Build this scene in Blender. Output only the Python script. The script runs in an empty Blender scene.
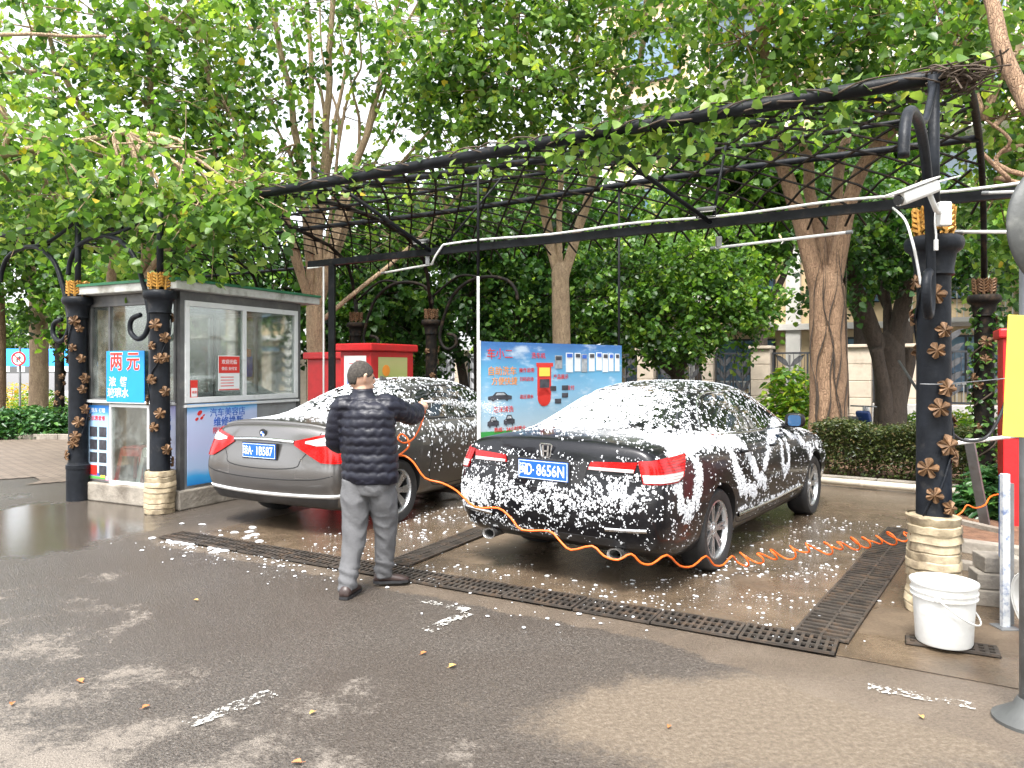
import bpy, bmesh, math, random
import numpy as np
from mathutils import Vector, Matrix, noise
from mathutils.bvhtree import BVHTree
R = math.radians
rnd = random.Random(7)
SC = bpy.context.scene
COL = SC.collection
F, H, HY, CX = 740.0, 1.6, 368.0, 512.0
def G(px, py, z=0.0):
    D = (H - z) * F / (py - HY)
    return Vector(((px - CX) / F * D, D, z))
def PD(px, py, D):
    return Vector(((px - CX) / F * D, D, H - (py - HY) / F * D))
UX = Vector((0.86, -0.51, 0)).normalized()     # along the row of bays
VX = Vector((0.51, 0.86, 0)).normalized()      # into the bays

# ------------------------------------------------------------ mesh builder
class MB:
    def __init__(s):
        s.v = []; s.f = []; s.mi = []; s.m = Matrix.Identity(4); s.cur = 0
    def add(s, vs, fs):
        b = len(s.v); m = s.m
        s.v.extend([tuple(m @ Vector(v)) for v in vs])
        for f in fs:
            s.f.append(tuple(b + i for i in f)); s.mi.append(s.cur)
    def box(s, c, d, rz=0, tilt=None):
        hx, hy, hz = d[0]/2, d[1]/2, d[2]/2
        M = Matrix.Translation(c) @ Matrix.Rotation(rz, 4, 'Z')
        if tilt: M = M @ tilt
        vs = [M @ Vector((x*hx, y*hy, z*hz)) for x in (-1,1) for y in (-1,1) for z in (-1,1)]
        s.add(vs, [(0,1,3,2),(4,6,7,5),(0,4,5,1),(2,3,7,6),(0,2,6,4),(1,5,7,3)])
    def bbox(s, c, d, bv=.01, rz=0, tilt=None):
        """box with chamfered edges"""
        bm = bmesh.new()
        bmesh.ops.create_cube(bm, size=1)
        for v in bm.verts: v.co = Vector((v.co.x*d[0], v.co.y*d[1], v.co.z*d[2]))
        bmesh.ops.bevel(bm, geom=list(bm.edges), offset=min(bv, min(d)*.45), segments=2, affect='EDGES', profile=.5)
        M = Matrix.Translation(c) @ Matrix.Rotation(rz, 4, 'Z')
        if tilt: M = M @ tilt
        bm.verts.index_update()
        s.add([M @ v.co for v in bm.verts], [[v.index for v in f.verts] for f in bm.faces]); bm.free()
    def bar(s, a, b, w, h=None):
        """square bar between two points"""
        a, b = Vector(a), Vector(b); h = h or w; d = (b-a); L = d.length
        if L < 1e-6: return
        z = d/L; x = z.cross(Vector((0,0,1)))
        if x.length < 1e-4: x = Vector((1,0,0))
        x.normalize(); y = z.cross(x)
        vs = [p + x*sx*w/2 + y*sy*h/2 for p in (a,b) for sx,sy in ((-1,-1),(1,-1),(1,1),(-1,1))]
        s.add(vs, [(3,2,1,0),(4,5,6,7),(0,1,5,4),(1,2,6,5),(2,3,7,6),(3,0,4,7)])
    def tube(s, pts, rad, n=8, cap=True, squash=None):
        pts = [Vector(p) for p in pts]; k = len(pts)
        if not hasattr(rad, '__len__'): rad = [rad]*k
        t0 = (pts[1]-pts[0]).normalized()
        up = Vector((0,0,1)) if abs(t0.z) < .9 else Vector((1,0,0))
        x = t0.cross(up).normalized(); vs = []; 
        for i in range(k):
            t = (pts[min(i+1,k-1)] - pts[max(i-1,0)])
            if t.length < 1e-9: t = t0.copy()
            t.normalize(); x = (x - t*x.dot(t))
            if x.length < 1e-6: x = t.orthogonal()
            x.normalize(); y = t.cross(x)
            for j in range(n):
                a = 2*math.pi*j/n; vs.append(pts[i] + (x*math.cos(a) + y*math.sin(a))*rad[i])
        fs = [(i*n+j, i*n+(j+1)%n, (i+1)*n+(j+1)%n, (i+1)*n+j) for i in range(k-1) for j in range(n)]
        if cap: fs += [tuple(range(n-1,-1,-1)), tuple((k-1)*n+j for j in range(n))]
        s.add(vs, fs)
    def lathe(s, prof, n=24, cap=True, M=None):
        """prof: (r, z) list; axis z"""
        M = M or Matrix.Identity(4)
        k = len(prof)
        vs = [M @ Vector((r*math.cos(2*math.pi*j/n), r*math.sin(2*math.pi*j/n), z)) for r,z in prof for j in range(n)]
        fs = [(i*n+j, i*n+(j+1)%n, (i+1)*n+(j+1)%n, (i+1)*n+j) for i in range(k-1) for j in range(n)]
        if cap: fs += [tuple(range(n-1,-1,-1)), tuple((k-1)*n+j for j in range(n))]
        s.add(vs, fs)
    def prism(s, poly, t, M=None, smooth_cap=False):
        """poly in XY, extruded +-t/2 in z, then M"""
        M = M or Matrix.Identity(4); n = len(poly)
        vs = [M @ Vector((x,y,-t/2)) for x,y in poly] + [M @ Vector((x,y,t/2)) for x,y in poly]
        s.add(vs, [tuple(range(n-1,-1,-1)), tuple(range(n,2*n))] + [(i,(i+1)%n,n+(i+1)%n,n+i) for i in range(n)])
    def build(s, name, mats, parent=None, smooth=False, world=False, angle=None, origin=None):
        me = bpy.data.meshes.new(name)
        vs = s.v
        if world and parent is not None:
            inv = parent_world(parent).inverted(); vs = [tuple(inv @ Vector(v)) for v in vs]
        off = None
        if origin is not None:
            off = Vector(origin); vs = [tuple(Vector(v)-off) for v in vs]
        me.from_pydata(vs, [], s.f)
        if not isinstance(mats, (list, tuple)): mats = [mats]
        for m in mats: me.materials.append(m)
        if len(mats) > 1: me.polygons.foreach_set('material_index', s.mi)
        me.update()
        if angle is not None or smooth: fix_normals(me)
        if smooth: me.polygons.foreach_set('use_smooth', [True]*len(me.polygons))
        if angle is not None: auto_smooth(me, angle)
        o = bpy.data.objects.new(name, me); COL.objects.link(o)
        if parent is not None: o.parent = parent
        if off is not None: o.location = off
        return o
def parent_world(p):
    M = Matrix.Translation(p.location) @ p.rotation_euler.to_matrix().to_4x4()
    if p.parent is not None: M = parent_world(p.parent) @ M
    return M
def fix_normals(me):
    bm = bmesh.new(); bm.from_mesh(me); bmesh.ops.recalc_face_normals(bm, faces=bm.faces); bm.to_mesh(me); bm.free()
def auto_smooth(me, ang):
    me.polygons.foreach_set('use_smooth', [True]*len(me.polygons))
    bm = bmesh.new(); bm.from_mesh(me)
    for e in bm.edges:
        if len(e.link_faces) == 2 and e.calc_face_angle(0) > R(ang): e.smooth = False
        elif len(e.link_faces) != 2: e.smooth = False
    bm.to_mesh(me); bm.free()
def tag(o, label=None, cat=None, group=None, kind=None):
    if label: o['label'] = label
    if cat: o['category'] = cat
    if group: o['group'] = group
    if kind: o['kind'] = kind
    return o
def thing(name, label, cat, loc=(0,0,0), rotz=0, group=None):
    o = bpy.data.objects.new(name, None); COL.objects.link(o)
    o.location = loc; o.rotation_euler = (0,0,rotz); o.empty_display_size = .2
    return tag(o, label, cat, group)
def solo(name, mb, mats, label, cat, group=None, origin=None, **k):
    if origin is None:
        a = np.array(mb.v); origin = ((a[:,0].min()+a[:,0].max())/2, (a[:,1].min()+a[:,1].max())/2, a[:,2].min())
    return tag(mb.build(name, mats, origin=origin, **k), label, cat, group)
def copy_tree(o, parent=None):
    c = o.copy(); COL.objects.link(c)
    if parent is not None: c.parent = parent
    for ch in [x for x in bpy.data.objects if x.parent == o]: copy_tree(ch, c)
    return c
def raw_mesh(name, V, Fc, mats, parent=None, attrs=None, smooth=False, nper=None):
    """fast mesh from numpy: V (n,3), Fc (m,k) all same size"""
    me = bpy.data.meshes.new(name); n, (m, k) = len(V), Fc.shape
    me.vertices.add(n); me.vertices.foreach_set('co', V.astype(np.float32).ravel())
    me.loops.add(m*k); me.loops.foreach_set('vertex_index', Fc.astype(np.int32).ravel())
    me.polygons.add(m); me.polygons.foreach_set('loop_start', np.arange(0, m*k, k, dtype=np.int32))
    if smooth: me.polygons.foreach_set('use_smooth', np.ones(m, dtype=bool))
    me.update(calc_edges=True)
    for an, arr in (attrs or {}).items():
        at = me.attributes.new(an, 'FLOAT', 'FACE'); at.data.foreach_set('value', arr.astype(np.float32))
    if not isinstance(mats, (list, tuple)): mats = [mats]
    for mm in mats: me.materials.append(mm)
    o = bpy.data.objects.new(name, me); COL.objects.link(o)
    if parent is not None: o.parent = parent
    return o
def text_into(mb, s, size, M, thick=.002, align='CENTER', xs=1.0, bold=0.0):
    """text in the plane x right, y up; M places it"""
    c = bpy.data.curves.new('lettering', 'FONT'); c.body = s; c.size = size; c.align_x = align; c.align_y = 'CENTER'
    c.extrude = thick; c.offset = bold; c.resolution_u = 3
    o = bpy.data.objects.new('lettering', c); COL.objects.link(o)
    bpy.context.view_layer.update()
    me = bpy.data.meshes.new_from_object(o.evaluated_get(bpy.context.evaluated_depsgraph_get()))
    mb.add([M @ Vector((v.co.x*xs, v.co.y, v.co.z)) for v in me.vertices], [tuple(p.vertices) for p in me.polygons])
    bpy.data.objects.remove(o); bpy.data.curves.remove(c); bpy.data.meshes.remove(me)
def smoothpts(pts, n=6, closed=False):
    """Catmull-Rom"""
    P = [Vector(p) for p in pts]; out = []
    for i in range(len(P)-1):
        p0 = P[max(i-1,0)]; p1 = P[i]; p2 = P[i+1]; p3 = P[min(i+2,len(P)-1)]
        for k in range(n):
            t = k/n
            out.append(.5*((2*p1) + (p2-p0)*t + (2*p0-5*p1+4*p2-p3)*t*t + (3*p1-p0-3*p2+p3)*t**3))
    out.append(P[-1]); return out

# ------------------------------------------------------------ materials
def newmat(name):
    m = bpy.data.materials.new(name); m.use_nodes = True
    nt = m.node_tree; b = nt.nodes['Principled BSDF']; return m, nt, b
def N(nt, typ, **k):
    n = nt.nodes.new(typ)
    for a, v in k.items():
        if a.startswith('i_'): n.inputs[int(a[2:])].default_value = v
        else: setattr(n, a, v)
    return n
def ramp(nt, fac, stops, interp='LINEAR'):
    r = nt.nodes.new('ShaderNodeValToRGB'); cr = r.color_ramp; cr.interpolation = interp
    while len(cr.elements) < len(stops): cr.elements.new(.5)
    for e, (p, c) in zip(cr.elements, stops):
        e.position = p; e.color = (*c, 1) if len(c) == 3 else c
    nt.links.new(fac, r.inputs[0]); return r.outputs[0]
def noi(nt, vec, scale, detail=4, rough=.55, dist=0):
    n = N(nt, 'ShaderNodeTexNoise'); n.inputs['Scale'].default_value = scale; n.inputs['Detail'].default_value = detail
    n.inputs['Roughness'].default_value = rough; n.inputs['Distortion'].default_value = dist
    if vec is not None: nt.links.new(vec, n.inputs['Vector'])
    return n.outputs['Fac']
def mixc(nt, f, a, b, mode='MIX'):
    m = N(nt, 'ShaderNodeMix', data_type='RGBA', blend_type=mode)
    for s, x in ((0, f), (6, a), (7, b)):
        if isinstance(x, bpy.types.NodeSocket): nt.links.new(x, m.inputs[s])
        else: m.inputs[s].default_value = x if (s == 0 or len(x) == 4) else (*x, 1)
    return m.outputs[2]
def math_(nt, op, a, b=0.0, clamp=False):
    m = N(nt, 'ShaderNodeMath', operation=op, use_clamp=clamp)
    for s, x in ((0, a), (1, b)):
        if isinstance(x, bpy.types.NodeSocket): nt.links.new(x, m.inputs[s])
        else: m.inputs[s].default_value = x
    return m.outputs[0]
def sstep(nt, x, lo, hi):
    m = N(nt, 'ShaderNodeMapRange', interpolation_type='SMOOTHSTEP'); nt.links.new(x, m.inputs[0])
    m.inputs[1].default_value = lo; m.inputs[2].default_value = hi; return m.outputs[0]
def bump(nt, b, h, dist=.01, st=1.0):
    n = N(nt, 'ShaderNodeBump'); n.inputs['Distance'].default_value = dist; n.inputs['Strength'].default_value = st
    nt.links.new(h, n.inputs['Height']); nt.links.new(n.outputs[0], b.inputs['Normal']); return n
def coord(nt, kind='Object', scale=None):
    t = N(nt, 'ShaderNodeTexCoord'); o = t.outputs[kind]
    if scale:
        mp = N(nt, 'ShaderNodeMapping'); mp.inputs['Scale'].default_value = scale; nt.links.new(o, mp.inputs[0]); o = mp.outputs[0]
    return o
def pm(name, col, rough=.5, metal=0, var=.15, scale=6, bmp=.002, bscale=40, dirt=None, dirt_amt=.5, spec=.5, dscale=3, rvar=.15, **kw):
    """procedural material: base colour with soft variation, dirt patches, fine bump"""
    m, nt, b = newmat(name); co = coord(nt)
    n1 = noi(nt, co, scale, 5)
    lo = tuple(max(0, c*(1-var)) for c in col); hi = tuple(min(1, c*(1+var)) for c in col)
    c = ramp(nt, n1, [(.3, lo), (.7, hi)])
    if dirt:
        d = sstep(nt, noi(nt, co, dscale, 8, .65), .62-.25*dirt_amt, .72)
        c = mixc(nt, math_(nt, 'MULTIPLY', d, min(1, dirt_amt*1.2)), c, dirt)
    nt.links.new(c, b.inputs['Base Color'])
    r = N(nt, 'ShaderNodeMapRange'); nt.links.new(noi(nt, co, scale*2.3, 4), r.inputs[0])
    r.inputs[3].default_value = max(.02, rough-rvar*.5); r.inputs[4].default_value = min(1, rough+rvar)
    nt.links.new(r.outputs[0], b.inputs['Roughness'])
    b.inputs['Metallic'].default_value = metal; b.inputs['Specular IOR Level'].default_value = spec
    if bmp: bump(nt, b, noi(nt, co, bscale, 4), bmp)
    for k, v in kw.items(): b.inputs[k.replace('_', ' ')].default_value = v
    return m
M = {}
M['black_metal'] = pm('black_painted_metal', (.008,.009,.011), .42, var=.5, spec=.16, dirt=(.07,.055,.04), dirt_amt=.3, dscale=9, bmp=.003, bscale=30)
M['column_metal'] = pm('column_paint', (.010,.012,.016), .42, var=.4, spec=.2, dirt=(.12,.11,.10), dirt_amt=.2, dscale=7, bmp=.004, bscale=25)
M['old_metal'] = pm('weathered_black_metal', (.010,.009,.008), .6, var=.5, spec=.15, dirt=(.06,.04,.025), dirt_amt=.6, dscale=9, bmp=.006, bscale=25)
M['white_metal'] = pm('white_painted_metal', (.72,.72,.7), .4, var=.06, dirt=(.35,.3,.24), dirt_amt=.3, dscale=8)
M['grey_metal'] = pm('galvanised_metal', (.20,.205,.21), .5, .6, var=.25, dirt=(.15,.12,.09), dirt_amt=.4, dscale=10)
M['alu'] = pm('aluminium_frame', (.70,.71,.71), .4, .1, var=.08, dirt=(.3,.28,.24), dirt_amt=.3, dscale=6)
M['dark_alu'] = pm('dark_aluminium', (.13,.13,.13), .4, .5, var=.2, dirt=(.22,.2,.17), dirt_amt=.4, dscale=6)
M['gold'] = pm('old_gold_paint', (.50,.26,.05), .42, .35, var=.35, scale=20, dirt=(.1,.05,.02), dirt_amt=.5, dscale=25)
M['leaf_gold'] = pm('faded_bronze_leaf', (.15,.08,.036), .55, .3, var=.45, scale=25, dirt=(.04,.028,.02), dirt_amt=.6, dscale=30)
M['white_plastic'] = pm('white_plastic', (.66,.66,.64), .35, var=.05, dirt=(.38,.33,.26), dirt_amt=.4, dscale=7)
M['orange'] = pm('orange_hose', (.78,.13,.01), .38, var=.12, scale=20, bmp=0)
M['red_paint'] = pm('red_paint', (.5,.012,.015), .4, var=.15, dirt=(.2,.02,.02), dirt_amt=.3)
M['rubber'] = pm('tyre_rubber', (.018,.018,.019), .6, var=.3, dirt=(.06,.055,.05), dirt_amt=.35, dscale=12)
M['black_plastic'] = pm('black_plastic', (.02,.02,.022), .45, var=.3)
M['foam'] = pm('white_foam', (.68,.70,.73), .5, var=.03, bmp=.004, bscale=160, Subsurface_Weight=0.0)
M['concrete_block'] = pm('old_concrete', (.27,.24,.2), .85, var=.25, scale=5, dirt=(.1,.08,.06), dirt_amt=.6, bmp=.01, bscale=22)
# ------------------------------------------------------------ camera, world, sun
cam = bpy.data.cameras.new('camera'); co_ = bpy.data.objects.new('camera', cam); COL.objects.link(co_)
co_.location = (0,0,H); co_.rotation_euler = (R(90),0,0)
cam.sensor_width = 36; cam.lens = F/1024*36; cam.shift_y = -(384-HY)/1024; cam.clip_end = 500; cam.clip_start = .05
SC.camera = co_
w = bpy.data.worlds.new('World'); SC.world = w; w.use_nodes = True; nt = w.node_tree
bg = nt.nodes['Background']; sky = nt.nodes.new('ShaderNodeTexSky'); sky.sky_type = 'NISHITA'; sky.sun_disc = False
SUN_EL, SUN_AZ = 62, 200          # azimuth clockwise from +Y
sky.sun_elevation = R(SUN_EL); sky.sun_rotation = R(SUN_AZ); sky.air_density = 1.0; sky.dust_density = 3.0
# overcast: the cloud deck scatters the sky's blue away
hsv = nt.nodes.new('ShaderNodeHueSaturation'); hsv.inputs['Saturation'].default_value = .22; hsv.inputs['Value'].default_value = 2.0
nt.links.new(sky.outputs[0], hsv.inputs['Color'])
nt.links.new(hsv.outputs[0], bg.inputs[0]); bg.inputs[1].default_value = .15
sl = bpy.data.lights.new('sun', 'SUN'); so = bpy.data.objects.new('sun', sl); COL.objects.link(so)
sl.energy = 3.0; sl.angle = R(16); sl.color = (1,.97,.92)
az = R(SUN_AZ); el = R(SUN_EL)
sd = Vector((math.sin(az)*math.cos(el), math.cos(az)*math.cos(el), math.sin(el)))
so.rotation_euler = sd.to_track_quat('Z','Y').to_euler(); so.location = (0,0,30)
SC.view_settings.view_transform = 'Standard'; SC.view_settings.look = 'None'; SC.view_settings.gamma = 1
SC.view_settings.exposure = 1.02
SC.cycles.max_bounces = 8; SC.cycles.transparent_max_bounces = 12
SC.cycles.use_denoising = True

# ------------------------------------------------------------ ground
def ground_mat():
    m, nt, b = newmat('wet_asphalt'); co = coord(nt)
    sep = N(nt, 'ShaderNodeSeparateXYZ'); nt.links.new(co, sep.inputs[0])
    X, Y = sep.outputs[0], sep.outputs[1]
    big = noi(nt, co, .55, 6, .62, .6); mid = noi(nt, co, 2.2, 8, .68, .4); fine = noi(nt, co, 14, 6, .7); 
    agg = N(nt, 'ShaderNodeTexVoronoi'); agg.inputs['Scale'].default_value = 95; nt.links.new(co, agg.inputs['Vector'])
    agg2 = noi(nt, co, 160, 3, .8)
    # dryness grows towards the near left; wet near the bays
    # distance from the wet patch centre (0,3.6), wetter towards the bays
    a = math_(nt, 'MULTIPLY', X, -.22); a = math_(nt, 'ADD', a, math_(nt, 'MULTIPLY', Y, -.32)); a = math_(nt, 'ADD', a, 1.36)
    dry = math_(nt, 'ADD', a, math_(nt, 'MULTIPLY', math_(nt, 'SUBTRACT', mid, .5), 1.5))
    dry = math_(nt, 'ADD', dry, math_(nt, 'MULTIPLY', math_(nt, 'SUBTRACT', big, .5), 1.6))
    gr0 = noi(nt, co, 26, 5, .8); dry = math_(nt, 'ADD', dry, math_(nt, 'MULTIPLY', math_(nt, 'SUBTRACT', gr0, .5), .9))
    drym = sstep(nt, dry, .52, .82)
    # dirt patch of dried silt at the lower right (1.1, 3.1)
    v = N(nt, 'ShaderNodeVectorMath', operation='SUBTRACT'); nt.links.new(co, v.inputs[0]); v.inputs[1].default_value = (1.25,3.38,0)
    v2 = N(nt, 'ShaderNodeVectorMath', operation='MULTIPLY'); nt.links.new(v.outputs[0], v2.inputs[0]); v2.inputs[1].default_value = (.75,1.9,0)
    ln = N(nt, 'ShaderNodeVectorMath', operation='LENGTH'); nt.links.new(v2.outputs[0], ln.inputs[0])
    silt = math_(nt, 'ADD', ln.outputs['Value'], math_(nt, 'MULTIPLY', math_(nt, 'SUBTRACT', mid, .5), 1.1))
    silt = math_(nt, 'ADD', silt, math_(nt, 'MULTIPLY', math_(nt, 'SUBTRACT', gr0, .5), .5)); siltm = sstep(nt, silt, 1.08, .70)
    vc = N(nt, 'ShaderNodeTexVoronoi'); vc.inputs['Scale'].default_value = 120; nt.links.new(co, vc.inputs['Vector'])
    sp = N(nt, 'ShaderNodeSeparateColor'); nt.links.new(vc.outputs['Color'], sp.inputs[0])
    grit = noi(nt, co, 55, 4, .85)
    wetcol = ramp(nt, sp.outputs[0], [(.0, (.024,.020,.017)), (.5, (.070,.060,.051)), (.86, (.108,.094,.081)), (.95, (.14,.122,.105)), (1, (.24,.215,.19))])
    wetcol = mixc(nt, .5, wetcol, ramp(nt, grit, [(.38,(.012,.010,.008)),(.60,(.135,.112,.092))]))
    wetcol = mixc(nt, sstep(nt, big, .35, .7), wetcol, mixc(nt, .5, wetcol, (.050,.036,.026)))
    drycol = ramp(nt, agg2, [(.3, (.10,.083,.067)), (.5, (.185,.158,.132)), (.72, (.31,.275,.235))])
    siltcol = ramp(nt, noi(nt, co, 40, 6, .75), [(.3, (.085,.062,.042)), (.5, (.15,.115,.08)), (.7, (.25,.205,.155))])
    c = mixc(nt, drym, wetcol, drycol)
    c = mixc(nt, math_(nt, 'MULTIPLY', siltm, .85), c, siltcol)
    # worn concrete strip along the front drain
    o_ = G(500,597); dv = N(nt,'ShaderNodeVectorMath', operation='SUBTRACT'); nt.links.new(co, dv.inputs[0]); dv.inputs[1].default_value = (o_.x,o_.y,0)
    dp = N(nt,'ShaderNodeVectorMath', operation='DOT_PRODUCT'); nt.links.new(dv.outputs[0], dp.inputs[0]); dp.inputs[1].default_value = tuple(VX)
    du = N(nt,'ShaderNodeVectorMath', operation='DOT_PRODUCT'); nt.links.new(dv.outputs[0], du.inputs[0]); du.inputs[1].default_value = tuple(UX)
    wd = N(nt,'ShaderNodeMapRange'); nt.links.new(du.outputs['Value'], wd.inputs[0]); wd.inputs[1].default_value = 1.2; wd.inputs[2].default_value = 3.4; wd.inputs[3].default_value = .26; wd.inputs[4].default_value = .85
    sv = math_(nt,'ADD',math_(nt,'ADD',dp.outputs['Value'],wd.outputs[0]),math_(nt,'ADD',math_(nt,'MULTIPLY',math_(nt,'SUBTRACT',mid,.5),.35),math_(nt,'MULTIPLY',math_(nt,'SUBTRACT',gr0,.5),.14)))
    stm = math_(nt,'MULTIPLY',sstep(nt, sv, -.015, .03), math_(nt,'MULTIPLY',sstep(nt, du.outputs['Value'], -4.2, -3.2),sstep(nt, dp.outputs['Value'], 9.5, 9.0)))
    stc = ramp(nt, mid, [(.25, (.055,.040,.027)), (.5, (.115,.085,.06)), (.75, (.20,.16,.12))]); stc = mixc(nt, .45, stc, ramp(nt, grit, [(.35,(.05,.038,.028)),(.65,(.22,.18,.14))]))
    c = mixc(nt, math_(nt,'MULTIPLY',stm,.9), c, stc)
    # brownish spots
    c = mixc(nt, math_(nt, 'MULTIPLY', sstep(nt, fine, .62, .8), .35), c, (.12,.085,.055))
    nt.links.new(c, b.inputs['Base Color'])
    rg = N(nt, 'ShaderNodeMapRange'); nt.links.new(math_(nt,'MAXIMUM', drym, math_(nt,'MULTIPLY',siltm,.55)), rg.inputs[0]); rg.inputs[3].default_value = .36; rg.inputs[4].default_value = .9
    # puddles: flatter, glossier where the big noise is low and close to the kiosk
    v3 = N(nt, 'ShaderNodeVectorMath', operation='DISTANCE'); nt.links.new(co, v3.inputs[0]); v3.inputs[1].default_value = (-5.0,7.6,0)
    pud = math_(nt, 'ADD', v3.outputs['Value'], math_(nt, 'MULTIPLY', math_(nt, 'SUBTRACT', big, .5), 4.5))
    pudm = sstep(nt, pud, 1.75, 1.3)
    rr = N(nt, 'ShaderNodeMix', data_type='FLOAT'); nt.links.new(pudm, rr.inputs[0]); nt.links.new(rg.outputs[0], rr.inputs[2]); rr.inputs[3].default_value = .14
    nt.links.new(rr.outputs[0], b.inputs['Roughness'])
    hgt = math_(nt, 'ADD', math_(nt, 'MULTIPLY', agg.outputs['Distance'], .6), math_(nt, 'MULTIPLY', agg2, .7))
    hgt = math_(nt, 'MULTIPLY', hgt, math_(nt, 'SUBTRACT', 1.0, math_(nt, 'MULTIPLY', pudm, .97)))
    bump(nt, b, hgt, .007, 1.0); b.inputs['Specular IOR Level'].default_value = .5
    return m
def sheet(name, poly, z, mat, grid=None):
    mb = MB(); mb.add([(x,y,z) for x,y in poly], [tuple(range(len(poly)))])
    o = mb.build(name, mat); o['kind'] = 'structure'; return o
sheet('ground', [(-150,-30),(150,-30),(150,250),(-150,250)], 0, ground_mat())

def bay_mat():
    m, nt, b = newmat('wet_bay_concrete'); co = coord(nt)
    big = noi(nt, co, .8, 6, .6, .8); mid = noi(nt, co, 3.0, 8, .66, .5); fine = noi(nt, co, 60, 5, .75)
    c = ramp(nt, mid, [(.25, (.034,.021,.012)), (.5, (.088,.057,.034)), (.72, (.175,.122,.078))])
    c = mixc(nt, .35, c, ramp(nt, fine, [(.3, (.05,.04,.03)), (.7, (.22,.18,.13))]))
    c = mixc(nt, math_(nt,'MULTIPLY',sstep(nt, big, .55, .75),.6), c, (.06,.045,.034))
    nt.links.new(c, b.inputs['Base Color'])
    wet = sstep(nt, big, .36, .50)
    rg = N(nt, 'ShaderNodeMapRange'); nt.links.new(wet, rg.inputs[0]); rg.inputs[3].default_value = .55; rg.inputs[4].default_value = .12
    nt.links.new(rg.outputs[0], b.inputs['Roughness'])
    bump(nt, b, math_(nt,'ADD',fine,math_(nt,'MULTIPLY',mid,1.5)), .004, .7)
    return m
M['bay'] = bay_mat()
def UV(o, u, v):  # point in the row frame
    p = Vector((o[0],o[1],0)) + UX*u + VX*v; return (p.x, p.y)
O0 = G(500, 597)   # on the front drain
# bay floor: between drain and hedge, from the kiosk to beyond the side drain
sheet('bay_floor', [UV(O0,-3.55,.05), UV(O0,4.6,.05), UV(O0,4.6,8.2), UV(O0,-3.55,8.2)], .004, M['bay'])
# lighter concrete apron strip in front of the drain
def apron_mat():
    m, nt, b = newmat('stained_concrete_apron'); co = coord(nt)
    mid = noi(nt, co, 2.6, 8, .68, .5); fine = noi(nt, co, 90, 4, .8)
    c = ramp(nt, mid, [(.25, (.04,.029,.02)), (.5, (.085,.064,.046)), (.75, (.15,.12,.092))])
    c = mixc(nt, .4, c, ramp(nt, fine, [(.3, (.045,.037,.03)), (.7, (.19,.16,.13))]))
    nt.links.new(c, b.inputs['Base Color'])
    rg = N(nt, 'ShaderNodeMapRange'); nt.links.new(mid, rg.inputs[0]); rg.inputs[3].default_value = .3; rg.inputs[4].default_value = .75
    nt.links.new(rg.outputs[0], b.inputs['Roughness']); bump(nt, b, fine, .003, .8); return m
M['apron'] = apron_mat()
def wavy(a, b, n, amp, seed):
    a, b = Vector(a), Vector(b); out = []
    for i in range(n+1):
        p = a.lerp(b, i/n); k = noise.noise(Vector((p.x*3+seed, p.y*3, 0)))*amp
        out.append((p.x+k*.5, p.y+k))
    return out

# road paint
def paint_mat():
    m, nt, b = newmat('worn_white_road_paint'); co = coord(nt)
    n = noi(nt, co, 38, 6, .75); n2 = noi(nt, co, 6, 3)
    k = sstep(nt, math_(nt,'ADD',n,math_(nt,'MULTIPLY',n2,.5)), .665, .72)
    b.inputs['Base Color'].default_value = (.62,.61,.57,1); b.inputs['Roughness'].default_value = .6
    tr = N(nt, 'ShaderNodeBsdfTransparent'); mx = N(nt, 'ShaderNodeMixShader')
    nt.links.new(k, mx.inputs[0]); nt.links.new(b.outputs[0], mx.inputs[1]); nt.links.new(tr.outputs[0], mx.inputs[2])
    nt.links.new(mx.outputs[0], nt.nodes['Material Output'].inputs[0]); return m
M['paint'] = paint_mat()
def stripe(a, b, wd):
    a, b = Vector((a.x,a.y)), Vector((b.x,b.y)); d = (b-a).normalized(); n_ = Vector((-d.y,d.x))*wd/2
    mb = MB(); L = (b-a).length; k = max(6, int(L/.04)); vs = []
    for i in range(k+1):
        p = a.lerp(b, i/k); j1 = 1+.18*rnd.uniform(-1,1); j2 = 1+.18*rnd.uniform(-1,1)
        vs += [(p.x+n_.x*j1, p.y+n_.y*j1, .008), (p.x-n_.x*j2, p.y-n_.y*j2, .008)]
    mb.add(vs, [(2*i,2*i+1,2*i+3,2*i+2) for i in range(k)])
    o = mb.build('road_marking', M['paint']); o['kind'] = 'structure'
stripe(G(186,726), G(273,694), .11)
stripe(G(426,632), G(468,614), .10)
stripe(G(420,601), G(468,611), .07)
stripe(G(868,688), G(975,707), .09)
# ------------------------------------------------------------ cars
def paint(name, col, metal=.6, flake=.1):
    m, nt, b = newmat(name); co = coord(nt)
    n = noi(nt, co, 900, 2); d = sstep(nt, noi(nt, co, 4, 8, .7), .5, .75)
    c = ramp(nt, n, [(.35, tuple(x*(1-flake) for x in col)), (.65, tuple(min(1,x*(1+flake)) for x in col))])
    # film of water and dust
    drops = N(nt, 'ShaderNodeTexVoronoi'); drops.inputs['Scale'].default_value = 70; nt.links.new(co, drops.inputs['Vector'])
    c = mixc(nt, math_(nt,'MULTIPLY',d,.08), c, (.16,.15,.14))
    nt.links.new(c, b.inputs['Base Color'])
    b.inputs['Metallic'].default_value = metal; b.inputs['Roughness'].default_value = .28
    b.inputs['Coat Weight'].default_value = .6 if col[0] > .05 else .32; b.inputs['Coat Roughness'].default_value = .05; b.inputs['Specular IOR Level'].default_value = .3
    h = math_(nt, 'MULTIPLY', sstep(nt, drops.outputs['Distance'], .35, .1), sstep(nt, noi(nt, co, 12, 3), .45, .6))
    bump(nt, b, h, .0012, .6)
    return m
M['paint_grey'] = paint('grey_car_paint', (.16,.153,.148), .75)
M['paint_black'] = paint('black_car_paint', (.005,.005,.007), .1, .3)
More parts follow.
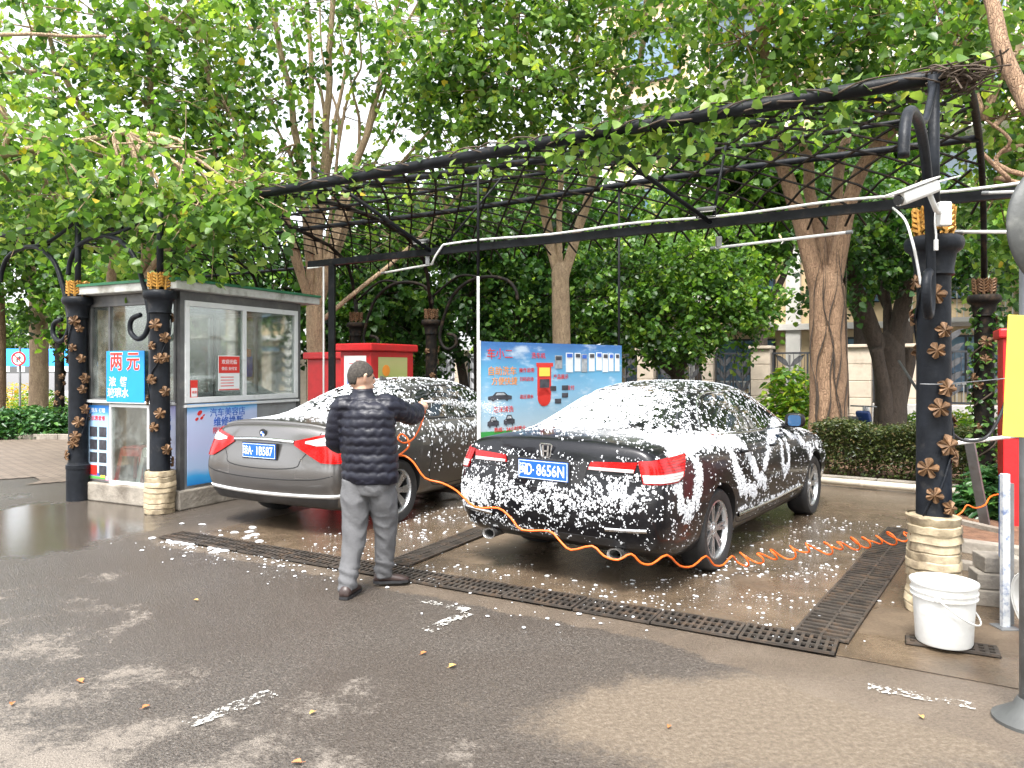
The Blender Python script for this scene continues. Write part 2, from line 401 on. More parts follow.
def glassm(name, col=(.01,.012,.012), rough=.04):
    m, nt, b = newmat(name); b.inputs['Base Color'].default_value = (*col,1); b.inputs['Roughness'].default_value = rough
    b.inputs['Specular IOR Level'].default_value = .7; b.inputs['Coat Weight'].default_value = .5
    co = coord(nt); bump(nt, b, noi(nt, co, 25, 3), .0006, .4); return m
M['car_glass'] = glassm('tinted_car_glass')
M['chrome'] = pm('chrome', (.7,.71,.72), .12, 1.0, var=.04, bmp=0, rvar=.06)
M['rim'] = pm('alloy_rim', (.52,.53,.54), .25, .85, var=.1, dirt=(.2,.17,.14), dirt_amt=.3, dscale=14, bmp=0)
def lampm(name, col, emis=0, metal=0):
    m, nt, b = newmat(name); co = coord(nt); w_ = N(nt, 'ShaderNodeTexWave', wave_type='BANDS', bands_direction='Z'); w_.inputs['Scale'].default_value = 16; nt.links.new(co, w_.inputs[0])
    c = ramp(nt, w_.outputs['Fac'], [(.2, tuple(x*.55 for x in col)), (.8, col)])
    nt.links.new(c, b.inputs['Base Color']); b.inputs['Roughness'].default_value = .18; b.inputs['Metallic'].default_value = metal
    b.inputs['Coat Weight'].default_value = .35; b.inputs['Coat Roughness'].default_value = .05; b.inputs['Specular IOR Level'].default_value = .3; return m
M['lamp_red'] = lampm('red_lamp_glass', (.42,.002,.002)); M['lamp_clear'] = lampm('clear_lamp_glass', (.72,.66,.64), metal=.3)
M['plate_blue'] = pm('blue_plate', (.008,.10,.48), .4, var=.06, bmp=0); M['plate_white'] = pm('plate_lettering', (.85,.87,.88), .4, var=.02, bmp=0)
M['plate_dark'] = pm('dark_recess', (.012,.012,.013), .6, var=.2)
M['arch'] = pm('wheel_arch_liner', (.008,.008,.008), .9, var=.2)
M['exhaust'] = pm('exhaust_chrome', (.45,.44,.43), .25, .9, var=.2)
M['mirror_blue'] = glassm('mirror_glass', (.02,.10,.24), .05)

def cage_body(st, capdx0, capdx1, xo0, xo1):
    """st: list of dict(x, B:[(y,z)x4], S:[(y,z)x5], T:[(y,z)x4 from outer to centre]); half section mirrored"""
    bm = bmesh.new(); rings = []
    for si, s in enumerate(st):
        xoff = xo0 if si == 0 else (xo1 if si == len(st)-1 else [0]*5)
        half = [(s['x']+xoff[0], y, z) for y,z in s['B']] + [(s['x']+xoff[i], y, z) for i,(y,z) in enumerate(s['S'])] + [(s['x']+xoff[4], y, z) for y,z in s['T']]
        right = [bm.verts.new((x,-y,z)) for x,y,z in half]
        left = [right[0]] + [bm.verts.new((x,y,z)) for x,y,z in half[1:-1]] + [right[-1]]
        rings.append((right, left))
    n = len(rings[0][0])
    for a, b in zip(rings[:-1], rings[1:]):
        for j in range(n-1):
            bm.faces.new((a[0][j], b[0][j], b[0][j+1], a[0][j+1]))
            bm.faces.new((a[1][j+1], b[1][j+1], b[1][j], a[1][j]))
    for end, (rg, dxs, sgn) in enumerate(((rings[0], capdx0, -1), (rings[-1], capdx1, 1))):
        s = st[0] if end == 0 else st[-1]; xo = xo0 if end == 0 else xo1
        for side in (0, 1):
            r = rg[side]; sg = -1 if side == 0 else 1
            # rows 0..4 ; columns 0..3 then S
            rows = [[r[0], r[1], r[2], r[3], r[4]]]
            for k in (1,2,3):
                ys = [0, s['B'][1][0], s['B'][2][0], s['B'][3][0]]; row = []
                for c in range(4):
                    key = ('c', end, k, c)
                    if c == 0:
                        if side == 0:
                            v = bm.verts.new((s['x']+xo[k]+sgn*dxs[0], 0, s['S'][k][1])); row.append(v); s.setdefault('_c', {})[(end,k)] = v
                        else: row.append(s['_c'][(end,k)])
                    else:
                        t = ys[c]/max(s['B'][3][0],1e-6); yy = ys[c]*(s['S'][k][0]/ (s['S'][2][0]))
                        row.append(bm.verts.new((s['x']+xo[k]+sgn*dxs[c], sg*yy, s['S'][k][1])))
                rows.append(row + [r[4+k]])
            rows.append([r[12], r[11], r[10], r[9], r[8]])
            for k in range(4):
                for c in range(4):
                    try: bm.faces.new((rows[k][c], rows[k][c+1], rows[k+1][c+1], rows[k+1][c]))
                    except ValueError: pass
    # bow the end edges too
    for end, (rg, dxs, sgn) in enumerate(((rings[0], capdx0, -1), (rings[-1], capdx1, 1))):
        for side in (0,1):
            r = rg[side]
            for idx, c in ((1,1),(2,2),(3,3),(11,1),(10,2),(9,3)): r[idx].co.x += sgn*dxs[c]
        rg[0][0].co.x += sgn*dxs[0]; rg[0][12].co.x += sgn*dxs[0]
    bmesh.ops.recalc_face_normals(bm, faces=bm.faces)
    return bm
def interp_st(x, T):
    """linear interpolation of a profile table {x: val}"""
    ks = sorted(T)
    if x <= ks[0]: return T[ks[0]]
    for a, b in zip(ks[:-1], ks[1:]):
        if x <= b:
            t = (x-a)/(b-a); return T[a]+(T[b]-T[a])*t
    return T[ks[-1]]
def project(bvh, poly, org, e1, e2, d, off, step=.05, inset=0, subd=0):
    """clip a fine grid to poly (2D in e1,e2), throw each vertex along d onto the body, lift by off; returns verts, faces, normals"""
    bm = bmesh.new(); vs = [bm.verts.new((x,y,0)) for x,y in poly]; bm.faces.new(vs)
    xs = [p[0] for p in poly]; ys = [p[1] for p in poly]
    for lo, hi, nrm in ((min(xs), max(xs), (1,0,0)), (min(ys), max(ys), (0,1,0))):
        k = math.ceil(lo/step)
        while k*step < hi:
            p = (k*step,0,0) if nrm[0] else (0,k*step,0)
            bmesh.ops.bisect_plane(bm, geom=bm.verts[:]+bm.edges[:]+bm.faces[:], dist=1e-5, plane_co=p, plane_no=nrm); k += 1
    org, e1, e2, d = Vector(org), Vector(e1), Vector(e2), Vector(d).normalized()
    out = []; nr = []
    bm.verts.ensure_lookup_table(); bm.verts.index_update(); last = None
    hits = []
    for v in bm.verts:
        o = org + e1*v.co.x + e2*v.co.y - d*3
        h, n, i, ds = bvh.ray_cast(o, d); hits.append((h, n, o))
    good = [h for h in hits if h[0] is not None]
    for h, n, o in hits:
        if h is None:
            # nearest good hit's depth
            g = min(good, key=lambda q: (q[2]-o).length); h = o + d*((g[0]-g[2]).dot(d)); n = g[1]
        if n.dot(d) > 0: n = -n
        out.append(h + n*off); nr.append(n)
    fs = [[v.index for v in f.verts] for f in bm.faces]; 
    bnd = [(e.verts[0].index, e.verts[1].index) for e in bm.edges if len(e.link_faces) == 1]
    bm.free(); return out, fs, nr, bnd
def decal(mb, bvh, poly, org, e1, e2, d, off=.004, thick=.006, step=.05, both=False, only=None):
    for sg in ((only,) if only else (1,-1) if both else (1,)):
        fl = lambda v: Vector((v[0], v[1]*sg, v[2]))
        vs, fs, nr, bnd = project(bvh, poly, fl(org), fl(e1), fl(e2), fl(d), off, step)
        n = len(vs); low = [v - nn*thick for v, nn in zip(vs, nr)]
        if not fs: continue
        f0 = fs[0]; fn = (vs[f0[1]]-vs[f0[0]]).cross(vs[f0[2]]-vs[f0[1]])
        if fn.dot(nr[f0[0]]) < 0: fs = [f[::-1] for f in fs]
        mb.add(vs + low, fs + [(a, b, n+b, n+a) for a, b in bnd])
def bulge_rect(y0, y1, z0, z1): return [(y0,z0),(y1,z0),(y1,z1),(y0,z1)]
def strip_poly(pts, w_):
    """ribbon polygon along 2D points"""
    P = [Vector((p[0],p[1])) for p in pts]; a = []; b = []
    for i, p in enumerate(P):
        t = (P[min(i+1,len(P)-1)] - P[max(i-1,0)]).normalized(); n = Vector((-t.y,t.x))*w_/2
        a.append(tuple(p+n)); b.append(tuple(p-n))
    return a + b[::-1]
def ribbons(mb, bvh, pts, w_, org, e1, e2, d, off=.003, thick=.004, both=False, seg=.06, only=None):
    # short quads so concave ribbons stay clean
    P = smoothpts([(p[0],p[1],0) for p in pts], 4)
    for sg in ((only,) if only else (1,-1) if both else (1,)):
        fl = lambda v: Vector((v[0], v[1]*sg, v[2]))
        o_, a_, b_, d_ = fl(org), fl(e1), fl(e2), fl(d).normalized(); vs = []
        for i, p in enumerate(P):
            t = (P[min(i+1,len(P)-1)] - P[max(i-1,0)]); t.z = 0; t.normalize(); n = Vector((-t.y,t.x,0))*w_/2
            for q in (p+n, p-n):
                o = o_ + a_*q.x + b_*q.y - d_*3; h, nn, _, _ = bvh.ray_cast(o, d_)
                if h is None: vs.append(None); vs.append(None)
                else:
                    if nn.dot(d_) > 0: nn = -nn
                    vs.append(h+nn*off); vs.append(h-nn*thick)
        for i in range(len(P)-1):
            q = vs[4*i:4*i+8]
            if any(x is None for x in q): continue
            mb.add(q, [(0,4,6,2),(0,1,5,4),(2,6,7,3)])
def wheel(parent, loc, side, rad, wid, rimr, style):
    t = bpy.data.objects.new('wheel', None); COL.objects.link(t); t.parent = parent; t.location = loc
    t.rotation_euler = (R(90) if side < 0 else R(-90), 0, 0)    # local +z points outwards
    ty = MB(); w2 = wid/2
    ty.lathe([(rimr-.012,-w2*.8),(rimr+.01,-w2*.95),(rad*.93,-w2),(rad*.985,-w2*.8),(rad,-w2*.5),(rad,w2*.5),(rad*.985,w2*.8),(rad*.93,w2*.98),(rimr+.02,w2*.97),(rimr-.004,w2*.82),(rimr-.02,w2*.5),(rimr-.03,-w2*.6)], 48, cap=False)
    ty.build('tyre', M['rubber'], t, angle=40)
    rm = MB(); zf = w2*.62
    rm.lathe([(rimr+.006,w2*.86),(rimr-.008,w2*.88),(rimr-.018,w2*.72),(rimr-.022,w2*.1),(rimr-.03,-w2*.7)], 48, cap=False)
    rm.lathe([(.001,zf+.012),(.03,zf+.012),(.034,zf+.002),(.062,zf),(.07,zf-.03)], 24, cap=False)
    k = 7 if style == 'multi' else 7
    for i in range(k):
        a = 2*math.pi*i/k
        offs = ((-.11,.015),(.11,.015)) if style == 'multi' else ((0,.045),)
        for da, ww in offs:
            p0 = Vector((math.cos(a+da*1.4)*.05, math.sin(a+da*1.4)*.05, zf-.004)); p1 = Vector((math.cos(a+da)*(rimr-.012), math.sin(a+da)*(rimr-.012), zf+.012))
            dd = (p1-p0).normalized(); n_ = dd.cross(Vector((0,0,1))).normalized()
            w0, w1 = (ww*.9, ww*.8) if style == 'multi' else (.022, ww)
            vs = [p0-n_*w0, p0+n_*w0, p1+n_*w1, p1-n_*w1]
            vs = vs + [v+n_*(-.004 if q in (1,2) else .004)+Vector((0,0,-.028)) for q, v in enumerate(vs)]
            rm.add(vs, [(0,1,2,3),(0,4,5,1),(3,2,6,7),(1,5,6,2),(0,3,7,4)])
    for i in range(5):
        a = 2*math.pi*i/5+.3; rm.lathe([(.008,zf+.006),(.008,zf-.004)], 8, M=Matrix.Translation((math.cos(a)*.045, math.sin(a)*.045, 0)))
    rm.build('rim', M['rim'], t, angle=35)
    br = MB(); br.lathe([(.001,-.02),(rimr*.74,-.02),(rimr*.74,-.04),(.001,-.04)], 32, cap=False); br.build('brake_disc', M['grey_metal'], t, smooth=False)
    return t
def finish_body(bm, levels, arches, name):
    """subdivide the cage, cut the wheel arches, return an evaluated mesh"""
    me = bpy.data.meshes.new('cage'); bm.to_mesh(me); bm.free()
    o = bpy.data.objects.new('cage', me); COL.objects.link(o)
    s = o.modifiers.new('s', 'SUBSURF'); s.levels = levels; s.render_levels = levels
    cut = []
    for x, y, r in arches:
        mb = MB(); mb.lathe([(r,-.17),(r,.17)], 48, M=Matrix.Translation((x,y,.33)) @ Matrix.Rotation(R(90),4,'X'))
        # widen downwards so that nothing of the sill is left below
        mb.box((x,y,.10),(r*1.96,.34,.46))
        c = mb.build('cut', M['arch']); c.hide_render = True; cut.append(c)
        # union inside one cutter by two booleans
        b_ = o.modifiers.new('b', 'BOOLEAN'); b_.operation = 'DIFFERENCE'; b_.solver = 'EXACT'; b_.use_self = True; b_.object = c
    bpy.context.view_layer.update()
    dg = bpy.context.evaluated_depsgraph_get(); out = bpy.data.meshes.new_from_object(o.evaluated_get(dg)); out.name = name
    bpy.data.objects.remove(o)
    for c in cut: bpy.data.objects.remove(c)
    return out
def side_glass_decal(mb, bvh, poly, off=.004): decal(mb, bvh, poly, (0,0,0), (1,0,0), (0,0,1), (0,1,0), off, .006, .05, both=True)

def sided(name, mat, parent, fn, **k):
    for sg in (1,-1):
        mb = MB(); fn(mb, sg); mb.build(name, mat, parent, **k)
def make_car(spec):
    t = thing('parked_car', spec['label'], 'car', spec['loc'], spec['rot'], 'cars being washed under the pergola')
    bm = cage_body(spec['st'], spec['cap0'], spec['cap1'], spec['xo0'], spec['xo1'])
    ax, bx, yw = spec['axle_r'], spec['axle_f'], spec['ytrack']
    arches = [(x, s*(.93-.17+.05), spec['arch']) for x in (ax,bx) for s in (-1,1)]
    me = finish_body(bm, 3, arches, 'body')
    me.materials.clear(); me.materials.append(spec['paint']); me.materials.append(M['arch'])
    # faces of the arch interior: radius test
    mi = []
    for p in me.polygons:
        c = p.center; k = 0
        for x, y, r in arches:
            dx, dz = c.x-x, c.z-.33
            if abs(c.y) > abs(y)-.19 and abs(c.y) < abs(y)+.10:
                if abs(math.hypot(dx,dz)-r) < .012 and abs(p.normal.y) < .5 : k = 1
                if abs(abs(c.y)-(abs(y)-.17)) < .01 and math.hypot(dx,dz) < r+.01 and abs(p.normal.y) > .8: k = 1
                if c.z < .34 and abs(abs(dx)-r*.98) < .012 and abs(p.normal.x) > .8: k = 1
        mi.append(k)
    me.polygons.foreach_set('material_index', mi)
    auto_smooth(me, 32)
    body = bpy.data.objects.new('body', me); COL.objects.link(body); body.parent = t
    bb = bmesh.new(); bb.from_mesh(me); bvh = BVHTree.FromBMesh(bb); bb.free()
    # underbody block so that no light passes under the body's floor
    for x in (ax, bx):
        for s in (-1,1): wheel(t, (x, s*yw, spec['tyre_r']), s, spec['tyre_r'], .225, spec['rim_r'], spec['style'])
    spec['extra'](t, bvh, spec)
    return t, bvh, me

def st(x, zb, yb, S, T):
    return dict(x=x, B=[(0,zb),(yb*.38,zb),(yb*.7,zb),(yb*.92,zb)], S=S, T=T)
# ---- black saloon (near)
stA = [
 st(.04,.35,.76,[(.78,.36),(.85,.47),(.87,.64),(.84,.86),(.76,1.005)],[(.64,1.035),(.46,1.05),(.24,1.058),(0,1.06)]),
 st(.13,.29,.80,[(.84,.31),(.90,.43),(.92,.64),(.89,.88),(.82,1.01)],[(.70,1.05),(.50,1.072),(.26,1.085),(0,1.088)]),
 st(.42,.20,.80,[(.86,.23),(.915,.42),(.935,.66),(.905,.89),(.85,1.0)],[(.73,1.05),(.53,1.085),(.28,1.10),(0,1.104)]),
 st(.74,.20,.80,[(.86,.22),(.92,.42),(.94,.66),(.91,.88),(.86,.985)],[(.75,1.05),(.57,1.095),(.30,1.115),(0,1.12)]),
 st(1.02,.20,.80,[(.86,.22),(.92,.42),(.94,.66),(.915,.87),(.865,.975)],[(.765,1.06),(.60,1.20),(.34,1.235),(0,1.245)]),
 st(1.60,.20,.80,[(.86,.22),(.915,.42),(.935,.66),(.915,.865),(.87,.96)],[(.785,1.03),(.60,1.405),(.35,1.46),(0,1.475)]),
 st(2.25,.20,.80,[(.86,.22),(.91,.42),(.93,.66),(.912,.86),(.868,.95)],[(.79,1.0),(.615,1.42),(.36,1.482),(0,1.495)]),
 st(2.86,.20,.80,[(.86,.22),(.91,.42),(.93,.66),(.91,.855),(.865,.94)],[(.79,.985),(.59,1.375),(.34,1.44),(0,1.455)]),
 st(3.55,.20,.80,[(.86,.22),(.915,.42),(.93,.66),(.91,.85),(.86,.93)],[(.79,.965),(.66,1.03),(.38,1.065),(0,1.075)]),
 st(3.95,.20,.80,[(.86,.22),(.92,.42),(.935,.66),(.91,.83),(.85,.90)],[(.77,.93),(.58,.985),(.32,1.01),(0,1.015)]),
 st(4.50,.20,.78,[(.83,.23),(.89,.42),(.90,.62),(.86,.76),(.80,.82)],[(.72,.845),(.54,.88),(.30,.905),(0,.912)]),
 st(4.82,.23,.68,[(.72,.25),(.78,.42),(.79,.58),(.74,.69),(.68,.74)],[(.60,.76),(.46,.78),(.25,.795),(0,.80)]),
 st(4.90,.27,.60,[(.64,.29),(.70,.42),(.70,.56),(.66,.65),(.60,.69)],[(.54,.70),(.40,.715),(.22,.725),(0,.73)]),
]
YZ = dict(org=(0,0,0), e1=(0,1,0), e2=(0,0,1), d=(1,0,0))       # thrown from behind: poly is (y,z)
SIDE = dict(org=(0,0,0), e1=(1,0,0), e2=(0,0,1), d=(0,1,0))      # thrown from the right: poly is (x,z)
TOP = dict(org=(0,0,0), e1=(1,0,0), e2=(0,1,0), d=(0,0,-1))      # thrown from above: poly is (x,y)
def rear_plate(t, bvh, cz, text, w_=.44, h_=.14, y=0.0, xtra=.012):
    h, n, _, _ = bvh.ray_cast(Vector((-2,y,cz)), Vector((1,0,0)))
    x = h.x - xtra - .012
    mb = MB(); mb.bbox((x,y,cz),(.008,w_,h_),.003); p = mb.build('number_plate', M['plate_blue'], t)
    # text faces -x: right vector = -y... seen from behind, car's right (-y) is on the right
    Mx = Matrix(((0,0,-1,x-.0055),(-1,0,0,y),(0,1,0,cz-.004),(0,0,0,1)))
    l = MB(); text_into(l, text[0], .098, Mx @ Matrix.Translation((-w_*.405,0,0)), .001, xs=.72)
    text_into(l, text[1], .118, Mx @ Matrix.Translation((-w_*.27,0,0)), .001, xs=.62, bold=.001)
    text_into(l, text[2], .118, Mx @ Matrix.Translation((w_*.16,0,0)), .001, xs=.76, bold=.001)
    fr = .0035
    for yy, zz, a, b_ in ((y,cz+h_/2-.006,w_-.012,fr),(y,cz-h_/2+.006,w_-.012,fr)): l.box((x-.0046,yy,zz),(.002,a,b_))
    for s in (-1,1): l.box((x-.0046,y+s*(w_/2-.006),cz),(.002,fr,h_-.012))
    if '·' in text[3]: l.lathe([(.006,0),(.006,.002)], 10, M=Mx @ Matrix.Translation((-w_*.185,0,0)))
    l.build('plate_lettering', M['plate_white'], p)
    # bracket
    f = MB(); f.box((x+.012,y,cz),(.018,w_+.02,h_+.02)); f.build('plate_frame', M['black_plastic'], t)
def mirrors(t, bvh, x, z, blue=False, mat=None):
    for s in (-1,1):
        h, n, _, _ = bvh.ray_cast(Vector((x,s*3,z-.03)), Vector((0,-s,0)))
        y = h.y-s*.015; mb = MB()
        mb.m = Matrix.Translation((x,y+s*.13,z+.05)) @ Matrix.Rotation(-s*R(8),4,'Z')
        bm = bmesh.new(); bmesh.ops.create_uvsphere(bm, u_segments=20, v_segments=12, radius=1)
        vs = [Vector((math.copysign(abs(v.co.x)**.8,v.co.x)*.070, math.copysign(abs(v.co.y)**.65,v.co.y)*.10, math.copysign(abs(v.co.z)**.65,v.co.z)*.075)) for v in bm.verts]
        vs = [Vector((max(v.x,-.045), v.y, v.z)) for v in vs]; bm.verts.index_update()
        mb.add(vs, [[v.index for v in f.verts] for f in bm.faces]); bm.free()
        mb.m = Matrix.Identity(4); mb.tube([(x,y-s*.02,z-.03),(x,y+s*.05,z),(x,y+s*.09,z+.02)],[.028,.022,.02],8)
        mm = mb.build('wing_mirror', mat, t, angle=50)
        g = MB(); g.m = Matrix.Translation((x,y+s*.13,z+.05)) @ Matrix.Rotation(-s*R(8),4,'Z')
        g.prism([(math.copysign(abs(math.cos(a))**.5,math.cos(a))*.062, math.copysign(abs(math.sin(a))**.5,math.sin(a))*.055) for a in [2*math.pi*i/24 for i in range(24)]], .004, Matrix.Translation((-.048,0,0)) @ Matrix.Rotation(R(90),4,'Y') @ Matrix.Rotation(R(90),4,'Z'))
        g.build('mirror_glass', M['mirror_blue'] if blue else M['car_glass'], mm)
def door_handle(t, bvh, x, z, mat):
    for s in (-1,1):
        pts = []
        for q in (-.09,-.06,0,.06,.09):
            h, n, _, _ = bvh.ray_cast(Vector((x+q,s*3,z)), Vector((0,-s,0))); pts.append(h + Vector((0,s*(.004 if abs(q)>.08 else .034),0)))
        mb = MB(); mb.tube(smoothpts(pts,3), .013, 8); mb.build('door_handle', mat, t, smooth=True)

def extraA(t, bvh, sp):
    sided('rear_side_window', M['car_glass'], t, lambda mb,sg: decal(mb, bvh, [(1.22,1.09),(1.30,1.065),(2.14,1.035),(2.14,1.37),(1.85,1.373),(1.6,1.345),(1.38,1.25)], **SIDE, only=sg), angle=60)
    sided('front_side_window', M['car_glass'], t, lambda mb,sg: decal(mb, bvh, [(2.21,1.032),(3.32,1.01),(3.36,1.02),(3.12,1.17),(2.86,1.31),(2.7,1.355),(2.5,1.37),(2.21,1.373)], **SIDE, only=sg), angle=60)
    g = MB(); decal(g, bvh, [(.80,-.50),(.80,.50),(.86,.60),(1.05,.60),(1.50,.50),(1.55,.42),(1.57,0),(1.55,-.42),(1.50,-.50),(1.05,-.60),(.86,-.60)], **TOP)
    g.build('rear_window', M['car_glass'], t, angle=60)
    g = MB(); decal(g, bvh, [(3.50,-.62),(3.58,0),(3.50,.62),(3.35,.66),(2.92,.54),(2.88,0),(2.92,-.54),(3.35,-.66)], **TOP)
    g.build('windscreen', M['car_glass'], t, angle=60)
    # chrome line round the side glass
    sided('window_trim', M['chrome'], t, lambda mb,sg: (ribbons(mb, bvh, [(1.14,1.085),(1.3,1.052),(2.2,1.02),(3.38,.997)], .016, (0,0,0),(1,0,0),(0,0,1),(0,1,0), .008, .004, only=sg), ribbons(mb, bvh, [(1.14,1.09),(1.36,1.255),(1.6,1.36),(1.9,1.388),(2.5,1.388),(2.75,1.362),(3.0,1.265),(3.25,1.12),(3.4,1.01)], .012, (0,0,0),(1,0,0),(0,0,1),(0,1,0), .006, .004, only=sg)), smooth=True)
    # seams
    SD = ((0,0,0),(1,0,0),(0,0,1),(0,1,0))
    for pts in ([(1.42,1.04),(1.46,.9),(1.52,.72),(1.47,.5),(1.5,.36),(1.62,.30),(2.1,.29)], [(2.175,1.03),(2.18,.8),(2.16,.5),(2.14,.30)], [(3.30,1.0),(3.34,.85),(3.36,.6),(3.30,.40),(3.2,.30),(2.2,.29)], [(.62,.9),(.60,.7),(.66,.62)]):
        sided('panel_seam', M['plate_dark'], t, lambda mb,sg: ribbons(mb, bvh, pts, .009, *SD, .0015, .004, only=sg), smooth=True)
    for pts in ([(-.76,.97),(-.74,.86),(-.33,.83),(-.31,.73),(.31,.73),(.33,.83),(.74,.86),(.76,.97)], [(-.83,.68),(-.6,.655),(0,.65),(.6,.655),(.83,.68)]):
        mb = MB(); ribbons(mb, bvh, pts, .009, (0,0,0),(0,1,0),(0,0,1),(1,0,0), .0015, .004); mb.build('panel_seam', M['plate_dark'], t, smooth=True)
    s_ = MB(); ribbons(s_, bvh, [(.16,-.82),(.5,-.80),(.74,-.70),(.76,-.3),(.76,.3),(.74,.70),(.5,.80),(.16,.82)], .009, (0,0,0),(1,0,0),(0,1,0),(0,0,-1), .0015, .004)
    s_.build('panel_seam', M['plate_dark'], t, smooth=True)
    # recess behind plate
    r = MB(); decal(r, bvh, [(-.33,.765),(.33,.765),(.36,.93),(-.36,.93)], **YZ, off=.003); r.build('plate_recess', M['plate_dark'], t, angle=60)
    rear_plate(t, bvh, .845, ('闽','D','8656N','·'))
    # lamps: inner bar on the boot, outer wrapping lamp
    for s in (-1,1):
        m1 = MB(); decal(m1, bvh, [(s*.36,.875),(s*.70,.87),(s*.72,.945),(s*.38,.93)], **YZ, off=.012, thick=.016)
        dd = Vector((1,-s*1.0,0)).normalized(); e1 = Vector((dd.y*-1, dd.x, 0))   # horizontal axis across the corner
        m2 = MB()
        e1 = Vector((-dd.y, dd.x, 0))
        f = s
        # coordinates along e1 measured at the corner (x=.12,y=s*.86)
        org = Vector((.12, s*.84, 0))
        P = [(-.10,.80),(.17,.795),(.24,.83),(.30,.97),(.10,.965),(-.12,.95)]
        P = [((q[0] if s > 0 else -q[0]), q[1]) for q in P]
        decal(m2, bvh, P, org, tuple(e1), (0,0,1), tuple(dd), off=.014, thick=.02, step=.03)
        lamp = m2.build('tail_light', M['lamp_red'], t, angle=50)
        m1.build('light_bar', M['lamp_red'], lamp, angle=50)
        m3 = MB(); P3 = [(-.095,.81),(.165,.805),(.22,.83),(.235,.862),(-.10,.862)]
        decal(m3, bvh, [((q[0] if s > 0 else -q[0]), q[1]) for q in P3], org, tuple(e1), (0,0,1), tuple(dd), off=.018, thick=.02, step=.03)
        decal(m3, bvh, [(s*.37,.876),(s*.70,.871),(s*.702,.893),(s*.372,.895)], **YZ, off=.016, thick=.016)
        m3.build('reversing_light', M['lamp_clear'], lamp, angle=50)
    # chrome bar on boot above plate, bumper strip
    sided('bumper_strip', M['chrome'], t, lambda mb,s: ribbons(mb, bvh, [(s*.50,.47),(s*.66,.475),(s*.80,.485)], .022, (0,0,0),(0,1,0),(0,0,1),(1,0,0), .012, .01), smooth=True)
    # sill strip
    sided('sill_strip', M['chrome'], t, lambda mb,sg: ribbons(mb, bvh, [(1.55,.37),(2.4,.36),(3.45,.375)], .028, *SD, .012, .01, only=sg), smooth=True)
    # emblem: H in a rounded trapezoid ring
    hh, n, _, _ = bvh.ray_cast(Vector((-2,.0,.985)), Vector((1,0,0))); e = MB(); x = hh.x-.012
    ring = [(-.052,.045),(-.040,-.038),(-.028,-.046),(.028,-.046),(.040,-.038),(.052,.045),(.040,.052),(-.040,.052),(-.052,.045)]
    e.tube([(x,-a,.985+b) for a,b in ring], .006, 6)
    for s in (-1,1): e.bar((x-.002,s*.024,.985+.042),(x-.002,s*.018,.985-.038),.012,.014)
    e.bar((x-.002,.02,.985),(x-.002,-.02,.985),.012,.012)
    e.build('emblem', M['chrome'], t, angle=50)
    # lower bumper insert
    l = MB(); decal(l, bvh, [(-.62,.34),(.62,.34),(.56,.40),(-.56,.40)], **YZ, off=.004); l.build('lower_bumper', M['black_plastic'], t, angle=60)
    for s in (-1,1):
        e = MB(); Mx = Matrix.Translation((.06,s*.56,.295)) @ Matrix.Rotation(R(-90),4,'Y') @ Matrix.Diagonal((.85,1.2,1,1))
        e.lathe([(.040,-.2),(.044,.0),(.046,.035),(.050,.04),(.050,.03),(.038,.03),(.036,-.18)], 24, cap=False, M=Mx); e.lathe([(.036,-.12),(.001,-.12)],20,cap=False,M=Mx)
        e.build('exhaust_pipe', M['exhaust'], t, angle=40)
    mirrors(t, bvh, 3.18, 1.02, True, M['paint_black'])
    door_handle(t, bvh, 1.72, .895, M['paint_black']); door_handle(t, bvh, 2.46, .885, M['paint_black'])
    sided('headlight', M['lamp_clear'], t, lambda mb,s: decal(mb, bvh, [(s*.5,.60),(s*.72,.62),(s*.72,.70),(s*.5,.68)], (0,0,0),(0,1,0),(0,0,1),(-1,0,0), off=.008, thick=.01, step=.04), angle=50)

aA = R(36.5); hA = Vector((math.sin(aA), math.cos(aA), 0)); rA = Vector((hA.y, -hA.x, 0))
wA = Vector((1.63,5.84,0)); oA = wA - hA*1.10 - rA*.90
carA, bvhA, meA = make_car(dict(label='black saloon covered in thick white foam, blue plate D 8656N, near the bucket', loc=oA, rot=R(90)-aA, st=stA,
    cap0=(.075,.07,.045,.015), cap1=(.07,.06,.04,.015), xo0=(.05,-.0,-.03,.02,.05), xo1=(-.04,0,.02,-.03,-.06), axle_r=1.10, axle_f=3.90, ytrack=.795, arch=.365,
    tyre_r=.325, rim_r=.228, paint=M['paint_black'], style='multi', extra=extraA))

